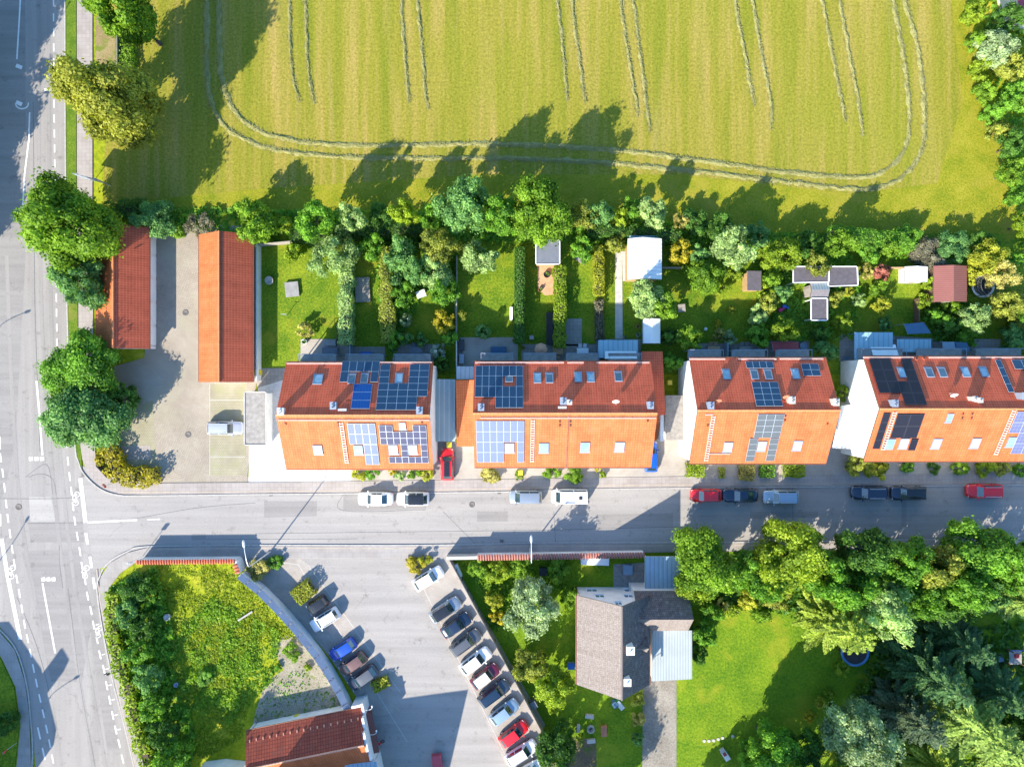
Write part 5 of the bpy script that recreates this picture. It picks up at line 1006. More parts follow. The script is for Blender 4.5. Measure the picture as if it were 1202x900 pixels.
for lab, x, y, r, mt in (('tan half parasol over the rail table of the long block', 635, 410, .85, 'fabric_tan'),):
    c = W(x, y, 2.3); th = thing('parasol', lab, 'parasol', (c.x, c.y, .045)); m = MB(); m.tube([(0, 0, 0), (0, 0, 2.4)], .03, 6); m.build('pole', 'alu_frame', th); m = MB(); m.lathe([(0, 2.45), (r * .5, 2.3), (r, 2.05)], 8); m.build('canopy', mt, th)
# terrace tables, each with its chairs
def table_set(label, clabel, px, py, L, Wd, mat, n, rz=0.):
    t = box_item('garden_table', label, 'table', px, py, L, Wd, .74, mat, rz, top=mat, legs=True); b = t.location; proto = None
    for k in range(n):
        s = -1 if k % 2 else 1; x = (k // 2 - (n // 2 - 1) / 2) * .62; y = s * (Wd / 2 + .32); c, q = math.cos(R(rz)), math.sin(R(rz)); P_ = (b.x + x * c - y * q, b.y + x * q + y * c, b.z); a = R(rz + (180 if s < 0 else 0) + rnd.uniform(-14, 14))
        if proto is None:
            proto = thing('garden_chair', clabel, 'chair', P_, a, clabel); m = MB(); m.box(0, 0, .42, .44, .44, .04); m.build('seat', mat, proto); m = MB(); m.box(0, .22, .47, .44, .04, .42); m.build('backrest', mat, proto)
            for dx in (-.18, .18):
                for dy in (-.18, .18): m = MB(); m.box(dx, dy, 0, .04, .04, .418); m.build('leg', mat, proto)
        else:
            r = proto.copy(); COL.objects.link(r); r.location = P_; r.rotation_euler = (0, 0, a)
            for ch in proto.children: d = ch.copy(); COL.objects.link(d); d.parent = r
table_set('wooden table on the slab terrace behind the third block, left of the grey panel fence', 'wooden chair on the slab terrace left of the grey panel fence', 838, 410, 1.6, .85, 'wood_light', 4); table_set('grey table on the slab terrace right of the grey panel fence', 'grey chair on the slab terrace right of the grey panel fence', 875, 410, 1.5, .8, 'wood_grey', 4)
table_set('dark table on the slab terrace of the second garden from the left block end', 'dark chair on the slab terrace of the third garden', 488, 411, 1.6, .85, 'slate_grey', 4); table_set('white table on the terrace between dark clipped hedge and blue conservatory', 'white chair on the terrace left of the blue conservatory', 684, 412, 1.5, .8, 'plastic_white', 4); table_set('wooden table on the rail terrace right of the tan parasol', 'wooden chair near the tan parasol', 655, 412, 1.3, .8, 'wood_light', 2)
for lab, x, y, s, mt in (('terracotta pot at the upper corner of the brick terrace', 604, 399, .3, 'terracotta'), ('terracotta pot beside the dark clipped hedge end', 614, 408, .28, 'terracotta'), ('pale pot at the lower end of the pale garden path', 734, 396, .26, 'concrete'), ('terracotta pot beside the white pavilion, upper', 749, 383, .3, 'terracotta'), ('pale pot beside the white pavilion, lower', 749, 393, .3, 'concrete'), ('grey pot by the gravel terrace of the first block', 357, 401, .35, 'plastic_white'), ('terracotta pot on the deck corner', 634, 340, .28, 'terracotta'), ('dark round planter on the orange deck', 642, 322, .45, 'mat_black'), ('terracotta pot by the front step of the long block', 702, 546, .4, 'terracotta'), ('grey pot in the gap left of the third block', 800, 452, .35, 'stone')):
    c = W(x, y, .5); th = thing('plant_pot', lab, 'pot', (c.x, c.y, .05)); m = MB(); m.lathe([(s * .75, 0), (s, .42), (s, .48), (s * .85, .48), (s * .8, .4), (0, .4)], 14); m.build('body', mt, th); m = MB()
    for _ in range(26): a, e, l = rnd.random() * 6.28, rnd.uniform(.2, 1.2), rnd.uniform(.2, .5); d = Vector((math.cos(a) * math.cos(e), math.sin(a) * math.cos(e), math.sin(e))) * l; w_ = Vector((-math.sin(a), math.cos(a), 0)) * .06; p_ = Vector((0, 0, .4)); m.face([p_, p_ + d * .6 - w_, p_ + d, p_ + d * .6 + w_])
    m.build('foliage', plain('pot_leaf', (.08, .16, .02), .6, var=.4, vs=6), th)
# children's things
for lab, x, y, mt, rz in (('pink child ride-on toy in the shaded garden', 917.5, 363, 'plastic_pink', 30), ('blue child ride-on toy beside the pink one', 922, 360, 'plastic_blue', -20)):
    c = W(x, y, .4); th = thing('ride_on_toy', lab, 'toy', (c.x, c.y, .03), R(rz)); m = MB(); m.tube([(-.4, 0, .25), (0, 0, .32), (.42, 0, .3)], [.2, .26, .16], 8); m.build('body', mt, th); m = MB(); m.box(.15, 0, .5, .06, .5, .05); m.build('handlebar', 'black_plastic', th)
    for dx in (-.3, .3):
        m = MB(); m.tube([(dx, -.24, .14), (dx, .24, .14)], .14, 10); m.build('wheel', 'tyre', th)
c = W(852, 887, .5); th = thing('garden_lounger', 'white lounger with grey cushion and red cloth on the shaded lower lawn', 'lounger', (c.x, c.y, .03), R(-58)); m = MB(); m.box(0, 0, .25, 1.5, .7, .08); m.build('seat', 'plastic_white', th); m = MB(); m.box(-.85, 0, .3, .5, .62, .3); m.build('backrest', 'concrete', th); m = MB(); m.box(-.25, 0, .332, .5, .4, .12); m.build('cushion', 'awning_red', th); m = MB()
for dx in (-.6, .6):
    for dy in (-.28, .28): m = MB(); m.box(dx, dy, 0, .06, .06, .25); m.build('leg', 'plastic_white', th)
for i, (x, y) in enumerate(((826.5, 869), (832, 869), (837.5, 868.5), (843, 867), (848, 865.5), (860, 863.5))):
    c = G(x, y); m = MB(); m.prism([(.22 * math.cos(t + i), .2 * math.sin(t + i)) for t in np.linspace(0, 2 * math.pi, 9)[:-1]], 0, .06); tag(m.build('stepping_stone', 'concrete', loc=(c.x, c.y, .03)), 'pale round stepping stone in the row on the shaded lower lawn', 'stepping stone', 'stepping stones on the lower lawn')
c = W(1190, 770, .8); th = thing('play_tower', 'dark play tower with red seat under the trees at the right edge', 'play tower', (c.x, c.y, .03)); m = MB()
for dx in (-.8, .8):
    for dy in (-.9, .9): m = MB(); m.box(dx, dy, 0, .1, .1, 1.9); m.build('post', 'wood_dark', th)
m = MB(); m.box(0, 0, 1.0, 1.62, 1.82, .08); m.build('platform', 'wood_grey', th); m = MB(); m.box(.1, .2, 1.082, .5, .5, .2); m.build('seat', 'plastic_red', th); m = MB(); m.box(0, 1.0, 1.4, 1.7, .06, .06); m.box(.9, 0, 1.4, .06, 1.9, .06); m.build('railing', 'plastic_blue', th)
box_item('play_slide', 'small pale blue box by the play tower', 'box', 1175, 773, .7, .8, .6, 'sheet_blue', 10)
# cold frames, clothes line pole
c = G(337, 370); th = thing('clothes_pole', 'thin pole on the first lawn with a short slanting shadow', 'pole', c); m = MB(); m.tube([(0, 0, 0), (0, 0, 1.4)], .04, 6); m.build('pole', 'alu_frame', th); m = MB(); m.box(0, 0, 1.4, .7, .05, .05); m.build('crossbar', 'alu_frame', th)
# house just beyond the upper right corner
flat_building('red_shed', 'red roof corner at the upper right edge among the trees', 'shed', [(1186, -30), (1240, -30), (1240, 22), (1200, 22)], 3.2, 'patch_red', 'render_cream')
town_house('apartment block beyond the lower left edge whose gabled shadow lies on the main road', [(-75, 832), (-33, 893), (-13, 972), (-40, 1010), (-95, 1000), (-130, 880)], 9.0, 1.2)
town_house('taller stair tower of the apartment block beyond the lower left edge', [(-55, 930), (-47, 919), (-38, 934), (-44, 946)], 14.2, .3)
town_house('apartment block beyond the bottom edge whose large shadow lies on the parking lot', [(368, 935), (465, 922), (442, 1020), (430, 1090), (350, 1090)], 10, .1)
town_house('gabled annex of the apartment block beyond the bottom edge', [(300, 932), (371, 926), (364, 956), (300, 1000)], 12.0, .1)
# garden hay rows
def windrow(label, pts, w=None, h=.17):
    w = w or (.31 if len(pts) > 8 else .21)
    P = smooth_path([G(*p) for p in pts], 4); Q = [P[0]]
    for p in P[1:]:
        d = (p - Q[-1]).length; n = max(1, int(d / .3)); a = Q[-1].copy()
        for k in range(1, n + 1): Q.append(a.lerp(p, k / n))
    o = Q[0].copy(); vs = []; K = 7; N_ = len(Q)
    for i, p in enumerate(Q):
        d = (Q[min(i + 1, N_ - 1)] - Q[max(i - 1, 0)]).normalized(); n = Vector((-d.y, d.x, 0)); end = min(1, i / 6 + .05, (N_ - 1 - i) / 6 + .05); nn = noise.noise(p * .9)
        for k in range(K):
            u = k / (K - 1) * 2 - 1; ww = w * (1 + .75 * noise.noise(p * 1.3 + Vector((0, 0, 5)))) * (.35 + .65 * end)
            q = p + n * (u * ww + .2 * nn + .1 * noise.noise(p * 4 + Vector((k, 0, 0)))) ; z = h * end * (1 - abs(u) ** 1.6) * (1 + .9 * noise.noise(q * 2.2 + Vector((0, 0, k)))) * (.75 + .7 * noise.noise(p * .35 + Vector((3, 1, 0)))) + .02 + .06 * rnd.random() * (1 - abs(u))
            vs.append((q.x - o.x, q.y - o.y, z if 0 < k < K - 1 else .008))
    m = MB(); m.add(vs, [(i * K + k, i * K + k + 1, (i + 1) * K + k + 1, (i + 1) * K + k) for i in range(N_ - 1) for k in range(K - 1)])
    # loose stalks, so that the edge is ragged
    for i in range(N_):
        for _ in range(9):
            p = Q[i]; a = rnd.random() * 6.28; r_ = rnd.gauss(0, w * .85); d = Vector((math.cos(a), math.sin(a), rnd.uniform(-.1, .4))) * rnd.uniform(.1, .26); c = Vector((p.x - o.x + r_ * .8, p.y - o.y + r_ * .6, .05 + max(0, h * (1 - abs(r_) / w)) * rnd.uniform(.6, 1.2))); s = d.cross(Vector((0, 0, 1))).normalized() * .035
            m.face([c - s, c + d - s, c + d + s, c + s])
    ob = m.build('hay_windrow', 'hay', loc=o); return tag(ob, label, 'hay row', 'hay windrows on the mown meadow')
for lab, pts in (('outer long curved hay row looping round three sides of the meadow', [(242, -120), (243, 20), (243, 80), (247, 118), (262, 146), (290, 165), (330, 177), (400, 184), (500, 186), (600, 186), (720, 192), (820, 202), (920, 213), (1000, 222), (1040, 218), (1068, 200), (1083, 172), (1085, 130), (1078, 60), (1062, 0), (1040, -120)]),
                 ('inner long curved hay row running parallel inside the outer loop', [(256, -120), (257, 0), (258, 70), (262, 98), (275, 130), (302, 152), (350, 166), (430, 171), (560, 169), (660, 172), (740, 178), (820, 188), (920, 202), (1000, 208), (1035, 202), (1058, 182), (1067, 150), (1064, 90), (1052, 20), (1044, -20), (1020, -120)]),
                 ('leftmost short straight hay row on the meadow', [(336, -120), (340, 0), (341, 60), (345, 95), (352, 119)]), ('second straight hay row from the left, right of the leftmost one', [(354, -120), (359, 10), (361, 70), (365, 100), (369, 122)]),
                 ('left row of the second pair of straight hay rows', [(466, -120), (471, 0), (476, 70), (480, 120)]), ('right row of the second pair of straight hay rows', [(484, -120), (490, 0), (496, 60), (499, 105), (503, 128)]),
                 ('left row of the pair of hay rows above the big tree shadow', [(642, -120), (654, 0), (660, 50), (666, 118)]), ('right row of the pair of hay rows above the big tree shadow', [(660, -120), (671, 0), (680, 70), (687, 120)]),
                 ('left row of the pair of hay rows ending lowest on the meadow', [(712, -120), (728, 0), (737, 60), (749, 136)]), ('right row of the pair of hay rows ending lowest, thin at its tip', [(728, -120), (743, 0), (752, 70), (763, 155)]),
                 ('left row of the pair of hay rows between centre and right loop', [(843, -120), (863, 0), (875, 70), (886, 124)]), ('right row of the pair of hay rows between centre and right loop', [(862, -120), (883, 0), (895, 70), (905, 120), (905, 152)]),
                 ('left row of the pair of straight hay rows nearest the right loop', [(943, -120), (965, 0), (978, 70), (992, 142)]), ('right row of the pair of straight hay rows nearest the right loop', [(962, -120), (985, 0), (998, 70), (1009, 130), (1012, 160)])):
    windrow(lab, pts)
# ------------------------------------------------------------------ plants
def leaf_mesh(name, P, Nn, size, tint, aspect=1.5):
    """one bent leaf clump (two faces) per point, facing Nn with scatter"""
    n = len(P); r = rng.normal(size=(n, 3)); u = np.cross(Nn, r); u /= np.linalg.norm(u, axis=1)[:, None] + 1e-9; v = np.cross(Nn, u); v /= np.linalg.norm(v, axis=1)[:, None] + 1e-9
    s = size * rng.uniform(.65, 1.35, n); a = (u.T * s * aspect * .5).T; b = (v.T * s * .5).T; k = (Nn.T * s * rng.uniform(-.28, .1, n)).T
    V = np.empty((n, 6, 3)); V[:, 0] = P - a; V[:, 1] = P - a * .25 - b + k * .6; V[:, 2] = P + a * .45 - b * .75 + k * .6; V[:, 3] = P + a + k * .5; V[:, 4] = P + a * .45 + b * .75 + k * .6; V[:, 5] = P - a * .25 + b + k * .6
    me = bpy.data.meshes.new(name); me.vertices.add(n * 6); me.vertices.foreach_set('co', V.reshape(-1).astype(np.float32))
    base = np.arange(n)[:, None] * 6; F = np.concatenate([base + np.array([0, 1, 2, 3]), base + np.array([0, 3, 4, 5])], axis=1).reshape(-1)
    me.loops.add(n * 8); me.loops.foreach_set('vertex_index', F.astype(np.int32)); me.polygons.add(n * 2); me.polygons.foreach_set('loop_start', np.arange(0, n * 8, 4, dtype=np.int32))
    me.update(calc_edges=True); at = me.attributes.new('tint', 'FLOAT', 'FACE'); at.data.foreach_set('value', np.repeat(np.clip(tint, 0, 1), 2).astype(np.float32)); me.materials.append(None); return me
def unit(x): return x / (np.linalg.norm(x, axis=-1)[..., None] + 1e-9)
def crown_mesh(r, rz, puffs, leaf, n, kind='round', seed=0):
    """crown of radius r and half height rz in metres: many leaf clumps on boughs, gaps between the boughs"""
    global rng; rng = np.random.default_rng(seed + 100)
    C = []; rad = []; k = 0
    ph = rng.uniform(0, 6.28, 4)
    while len(C) < puffs and k < 9000:
        k += 1; d = unit(rng.normal(size=3)); 
        if d[2] < -.75: continue
        az = math.atan2(d[1], d[0]); lob = 1 + .16 * math.sin(2 * az + ph[0]) + .15 * math.sin(3 * az + ph[1]) + .10 * math.sin(5 * az + ph[2])
        q = rng.uniform(.25, 1.) ** .45; c = d * q * .80 * lob; rr = rng.uniform(.12, .27) * (1.1 if kind == 'round' else .9)
        if any(np.linalg.norm(c - c2) < .55 * (rr + r2) * .8 for c2, r2 in zip(C, rad)): continue
        C.append(c); rad.append(rr)
    C = np.array(C); rad = np.array(rad); w = rad ** 2 / np.sum(rad ** 2); idx = rng.choice(len(C), n, p=w); d = unit(rng.normal(size=(n, 3)) + np.array([0, 0, .35]))
    cd = unit(C + np.array([0, 0, .25]))[idx]; d = unit(d + cd * .55); rr = rad[idx] * rng.uniform(.55, 1.12, n) ** .7; P = C[idx] + (d.T * rr).T * np.array([1, 1, .85])
    out = rng.uniform(size=n) < .14; P[out] = C[idx][out] + (d[out].T * rad[idx][out] * rng.uniform(1.0, 1.5, out.sum())).T
    if kind == 'loose': P += rng.normal(size=(n, 3)) * .05
    tint = .5 + (rng.normal(size=len(C)) * .22)[idx] + rng.normal(size=n) * .13; P = P * np.array([r, r, rz]) ; nn = unit(d + rng.normal(size=(n, 3)) * .42)
    return leaf_mesh('crown', P, nn, leaf, tint)
def spruce_mesh(r, h, seed=0, needle=.15, dens=1.35):
    rg = np.random.default_rng(seed + 500); global rng; rng = rg; P, Nn, T = [], [], []
    lv = int(h / .78); 
    for i in range(lv):
        f = i / lv; z = h * (.08 + .92 * f); L = r * (1 - f) ** .8 * rg.uniform(.88, 1.1) + .12; nb = int(5 + 4 * (1 - f)); a0 = rg.uniform(0, 6.28)
        for b in range(nb):
            a = a0 + 6.283 * b / nb + rg.normal() * .12; l = L * rg.uniform(.68, 1.2); d = np.array([math.cos(a), math.sin(a), 0]); s = np.array([-math.sin(a), math.cos(a), 0]); tb = rg.normal() * .2; m_ = max(4, int(l / .17 * dens))
            for k in range(m_):
                t = (k + .5) / m_; dr = -.34 * l * t + .2 * l * t * t; sw = .25 * l * (1 - t) ** .8 * (t + .15) * 1.25 + .07; base = d * l * t + np.array([0, 0, z + dr])
                P.append(base + np.array([0, 0, .04])); Nn.append([d[0] * .2, d[1] * .2, 1]); T.append(.75 + tb + rg.normal() * .1)
                for sg in (-1, 1):
                    nt = max(1, int(sw / .13))
                    for j in range(nt):
                        q = (j + .6) / nt; P.append(base + s * sg * sw * q + d * sw * q * .55 + np.array([0, 0, -.12 * sw * q - rg.uniform(0, .1)])); Nn.append([s[0] * sg * .35, s[1] * sg * .35, 1]); T.append(.42 + tb + .25 * q + rg.normal() * .14)
    return leaf_mesh('crown', np.array(P), unit(np.array(Nn, float) + rg.normal(size=(len(P), 3)) * .28), needle, np.array(T), 2.3)
def trunk_mesh(h, r, limbs=5, seed=0, spread=1.):
    rd = random.Random(seed); m = MB(); top = h; pts = [(0, 0, 0), (0, 0, .25 * h), (rd.uniform(-.05, .05) * h, rd.uniform(-.05, .05) * h, .6 * h), (rd.uniform(-.08, .08) * h, rd.uniform(-.08, .08) * h, top)]
    m.tube(smooth_path(pts, 3), [r * (1.35 if i == 0 else 1) * (1 - .82 * i / 9) for i in range(10)], 8)
    for i in range(limbs):
        a = 6.283 * i / max(1, limbs) + rd.uniform(-.4, .4); z = h * rd.uniform(.42, .8); l = spread * rd.uniform(.5, .85); p = Vector((0, 0, z)); e = p + Vector((math.cos(a) * l, math.sin(a) * l, h * rd.uniform(.12, .35)))
        m.tube([p, p.lerp(e, .5) + Vector((0, 0, -.03 * h)), e], [r * .45, r * .3, r * .1], 6)
    o = m.build('trunk', 'bark'); me = o.data; bpy.data.objects.remove(o); return me
CLS = {}
def crown_class(r, flat, loose):
    """size class whose shared mesh is scaled only a little; three variants each"""
    sizes = (.7, 1.0, 1.4, 1.9, 2.6, 3.4, 4.4, 5.6); s = min(sizes, key=lambda q: abs(math.log(q / r))); v = rnd.randrange(3 if s < 3 else 2); key = (s, loose, v)
    if key not in CLS:
        n = int(min(32000, 1600 * s ** 1.75 + 600)); leaf = .10 + .023 * s; n = int(n * (.5 if loose else 1.)); puffs = int(10 + 15 * s)
        CLS[key] = (crown_mesh(s, s, puffs, leaf, n, 'loose' if loose else 'round', int(s * 100) + v * 7 + loose * 31), trunk_mesh(1., .028, 4, int(s * 10) + v, .35))
    return (s,) + CLS[key]
def tree(name, label, cat, px, py, rpx, h, mat, loose=False, group=None, rz=None, z0=0., wide=1.):
    """px, py: where the photo shows the middle of the crown; rpx: its radius there"""
    r0 = rpx / S; rz = rz or max(min(r0 * 1.05, h * .52), h * .40); zc = h - rz * .92; zi = zc + .35 * rz; k = 1 - zi / H; r = r0 * k * (.93 if r0 > 3 else .97); c = W(px, py, zi)
    s, cm, tm = crown_class(r, 1, loose); th = thing(name, label, cat, (c.x, c.y, z0), rnd.uniform(0, 6.28), group)
    o = bpy.data.objects.new('crown' if cat == 'tree' else 'foliage', cm); COL.objects.link(o); o.parent = th; o.location = (0, 0, zc); o.scale = (r / s * wide, r / s / wide, rz / s)
    o.material_slots[0].link = 'OBJECT'; o.material_slots[0].material = MATS[mat]
    t = bpy.data.objects.new('trunk' if cat == 'tree' else 'stem', tm); COL.objects.link(t); t.parent = th; t.scale = (min(h * .9, 2.6 * r), min(h * .9, 2.6 * r), zc + rz * .35); return th
SPR = {}
def spruce(label, px, py, rpx, h, mat, var=0, at=.3):
    """px, py: image middle of the lower branches at a height of at*h"""
    zc = h * at; k = 1 - zc / H; c = W(px, py, zc); r = rpx / S * k
    if var not in SPR: SPR[var] = (spruce_mesh(4.2, 14., var), trunk_mesh(1., .022, 0, var))
    th = thing('spruce_tree', label, 'tree', (c.x, c.y, 0), rnd.uniform(0, 6.28)); o = bpy.data.objects.new('crown', SPR[var][0]); COL.objects.link(o); o.parent = th; o.scale = (r / 4.2, r / 4.2, h / 14.)
    o.material_slots[0].link = 'OBJECT'; o.material_slots[0].material = MATS[mat]; t = bpy.data.objects.new('trunk', SPR[var][1]); COL.objects.link(t); t.parent = th; t.scale = (h * .7, h * .7, h * .98); return th
def hedge(label, pts, w, h, mat, leaf=.15, name='hedge', rough=.1, dens=1., image=True, cat='hedge', mix=None):
    """clipped or grown hedge along a line the photo shows at the height of its top"""
    global rng; rng = np.random.default_rng(int(abs(pts[0][0] * 7 + pts[0][1] * 13)))
    P = [W(p[0], p[1], h * .9) if image else G(*p) for p in pts]; P = [Vector((p.x, p.y, 0)) for p in P]; o = P[0].copy(); A, B = [], []
    seg = [(P[i + 1] - P[i]) for i in range(len(P) - 1)]; Ls = np.array([max(.01, s.length) for s in seg]); tot = Ls.sum(); area = tot * (w + 2 * h * .8) + 2 * w * h; n = int(area / (leaf ** 2) * 1.5 * dens); top = w / (w + 1.6 * h)
    for _ in range(n):
        i = rng.choice(len(seg), p=Ls / tot); t = rng.uniform(); c = P[i] - o + seg[i] * t; d = seg[i].normalized(); q = Vector((-d.y, d.x, 0)); wob = noise.noise((c + o) * .8) * rough * 2.; ww = w / 2 * (1 + wob); hh = h * (1 + noise.noise((c + o) * .6 + Vector((9, 0, 0))) * rough * 1.2)
        e = rng.uniform()
        if e < max(.38, top): u = rng.uniform(-1, 1); A.append((c.x + q.x * ww * u, c.y + q.y * ww * u, hh * (1 - .12 * abs(u) ** 3) + rng.normal() * .05 * (1 + rough * 5))); B.append((q.x * u * .3, q.y * u * .3, 1))
        elif e < .94: sg = 1 if rng.uniform() < .5 else -1; A.append((c.x + q.x * ww * sg + rng.normal() * .04, c.y + q.y * ww * sg + rng.normal() * .04, hh * rng.uniform(.05, .98))); B.append((q.x * sg, q.y * sg, .25))
        else:
            j, sg = (0, -1) if rng.uniform() < .5 else (len(seg) - 1, 1); cc = (P[0] if sg < 0 else P[-1]) - o; dd = seg[j].normalized() * sg; qq = Vector((-dd.y, dd.x, 0)); u = rng.uniform(-1, 1)
            A.append((cc.x + qq.x * ww * u, cc.y + qq.y * ww * u, hh * rng.uniform(.05, .98))); B.append((dd.x, dd.y, .25))
    A, B = np.array(A), np.array(B, float); tint = np.array([.5 + .3 * noise.noise((Vector(a) + o) * 1.1) for a in A]) + rng.normal(size=len(A)) * .15
    me = leaf_mesh('hedge', A, unit(unit(B) + rng.normal(size=A.shape) * .45), leaf, tint, 1.4); th = thing(name, label, cat, o); ob = bpy.data.objects.new('foliage', me); COL.objects.link(ob); ob.parent = th; me.materials[0] = MATS[mat]
    m = MB()
    for i in range(len(seg)): c = (P[i] + P[i + 1]) / 2 - o; m.box(c.x, c.y, 0, seg[i].length - w * .25, w * .5, h * .72, math.atan2(seg[i].y, seg[i].x))
    m.build('branches', 'bark', th); return th
def cover(name, poly, n, leaf, hmax, mat, z0=.03, seed=0, label=None):
    """low growth nobody could count, inside a plan outline"""
    global rng; rng = np.random.default_rng(seed); Q = np.array([[G(*p).x, G(*p).y] for p in poly]); lo, hi = Q.min(0), Q.max(0); A = rng.uniform(lo, hi, (n * 3, 2)); ins = np.zeros(len(A), bool); j = len(Q) - 1
    for i in range(len(Q)):
        c = ((Q[i, 1] > A[:, 1]) != (Q[j, 1] > A[:, 1])) & (A[:, 0] < (Q[j, 0] - Q[i, 0]) * (A[:, 1] - Q[i, 1]) / (Q[j, 1] - Q[i, 1] + 1e-12) + Q[i, 0]); ins ^= c; j = i
    A = A[ins][:n]; f = np.array([noise.noise(Vector((a[0] * .45, a[1] * .45, seed))) + .5 * noise.noise(Vector((a[0] * 1.6, a[1] * 1.6, seed + 3))) for a in A]); keep = f + rng.normal(size=len(A)) * .25 > -.25; A, f = A[keep], f[keep]
    z = z0 + hmax * np.clip(.35 + f, .05, 1.) * rng.uniform(.3, 1., len(A)); P = np.column_stack([A, z]); Nn = unit(np.array([0, 0, .8]) + rng.normal(size=P.shape) * .55)
    me = leaf_mesh(name, P, Nn, leaf, .5 + .35 * f + rng.normal(size=len(A)) * .15); o = bpy.data.objects.new(name, me); COL.objects.link(o); me.materials[0] = MATS[mat]; o['kind'] = 'stuff'
    if label: o['label'] = label
    return o
# big trees left of the field
T = 'broadleaf_tree'
tree(T, 'large olive yellow tree over the pavement, casting the widest shadow on the field', 'tree', 119, 111, 57, 14.5, 'leaf_ash', z0=.0); tree(T, 'green tree cut by the top edge above the bare soil strip', 'tree', 132, -2, 42, 14, 'leaf_bright')
tree(T, 'large bright green tree above the roof of the short garage row', 'tree', 70, 260, 56, 13.5, 'leaf_bright'); tree(T, 'darker blue green tree at the corner of the short garage, under the bright tree', 'tree', 86, 326, 36, 8, 'leaf_teal')
tree(T, 'dark green roadside tree at the lower corner of the short garage', 'tree', 92, 428, 44, 7, 'leaf_mid'); tree(T, 'broad dark tree between main road and courtyard, touching the yellow hedge', 'tree', 94, 487, 48, 7, 'leaf_teal'); tree(T, 'small dark tree shading the courtyard entrance', 'tree', 142, 468, 20, 3.6, 'leaf_dark')
# off the left and top edges, shading the road
for l, x, y, r, h in (('tree beyond the upper left edge shading the top of the main road', -75, 120, 50, 14), ('tree beyond the left edge, second of the row shading the main road', -84, 225, 46, 13), ('tree beyond the left edge, lowest of the row shading the main road', -95, 318, 42, 12), ('tree beyond the left edge, highest of the row shading the main road', -66, 20, 50, 14), ('tree beyond the top edge whose shadow darkens the field corner', 168, -40, 44, 14)):
    b = G(x, y); i = W(0, 0, 0); k = 1 - 8 / H; tree(T, l, 'tree', CX + (x - CX) / k, CY + (y - CY) / k, r / k, h, 'leaf_mid')
# row along the field
row = [('garden_shrub', 'blue green bush touching the top of the short garage roof', 178, 259, 27, 5.5, 'leaf_teal'), ('garden_shrub', 'small bright bush between the garage rows at the courtyard end', 205, 270, 11, 2.6, 'leaf_bright'), ('garden_shrub', 'purple brown twiggy bush behind the courtyard', 233, 264, 17, 3.2, 'leaf_plum'),
 (T, 'bright green tree behind the long orange garage', 297, 258, 27, 6, 'leaf_bright'), ('garden_shrub', 'lime yellow bush right of the bright tree behind the garage', 331, 263, 13, 4, 'leaf_lime'), (T, 'round mid green tree right of the lime yellow bush', 366, 256, 24, 9, 'leaf_mid'), (T, 'pale blue green tree behind the silver olive tree', 411, 253, 17, 7.5, 'leaf_silver'),
 ('garden_shrub', 'dark low bush in the field row, right of the pale blue green tree', 446, 252, 17, 4.5, 'leaf_dark'), (T, 'bright lime tree in the field row above the second garden', 474, 249, 17, 8, 'leaf_lime'), (T, 'mid green tree between the bright lime tree and the tall pair', 503, 254, 15, 5, 'leaf_mid'),
 (T, 'tall blue green tree in the field row, left of the tall bright one', 543, 238, 35, 10.5, 'leaf_teal'), (T, 'tall bright green tree, largest of the field row', 634, 245, 42, 10.8, 'leaf_bright'), (T, 'mid green tree filling the gap between the two tallest of the field row', 588, 252, 28, 9, 'leaf_mid'),
 (T, 'olive rust tree right of the tall bright tree', 684, 252, 19, 4.2, 'leaf_olive'), (T, 'grey green tree above the narrow yellow lawn', 706, 250, 17, 4.2, 'leaf_teal'), ('garden_shrub', 'lime bush right of the grey green tree, near the white hut', 728, 259, 14, 4, 'leaf_lime'), (T, 'silvery green tree directly behind the white hut', 768, 250, 19, 6.2, 'leaf_silver'),
 ('garden_shrub', 'small yellow bush at the right back corner of the white hut', 778, 268, 8, 3, 'leaf_yellow'), ('garden_shrub', 'mid green bush between the field and the yellow bush by the hut', 745, 243, 14, 4.5, 'leaf_mid'), ('garden_shrub', 'dark bush at the field edge right of the white hut', 818, 262, 18, 4.5, 'leaf_dark'), ('garden_shrub', 'rusty tall bush at the field edge right of the hut', 800, 258, 10, 4.5, 'leaf_rust'),
 ('garden_shrub', 'second dark bush at the field edge, behind the pale leaved tree', 848, 266, 19, 5, 'leaf_dark'), (T, 'pale leaved tree behind the small shed on the lawn', 863, 289, 26, 7, 'leaf_silver'), ('garden_shrub', 'dark bush at the field edge above the yellow green tree', 890, 276, 18, 4.5, 'leaf_teal'),
 (T, 'yellow green tree left behind the black pergola', 918, 297, 24, 5.5, 'leaf_lime'), ('garden_shrub', 'dark green bush behind the pergola, between the yellow green tree and long hedge', 950, 287, 18, 5, 'leaf_dark'), (T, 'bright green tree above the two panel black roof', 990, 283, 19, 6, 'leaf_bright'), ('garden_shrub', 'mid green bush right of the bright tree above the black roof', 1022, 294, 17, 4.5, 'leaf_mid'),
 ('garden_shrub', 'mid green bush behind the red leaved bush', 1046, 287, 17, 4.5, 'leaf_bright'), ('garden_shrub', 'dark bush behind the tiny greenhouse', 1066, 277, 17, 4.5, 'leaf_mid'), ('garden_shrub', 'dusky purple grey bush behind the greenhouse and cabin', 1091, 300, 22, 3.5, 'leaf_plum'), ('garden_shrub', 'dark bush at the field edge above the cabin', 1120, 290, 22, 4.5, 'leaf_teal'),
 ('garden_shrub', 'green bush at the right end of the field row, above the golden tree', 1155, 283, 16, 3.5, 'leaf_dark'), (T, 'golden olive tree behind the round trampoline', 1162, 303, 23, 5, 'leaf_yellow'), (T, 'olive tree right of the golden one, beside the trampoline', 1180, 322, 19, 5.5, 'leaf_rust'), (T, 'olive green tree below right of the trampoline', 1186, 357, 20, 5, 'leaf_olive')]
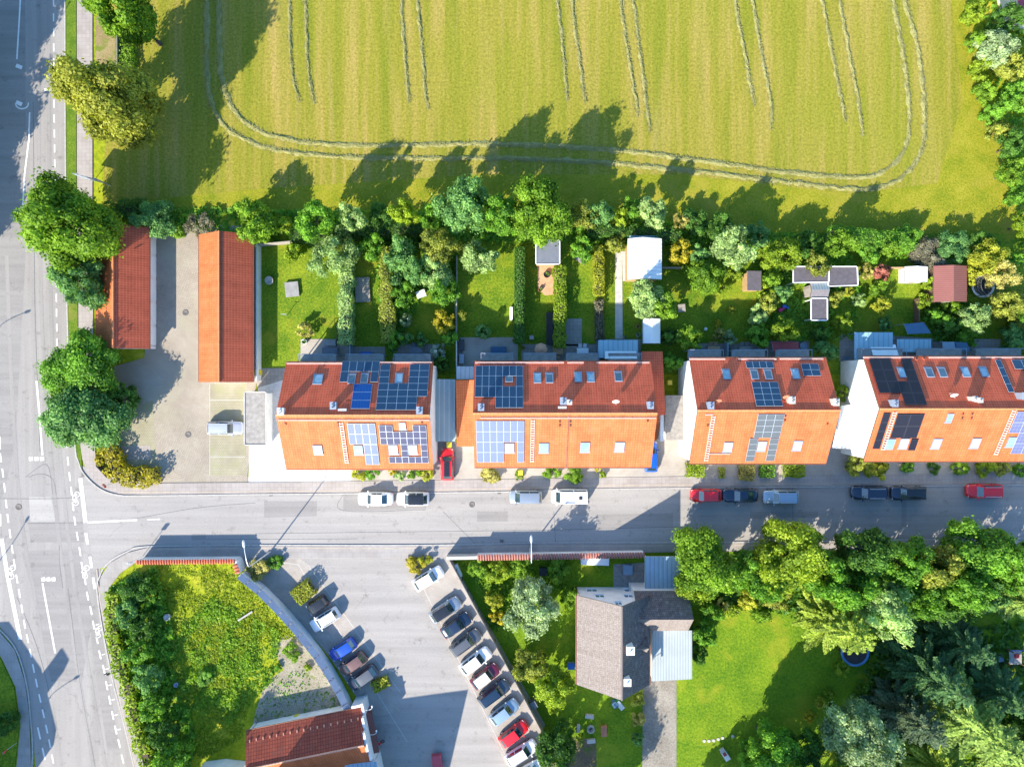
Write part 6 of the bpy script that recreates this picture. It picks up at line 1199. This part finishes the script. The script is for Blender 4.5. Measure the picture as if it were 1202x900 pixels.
for n, l, x, y, r, h, mt in row: tree(n, l, 'tree' if n == T else 'shrub', x, y, r, h if n == T else h * .66, mt, loose='twiggy' in l)
# gardens
gard = [(T, 'wide silver olive tree with thin crown on the first lawn', 390, 296, 32, 6, 'leaf_silver', 1), ('garden_shrub', 'yellow green bush at the top left of the first lawn', 345, 295, 14, 3.4, 'leaf_lime', 0), ('garden_shrub', 'bare brown twiggy bush at the bottom of the first lawn', 357, 387, 11, 1.8, 'leaf_rust', 1), ('garden_shrub', 'green bush between silver olive tree and second garden', 437, 287, 17, 3.8, 'leaf_mid', 0),
 (T, 'grey green tree at the top of the wide hedge beside the second garden', 470, 298, 22, 5.5, 'leaf_teal', 0), (T, 'blue green tree in the middle of the third garden row', 490, 318, 20, 5.5, 'leaf_teal', 0), (T, 'tall olive tree above the white square table', 514, 288, 24, 7, 'leaf_olive', 0), (T, 'silver green tree right of the tall olive one', 512, 318, 22, 5.5, 'leaf_silver', 0), (T, 'silver olive tree at the corner of the brick terrace lawn', 562, 302, 22, 5.5, 'leaf_silver', 0),
 ('garden_shrub', 'green bush left of the white square table', 473, 343, 16, 3.6, 'leaf_mid', 0), (T, 'mid green tree right of the white square table', 521, 343, 19, 5, 'leaf_mid', 0), ('garden_shrub', 'round golden yellow bush beside the fence', 520, 378, 16, 3.2, 'leaf_gold', 0), ('garden_shrub', 'dark green bush under the golden yellow bush', 527, 396, 12, 2.6, 'leaf_mid', 0), ('garden_shrub', 'grey bush with pale blossom in the third garden bed', 476, 375, 9, 2.2, 'leaf_blue', 0),
 ('garden_shrub', 'white flowering hydrangea beside the dark fence at the terraces', 514, 412, 10, 1.8, 'leaf_white', 0), ('garden_shrub', 'dark round bush right below the white hydrangea', 519, 427, 11, 2.2, 'leaf_dark', 0), ('garden_shrub', 'small grey green bush on the lawn under the white flowering one', 494, 399, 8, 1.6, 'leaf_teal', 0), ('garden_shrub', 'mid green bush at the foot of the wide hedge', 462, 398, 12, 3, 'leaf_mid', 0), ('garden_shrub', 'blue green bush at the terrace corner of the third garden', 475, 396, 9, 2.4, 'leaf_teal', 0),
 ('garden_shrub', 'leafy plant beside the brick terrace', 567, 389, 11, 1.8, 'leaf_teal', 0), ('garden_shrub', 'tall conical lime bush at the brick terrace fence', 543, 370, 7, 2.4, 'leaf_olive', 0), ('garden_shrub', 'green bush above the narrow yellow lawn', 684, 292, 16, 3.6, 'leaf_mid', 0), ('garden_shrub', 'olive bush at the top end of the pale path', 724, 286, 13, 3.2, 'leaf_olive', 0),
 (T, 'large silver green tree in front of the white hut', 762, 350, 24, 6, 'leaf_silver', 0), (T, 'bright green tree leaning on the right of the silver green one', 781, 360, 18, 5.5, 'leaf_bright', 0), ('garden_shrub', 'golden bush right of the white hut', 799, 296, 16, 3.8, 'leaf_gold', 0), ('garden_shrub', 'small blue green bush right of the golden one', 822, 297, 12, 3.4, 'leaf_teal', 0), (T, 'bright round tree on the lawn below the golden bush', 829, 322, 23, 4.6, 'leaf_bright', 0),
 ('garden_shrub', 'lime bush trailing from the bright round tree', 849, 337, 9, 1.9, 'leaf_lime', 0), ('garden_shrub', 'low lime groundcover bush left of the small shed', 863, 319, 11, 1.4, 'leaf_lime', 0), ('topiary_shrub', 'dark round clipped bush, left one of the pair by the house gap', 787, 394, 13, 2.8, 'leaf_dark', 0), ('topiary_shrub', 'bright round clipped bush, right one of the pair by the house gap', 809, 397, 17, 3.6, 'leaf_bright', 0), ('garden_shrub', 'dark bush in the gap between the second and third house block', 788, 424, 14, 2.8, 'leaf_mid', 0),
 ('garden_shrub', 'small orange flowering bush on the shaded lawn', 843, 379, 5, 1.1, 'leaf_gold', 0), ('garden_shrub', 'brown green round bush below the orange flowers', 845, 392, 8, 1.6, 'leaf_rust', 0), ('garden_shrub', 'grey blue low bush near the slab terrace', 857, 397, 9, 1.5, 'leaf_blue', 0), ('garden_shrub', 'small yellow bush on the shadow edge of the shed lawn', 859, 364, 6, 1.2, 'leaf_yellow', 0),
 ('garden_shrub', 'silver bush right of the shed lawn', 892, 370, 13, 2.4, 'leaf_silver', 0), ('garden_shrub', 'dark green bush beneath the silver bush at the terrace', 892, 394, 16, 3, 'leaf_mid', 0), ('garden_shrub', 'olive bush on the left of the pink toy', 905, 353, 14, 3, 'leaf_olive', 0), ('garden_shrub', 'bright bush left of the long pergola', 908, 326, 13, 3.4, 'leaf_bright', 0), ('garden_shrub', 'yellow green bush right beside the small wooden shed', 901, 341, 10, 2.4, 'leaf_lime', 0),
 ('garden_shrub', 'grey green bush under the long pergola left end', 919, 343, 12, 3, 'leaf_teal', 0), (T, 'thin olive tree growing through the black pergola', 963, 309, 17, 4.8, 'leaf_olive', 1), (T, 'yellow green apple tree above the dark red awning', 921, 387, 18, 4.2, 'leaf_lime', 0), ('garden_shrub', 'olive bush right of the nearest pergola', 981, 349, 11, 2.4, 'leaf_olive', 0), ('garden_shrub', 'golden low bush under the two panel roof', 997, 341, 8, 1.5, 'leaf_yellow', 0), ('garden_shrub', 'grey bush between pergola and lime lawn', 1010, 352, 9, 1.8, 'leaf_silver', 0),
 ('garden_shrub', 'round yellow green bush above the pale blue terrace', 991, 378, 13, 2.6, 'leaf_lime', 0), ('garden_shrub', 'tall dark bush beside the third block, right of the red awning', 971, 412, 15, 3.4, 'leaf_teal', 0), ('garden_shrub', 'dark bush above the tall one beside the third block', 966, 392, 12, 2.8, 'leaf_dark', 0), ('garden_shrub', 'bright bush in the gap under the tall dark bush', 990, 461, 10, 2.6, 'leaf_lime', 0),
 ('garden_shrub', 'red leaved bush on the lime lawn', 1037, 319, 11, 3, 'leaf_red', 0), ('garden_shrub', 'bright green bush under the red leaved one', 1033, 339, 12, 2.2, 'leaf_bright', 0), ('garden_shrub', 'yellow round bush at the shadow edge of the greenhouse lawn', 1037, 358, 11, 2.6, 'leaf_yellow', 0), ('garden_shrub', 'pale flowering bush left of the red leaved one', 1020, 318, 10, 2, 'leaf_rust', 0), ('garden_shrub', 'grey green bush at the pale blue terrace', 1040, 380, 9, 1.8, 'leaf_teal', 0),
 ('garden_shrub', 'lime bush at the left wall of the reddish cabin', 1096, 332, 11, 2.6, 'leaf_lime', 0), ('garden_shrub', 'lime bush on the dark garden divider', 1088, 353, 10, 2.4, 'leaf_lime', 0), ('garden_shrub', 'mid green bush below the divider, above the sun sail', 1100, 370, 12, 2.6, 'leaf_mid', 0), ('garden_shrub', 'lime bush at the front of the reddish cabin', 1121, 359, 14, 2.2, 'leaf_bright', 0), ('garden_shrub', 'dark bush under the front of the cabin', 1115, 380, 15, 2.8, 'leaf_dark', 0),
 (T, 'silver green tree below the trampoline', 1146, 373, 18, 5, 'leaf_silver', 0), ('garden_shrub', 'dark bush between the silver green tree and the right block', 1138, 394, 13, 2.8, 'leaf_mid', 0), ('garden_shrub', 'yellow bush between cabin and trampoline', 1140, 330, 7, 2, 'leaf_yellow', 0), ('garden_shrub', 'dark bush at the right edge above the last block', 1196, 396, 20, 3.2, 'leaf_teal', 0), ('garden_shrub', 'dark green bush at the right edge of the trampoline garden', 1204, 366, 16, 3.2, 'leaf_mid', 0)]
for n, l, x, y, r, h, mt, lo in gard: tree(n, l, 'tree' if n == T else 'shrub', x, y, r, h, mt, bool(lo))
# upper right corner
for n, l, x, y, r, h, mt in (('garden_shrub', 'bright hedge bush at the top right field edge, highest', 1146, 12, 16, 3.5, 'leaf_lime'), ('garden_shrub', 'bright hedge bush at the right field edge, second from the top', 1151, 45, 13, 3.2, 'leaf_bright'), ('garden_shrub', 'bright hedge bush at the right field edge beside the silver bush', 1154, 78, 14, 3.2, 'leaf_lime'), ('garden_shrub', 'bright hedge bush at the right field edge, lowest of the lime ones', 1160, 108, 14, 3.2, 'leaf_bright'),
                             (T, 'grey silver tree near the upper right corner', 1173, 52, 23, 5, 'leaf_blue'), (T, 'dark tree under the red roof corner', 1187, 20, 20, 5, 'leaf_dark'), (T, 'olive green tree at the right edge below the silver one', 1194, 78, 20, 4.5, 'leaf_olive'), ('garden_shrub', 'dark bush at the right edge left of the pale post', 1170, 130, 15, 3, 'leaf_mid'), (T, 'mid green tree at the right edge above the pale post', 1196, 112, 18, 4.5, 'leaf_mid'),
                             ('garden_shrub', 'olive bush at the field corner below the pale post', 1176, 152, 14, 3, 'leaf_olive'), (T, 'dark tree at the right edge of the field, upper one', 1192, 168, 17, 4.5, 'leaf_dark'), (T, 'bright green tree at the right edge of the field, middle one', 1190, 200, 16, 4.5, 'leaf_bright'), ('garden_shrub', 'green bush at the right edge of the field, lowest one', 1199, 228, 14, 3.2, 'leaf_mid'), (T, 'lime tree at the right edge above the golden olive tree', 1206, 262, 17, 4.5, 'leaf_lime')):
    tree(n, l, 'tree' if n == T else 'shrub', x, y, r, h, mt)
# south side
for n, l, x, y, r, h, mt, lo in ((T, 'large silver grey willow left of the brown house', 626, 716, 37, 8, 'leaf_blue', 0), (T, 'yellow green tree at the lower left corner of the brown house', 650, 806, 26, 6, 'leaf_lime', 0), (T, 'olive tree between the parking fence and the yellow green tree', 622, 782, 22, 5, 'leaf_olive', 0), (T, 'dark tree at the bottom of the lot fence', 655, 882, 28, 6.5, 'leaf_dark', 0), ('garden_shrub', 'lime bush under the red coped wall, left end', 562, 668, 14, 2.4, 'leaf_bright', 0),
    ('garden_shrub', 'lime bush under the red coped wall, right of the white board box', 584, 673, 16, 2.4, 'leaf_lime', 0), ('garden_shrub', 'bright bush above the silver willow', 612, 667, 14, 2.2, 'leaf_bright', 0), ('garden_shrub', 'bright green bush between silver willow and white sheet box', 655, 672, 16, 2.4, 'leaf_bright', 0), ('garden_shrub', 'golden green bush on the left of the silver willow', 580, 706, 12, 2.2, 'leaf_yellow', 0), ('garden_shrub', 'small golden bush along the lawn edge left of the willow', 583, 726, 9, 1.8, 'leaf_gold', 0), ('garden_shrub', 'green bush left of the brown house wall', 668, 702, 12, 2.4, 'leaf_bright', 0),
    ('garden_shrub', 'lime bush at the foot of the yellow green tree', 650, 832, 8, 1.6, 'leaf_lime', 0), ('garden_shrub', 'olive bush strip along the driveway, upper', 749, 820, 10, 1.6, 'leaf_olive', 0), ('garden_shrub', 'olive bush strip along the driveway, middle', 750, 845, 9, 1.6, 'leaf_rust', 0), ('garden_shrub', 'dusky bush strip along the driveway, lower', 749, 868, 8, 1.4, 'leaf_teal', 0), ('garden_shrub', 'small lime bush by the upright bench', 681, 865, 5, 1.2, 'leaf_lime', 0),
    (T, 'bright yellow green tree beside the blue grey carport', 829, 664, 42, 9.5, 'leaf_bright', 0), (T, 'lime tree leaning over the blue grey carport', 815, 693, 22, 7, 'leaf_lime', 0), (T, 'large lime green tree at the pavement in the lower right wood', 934, 655, 46, 11, 'leaf_lime', 0), (T, 'mid green tree between the two bright ones at the pavement', 884, 672, 26, 8, 'leaf_mid', 0), (T, 'green tree behind the large lime tree', 975, 678, 30, 10, 'leaf_mid', 0),
    (T, 'dark blue green tree at the pavement, right of the large lime tree', 1022, 650, 33, 11, 'leaf_dark', 0), (T, 'olive lime tree in the middle of the lower right wood', 1066, 664, 34, 10.5, 'leaf_mid', 0), (T, 'olive tree spreading right of the olive lime one', 1104, 668, 29, 10, 'leaf_olive', 0), (T, 'bright green tree at the pavement near the right edge', 1160, 650, 41, 11, 'leaf_mid', 0), (T, 'dark tree at the right edge of the pavement', 1200, 670, 34, 10, 'leaf_mid', 0),
    ('garden_shrub', 'dark bush along the right wall of the brown house', 827, 745, 17, 3.4, 'leaf_mid', 0), ('garden_shrub', 'dark lower bush at the metal lean-to roof', 822, 768, 12, 2.4, 'leaf_dark', 0), ('garden_shrub', 'small bush at the corner of the tiled wing', 836, 720, 14, 3, 'leaf_mid', 0), ('garden_shrub', 'golden bush at the top of the sunny lawn', 880, 705, 15, 3, 'leaf_yellow', 0), ('garden_shrub', 'olive bush at the top of the sunny lawn, right of the golden one', 912, 704, 16, 3.2, 'leaf_olive', 0), ('garden_shrub', 'rusty twiggy bush at the top left of the sunny lawn', 848, 712, 10, 2.2, 'leaf_rust', 1), ('garden_shrub', 'green bush at the top of the lawn beneath the mid green tree', 893, 722, 12, 2.4, 'leaf_bright', 0),
    (T, 'silver grey crown in the middle of the lower right wood', 1047, 722, 34, 12, 'leaf_silver', 0), (T, 'green tree beneath the olive lime tree', 1090, 705, 26, 8.5, 'leaf_mid', 0), (T, 'dark tree deep in the wood under the olive spread', 1126, 712, 24, 7, 'leaf_dark', 0), (T, 'big silver blue tree at the bottom edge of the lower right wood', 1018, 870, 42, 12, 'leaf_blue', 0), (T, 'dark green tree at the bottom edge left of the silver blue tree', 912, 886, 32, 9, 'leaf_mid', 0), ('garden_shrub', 'mid green bush at the bottom edge of the shaded lower lawn', 879, 888, 16, 3, 'leaf_mid', 0),
    ('garden_shrub', 'low lime bush below the blue trampoline', 990, 785, 11, 1.5, 'leaf_lime', 0), ('garden_shrub', 'small lime bush on the shaded lawn, upper of three', 974, 813, 7, 1.3, 'leaf_lime', 0), ('garden_shrub', 'small golden bush on the shaded lawn, middle of three', 964, 826, 8, 1.4, 'leaf_yellow', 0), ('garden_shrub', 'small orange gold bush on the shaded lawn, lowest of three', 951, 842, 8, 1.4, 'leaf_gold', 0), (T, 'low dark tree beside the lower lawn, right of the mid green bush', 948, 884, 24, 7, 'leaf_dark', 0), (T, 'dark tree at the right edge below the play tower', 1214, 850, 28, 6, 'leaf_dark', 0), (T, 'blue green tree at the right edge above the shaded lawn', 1165, 702, 20, 7, 'leaf_teal', 0)):
    tree(n, l, 'tree' if n == T else 'shrub', x, y, r, h, mt, bool(lo))
for l, x, y, r, h, mt in (('dark tree filling the wood between the large lime tree and the silver grey crown', 1004, 694, 30, 11, 'leaf_mid'), ('dark tree in the wood behind the mid green tree at the pavement', 906, 690, 24, 9.5, 'leaf_mid'), ('tall dark tree behind the olive spread near the right edge', 1140, 690, 28, 11.5, 'leaf_mid')): tree(T, l, 'tree', x, y, r, h, mt)
spruce('yellow green conifer spreading over the blue trampoline', 984, 731, 43, 13, 'needle_yellow', 0, .35); spruce('dark conifer in the shade left of the play tower', 1090, 790, 44, 13, 'needle_dark', 1, .35); spruce('big pale green spruce with feathered branches in the lower right corner', 1131, 842, 58, 17, 'needle_green', 2, .35)
spruce('blue green conifer above right of the silver blue tree', 1066, 838, 40, 12, 'needle_blue', 0, .35); spruce('yellow green spruce at the bottom edge of the lower right wood', 1105, 905, 42, 13, 'needle_yellow', 0, .3); spruce('dark spruce behind the big pale green one', 1162, 806, 40, 10, 'needle_dark', 1, .3); spruce('green conifer at the right edge near the pavement', 1190, 700, 32, 11, 'needle_green', 2, .3); spruce('dark conifer in the deep shade under the silver grey crown', 1120, 750, 36, 11, 'needle_dark', 0, .3); spruce('dark conifer right of the silver blue tree at the bottom edge', 1190, 885, 40, 13, 'needle_green', 1, .3)
for l, x, y, r, h in (('second tree beyond the bottom edge shading the sunny lawn', 952, 962, 46, 15), ('tree beyond the bottom edge shading the sunny lawn', 888, 955, 54, 17), ('tree beyond the bottom edge shading the lower lawn', 820, 960, 40, 11), ('tree beyond the bottom edge below the silver blue tree', 1010, 960, 40, 12), ('tree beyond the bottom edge shading the driveway', 655, 968, 44, 13)):
    k = 1 - 8 / H; tree(T, l, 'tree', CX + (x - CX) / k, CY + (y - CY) / k, r, h, 'leaf_dark')
# front gardens on the street
for n, l, x, y, r, h, mt in (('front_shrub', 'yellow flecked bush at the left end of the first block front', 421, 556, 9, 1.4, 'leaf_yellow'), ('front_shrub', 'green bush next to the yellow flecked one by the first block', 436, 555, 9, 1.3, 'leaf_mid'), ('front_shrub', 'small bright yellow bush in the first block front', 459, 553, 6, 1.2, 'leaf_gold'), ('front_shrub', 'grey green bush right of the small bright yellow one', 468, 559, 7, 1.1, 'leaf_silver'), ('front_shrub', 'dark green round bush at the red car driveway', 486, 556, 8, 1.4, 'leaf_bright'), ('front_shrub', 'yellow bush at the red car driveway', 501, 557, 10, 1.5, 'leaf_yellow'),
                             ('front_shrub', 'brown spiky bush in front of the long block', 575, 556, 13, 1.5, 'leaf_rust'), ('front_shrub', 'bush under the yellow recycling bin', 609, 558, 7, .9, 'leaf_lime'), ('front_shrub', 'leafy bush right of the yellow recycling bin', 648, 555, 10, 1.4, 'leaf_bright'), ('front_shrub', 'bright clipped bush above the white camper van', 674, 556, 13, 1.5, 'leaf_bright'), ('front_shrub', 'small yellow plant in a terracotta round at the long block', 702, 550, 5, 1., 'leaf_gold'), ('front_shrub', 'small lime plant beside the tree shadow on the pavement', 707, 557, 5, 1., 'leaf_lime'),
                             ('front_shrub', 'mixed green bush at the left end of the shaded block front', 989, 0, 0, 0, ''), ('front_shrub', 'pale flowering bush on the street below the blank white gable', 1008, 546, 15, 2.2, 'leaf_olive'), ('front_shrub', 'rusty bush hanging over the pavement under the white gable', 1030, 551, 15, 2., 'leaf_yellow'), ('front_shrub', 'small green bush in the shaded front of the right block', 1067, 548, 9, 1.2, 'leaf_mid'), ('front_shrub', 'dark bush in the shaded front right of the small green one', 1097, 549, 8, 1.2, 'leaf_dark'), ('front_shrub', 'green bush beside the sun streak on the right block front', 1129, 548, 11, 1.5, 'leaf_bright'), ('front_shrub', 'wide pale bush above the lone red car', 1158, 549, 12, 1.6, 'leaf_lime'), ('front_shrub', 'pale bush right of the wide one above the lone red car', 1178, 550, 11, 1.6, 'leaf_olive'), ('front_shrub', 'green bush cut by the right edge in the front garden', 1200, 552, 10, 1.5, 'leaf_mid'),
                             ('lot_shrub', 'brown and green bush on the corner by the pale street lamp', 302, 668, 15, 1.5, 'leaf_rust'), ('lot_shrub', 'green fringe bush behind the brown and green corner bush', 322, 661, 11, 1.2, 'leaf_mid'), ('lot_shrub', 'yellow flowering bush at the entry of the parking lot', 487, 664, 12, 1.3, 'leaf_gold'), ('lot_shrub', 'dark yellow bush behind the first white car of the right row', 499, 658, 8, 1.3, 'leaf_yellow'), ('plot_shrub', 'dark bush on the round lawn at the lower left corner', 3, 850, 17, 2.2, 'leaf_dark')):
    if r: tree(n, l, 'shrub', x, y, r, h, mt)
hedge('clipped golden bush hedge at the left end of the third block', [(806, 552), (827, 552)], 1.7, 1.2, 'leaf_lime', rough=.15); hedge('clipped reddish green hedge block in front of the H shaped panels', [(868, 555), (886, 555)], 1.9, 1.3, 'leaf_rust', rough=.12); hedge('narrow clipped flower bed hedge between pale front paths', [(844, 555), (851, 555)], 1.4, .7, 'leaf_olive', rough=.2); hedge('shaded green hedge block right of the reddish one', [(893, 553), (909, 553)], 1.5, 1.1, 'leaf_mid', rough=.15); hedge('bright and pale clipped hedge at the right end of the third block', [(921, 553), (945, 552)], 1.6, 1.3, 'leaf_lime', rough=.15)
hedge('golden yellow flowering hedge wrapping the corner of the courtyard', [(124, 520), (128, 545), (141, 559), (160, 561), (183, 558)], 2.3, 1.7, 'leaf_gold', rough=.3, leaf=.2); hedge('large clipped box hedge on the parking lot', [(346, 703), (365, 688)], 2.1, 1.5, 'leaf_yellow', rough=.08); hedge('low dark oval hedge in the building shadow on the parking lot', [(437, 808), (456, 799)], 1.3, .8, 'leaf_yellow', rough=.1)
hedge('straight dark clipped hedge left of the orange deck', [(610.5, 290), (609.5, 402)], 1.25, 2.4, 'leaf_dark', rough=.06); hedge('lime hedge right of the orange deck', [(657, 312), (658, 345), (657, 408)], 1.5, 2.1, 'leaf_lime', rough=.25); hedge('yellow hedge left of the pale path', [(703, 288), (704, 346)], 1.3, 1.9, 'leaf_yellow', rough=.3); hedge('flowering low border below the yellow hedge', [(703, 352), (704, 398)], 1.0, .8, 'leaf_plum', rough=.4)
hedge('wide silver green hedge between first and second garden', [(406, 300), (405, 350), (405, 404)], 1.6, 2.6, 'leaf_silver', rough=.25); hedge('yellow green hedge between second and third garden', [(453, 290), (453, 345), (455, 402)], 1.7, 2.6, 'leaf_olive', rough=.3); hedge('grey green inner hedge beside the yellow green one', [(463, 310), (463, 335)], 1.7, 2.6, 'leaf_teal', rough=.3)
hedge('long rear hedge at the field behind the black pergolas', [(975, 274), (1020, 279), (1075, 284)], 2.0, 2.6, 'leaf_mid', rough=.3); hedge('dark overgrown hedge behind the white hut', [(690, 268), (735, 272), (800, 276)], 1.8, 2.2, 'leaf_dark', rough=.4); hedge('dark overgrown hedge behind the first four gardens', [(340, 276), (430, 270), (520, 268)], 1.8, 2.2, 'leaf_dark', rough=.4)
hedge('verge hedge strip beside the meadow corner', [(146, 8), (147, 50), (148, 85)], 2.0, 1.0, 'leaf_bright', rough=.3); hedge('sunny overgrown hedge along the lower pavement', [(131, 697), (130, 730), (134, 760), (146, 800), (158, 850), (173, 905)], 1.7, 1.5, 'leaf_lime', rough=.4, leaf=.24); hedge('dark hedge behind the left fence of the garage plot', [(120, 250), (140, 246), (170, 242)], 2., 1.8, 'leaf_dark', rough=.4)
hedge('hedge at the right border of the trampoline garden', [(1192, 340), (1202, 385)], 1.6, 2.2, 'leaf_olive', rough=.4); hedge('lime hedge along the upper edge of the sunny lawn', [(838, 716), (870, 718)], 1.4, 1.2, 'leaf_lime', rough=.4)
# bramble bank on the plot: tall dark bushes one can tell apart
for i, (l, x, y, r, h, mt) in enumerate((('dark bramble bush at the top of the bank, under the white wall', 158, 692, 20, 3., 'leaf_dark'), ('dark bramble bush below the topmost, next to the sunny hedge', 148, 720, 18, 3.6, 'leaf_teal'), ('dark bramble bush beside the concrete well ring', 164, 736, 18, 3.6, 'leaf_dark'), ('tall bramble bush in the middle of the bank', 160, 765, 19, 3.2, 'leaf_mid'), ('dark bramble bush by the blue drum', 173, 795, 19, 3.4, 'leaf_teal'), ('bramble bush at the turquoise ball', 177, 828, 19, 3.6, 'leaf_mid'), ('bramble bush near the bottom edge of the plot', 190, 862, 20, 4., 'leaf_dark'), ('lowest bramble bush, cut by the bottom edge', 200, 895, 21, 5., 'leaf_mid'), ('bramble bush right of the topmost dark one', 178, 700, 13, 2.2, 'leaf_mid'))):
    tree('bramble_bush', l, 'bush', x, y, r, h, mt)
for l, x, y, r, h, mt in (('round bright bush on the rubble edge by the curved wall', 342, 766, 11, 1.2, 'leaf_bright'), ('leafy weed clump in the middle of the overgrown plot', 242, 795, 12, 1., 'leaf_mid'), ('small green bush on the pale rubble', 360, 784, 5, .7, 'leaf_lime'), ('small dark bush on the rubble by the round plate', 325, 784, 5, .7, 'leaf_mid')): tree('plot_shrub', l, 'shrub', x, y, r, h, mt)
for l, x, y, h in (('tree beyond the bottom edge shading the foot of the bramble bank', 165, 960, 9), ('tree beyond the bottom edge between plot and red brown building', 203, 968, 12)):
    k = 1 - 6 / H; tree(T, l, 'tree', CX + (x - CX) / k, CY + (y - CY) / k, 36, h, 'leaf_dark')
PLOT = [(186, 662), (278, 662), (335, 714), (355, 740), (300, 770), (290, 835), (285, 866), (240, 890), (215, 880), (205, 800), (180, 720)]
cover('weeds', PLOT, 20000, .17, .3, 'leaf_weed', seed=3); cover('weeds', [(195, 740), (250, 700), (330, 740), (320, 800), (270, 850), (225, 830)], 9000, .2, .5, 'leaf_bright', seed=9)
cover('weeds', [(300, 760), (372, 765), (412, 835), (300, 860)], 700, .17, .2, 'leaf_mid', .04, 5)
cover('undergrowth', [(128, 690), (185, 662), (205, 740), (232, 872), (215, 930), (190, 930), (146, 780)], 16000, .24, 1.2, 'leaf_mid', seed=4)
cover('undergrowth', [(158, 240), (300, 246), (520, 250), (700, 252), (840, 268), (980, 278), (1120, 292), (1200, 300), (1200, 312), (1080, 306), (900, 300), (720, 286), (560, 284), (300, 276), (160, 262)], 15000, .26, .8, 'leaf_mid', seed=6)
cover('undergrowth', [(440, 285), (540, 285), (535, 340), (500, 340), (462, 420), (448, 400)], 3500, .26, .9, 'leaf_mid', seed=7)
cover('undergrowth', [(885, 300), (1010, 300), (1005, 400), (890, 400)], 4200, .26, .6, 'leaf_mid', seed=8); cover('undergrowth', [(1078, 345), (1140, 355), (1150, 405), (1095, 400)], 3000, .26, .9, 'leaf_mid', seed=12)
cover('undergrowth', [(800, 650), (1330, 645), (1330, 700), (1130, 720), (1000, 740), (900, 715), (830, 715)], 9000, .36, 1.4, 'leaf_dark', seed=10); cover('undergrowth', [(1030, 740), (1330, 720), (1330, 1000), (960, 1000), (985, 850)], 14000, .36, 1.2, 'leaf_dark', seed=11)
cover('undergrowth', [(1140, -60), (1330, -60), (1330, 320), (1200, 300), (1176, 160)], 8000, .32, 1.0, 'leaf_mid', seed=14); cover('undergrowth', [(540, 660), (600, 660), (670, 668), (668, 690), (600, 700), (585, 740), (572, 735), (572, 700)], 3500, .24, .6, 'leaf_bright', seed=15)

# ------------------------------------------------------------------ light and camera
EL, AZ = R(33), R(216.87)               # sun in the south-west; shadows run 0.6 east, 0.8 north
wd = bpy.data.worlds.new('World'); scene.world = wd; wd.use_nodes = True; nt = wd.node_tree
sky = nt.nodes.new('ShaderNodeTexSky'); sky.sky_type = 'NISHITA'; sky.sun_disc = False; sky.sun_elevation = EL; sky.sun_rotation = AZ; sky.air_density = 1.1; sky.dust_density = .6; sky.ozone_density = 1.2
bg = nt.nodes['Background']; hs = nt.nodes.new('ShaderNodeHueSaturation'); hs.inputs['Saturation'].default_value = 1.3; nt.links.new(sky.outputs[0], hs.inputs['Color']); nt.links.new(hs.outputs[0], bg.inputs[0]); bg.inputs[1].default_value = .165
sd = bpy.data.lights.new('sun', 'SUN'); sd.energy = 5.0; sd.angle = R(.5); sd.color = (1., .90, .74); so = bpy.data.objects.new('sun', sd); COL.objects.link(so)
d = Vector((.6 * math.cos(EL), .8 * math.cos(EL), -math.sin(EL))); so.rotation_euler = d.to_track_quat('-Z', 'Y').to_euler()
cam = bpy.data.cameras.new('camera'); co = bpy.data.objects.new('camera', cam); COL.objects.link(co); co.location = (0, 0, H); co.rotation_euler = (0, 0, 0)
cam.sensor_fit = 'HORIZONTAL'; cam.angle = 2 * math.atan((1202 / 2) / (S * H)); cam.clip_end = 3000; scene.camera = co
vs = scene.view_settings; scene.display_settings.display_device = 'sRGB'; vs.view_transform = 'Standard'; vs.look = 'None'; vs.exposure = 1.14; vs.gamma = 1.; vs.use_curve_mapping = False
cy = scene.cycles; cy.max_bounces = 6; cy.diffuse_bounces = 3; cy.glossy_bounces = 3; cy.transmission_bounces = 4; cy.caustics_reflective = False; cy.caustics_refractive = False
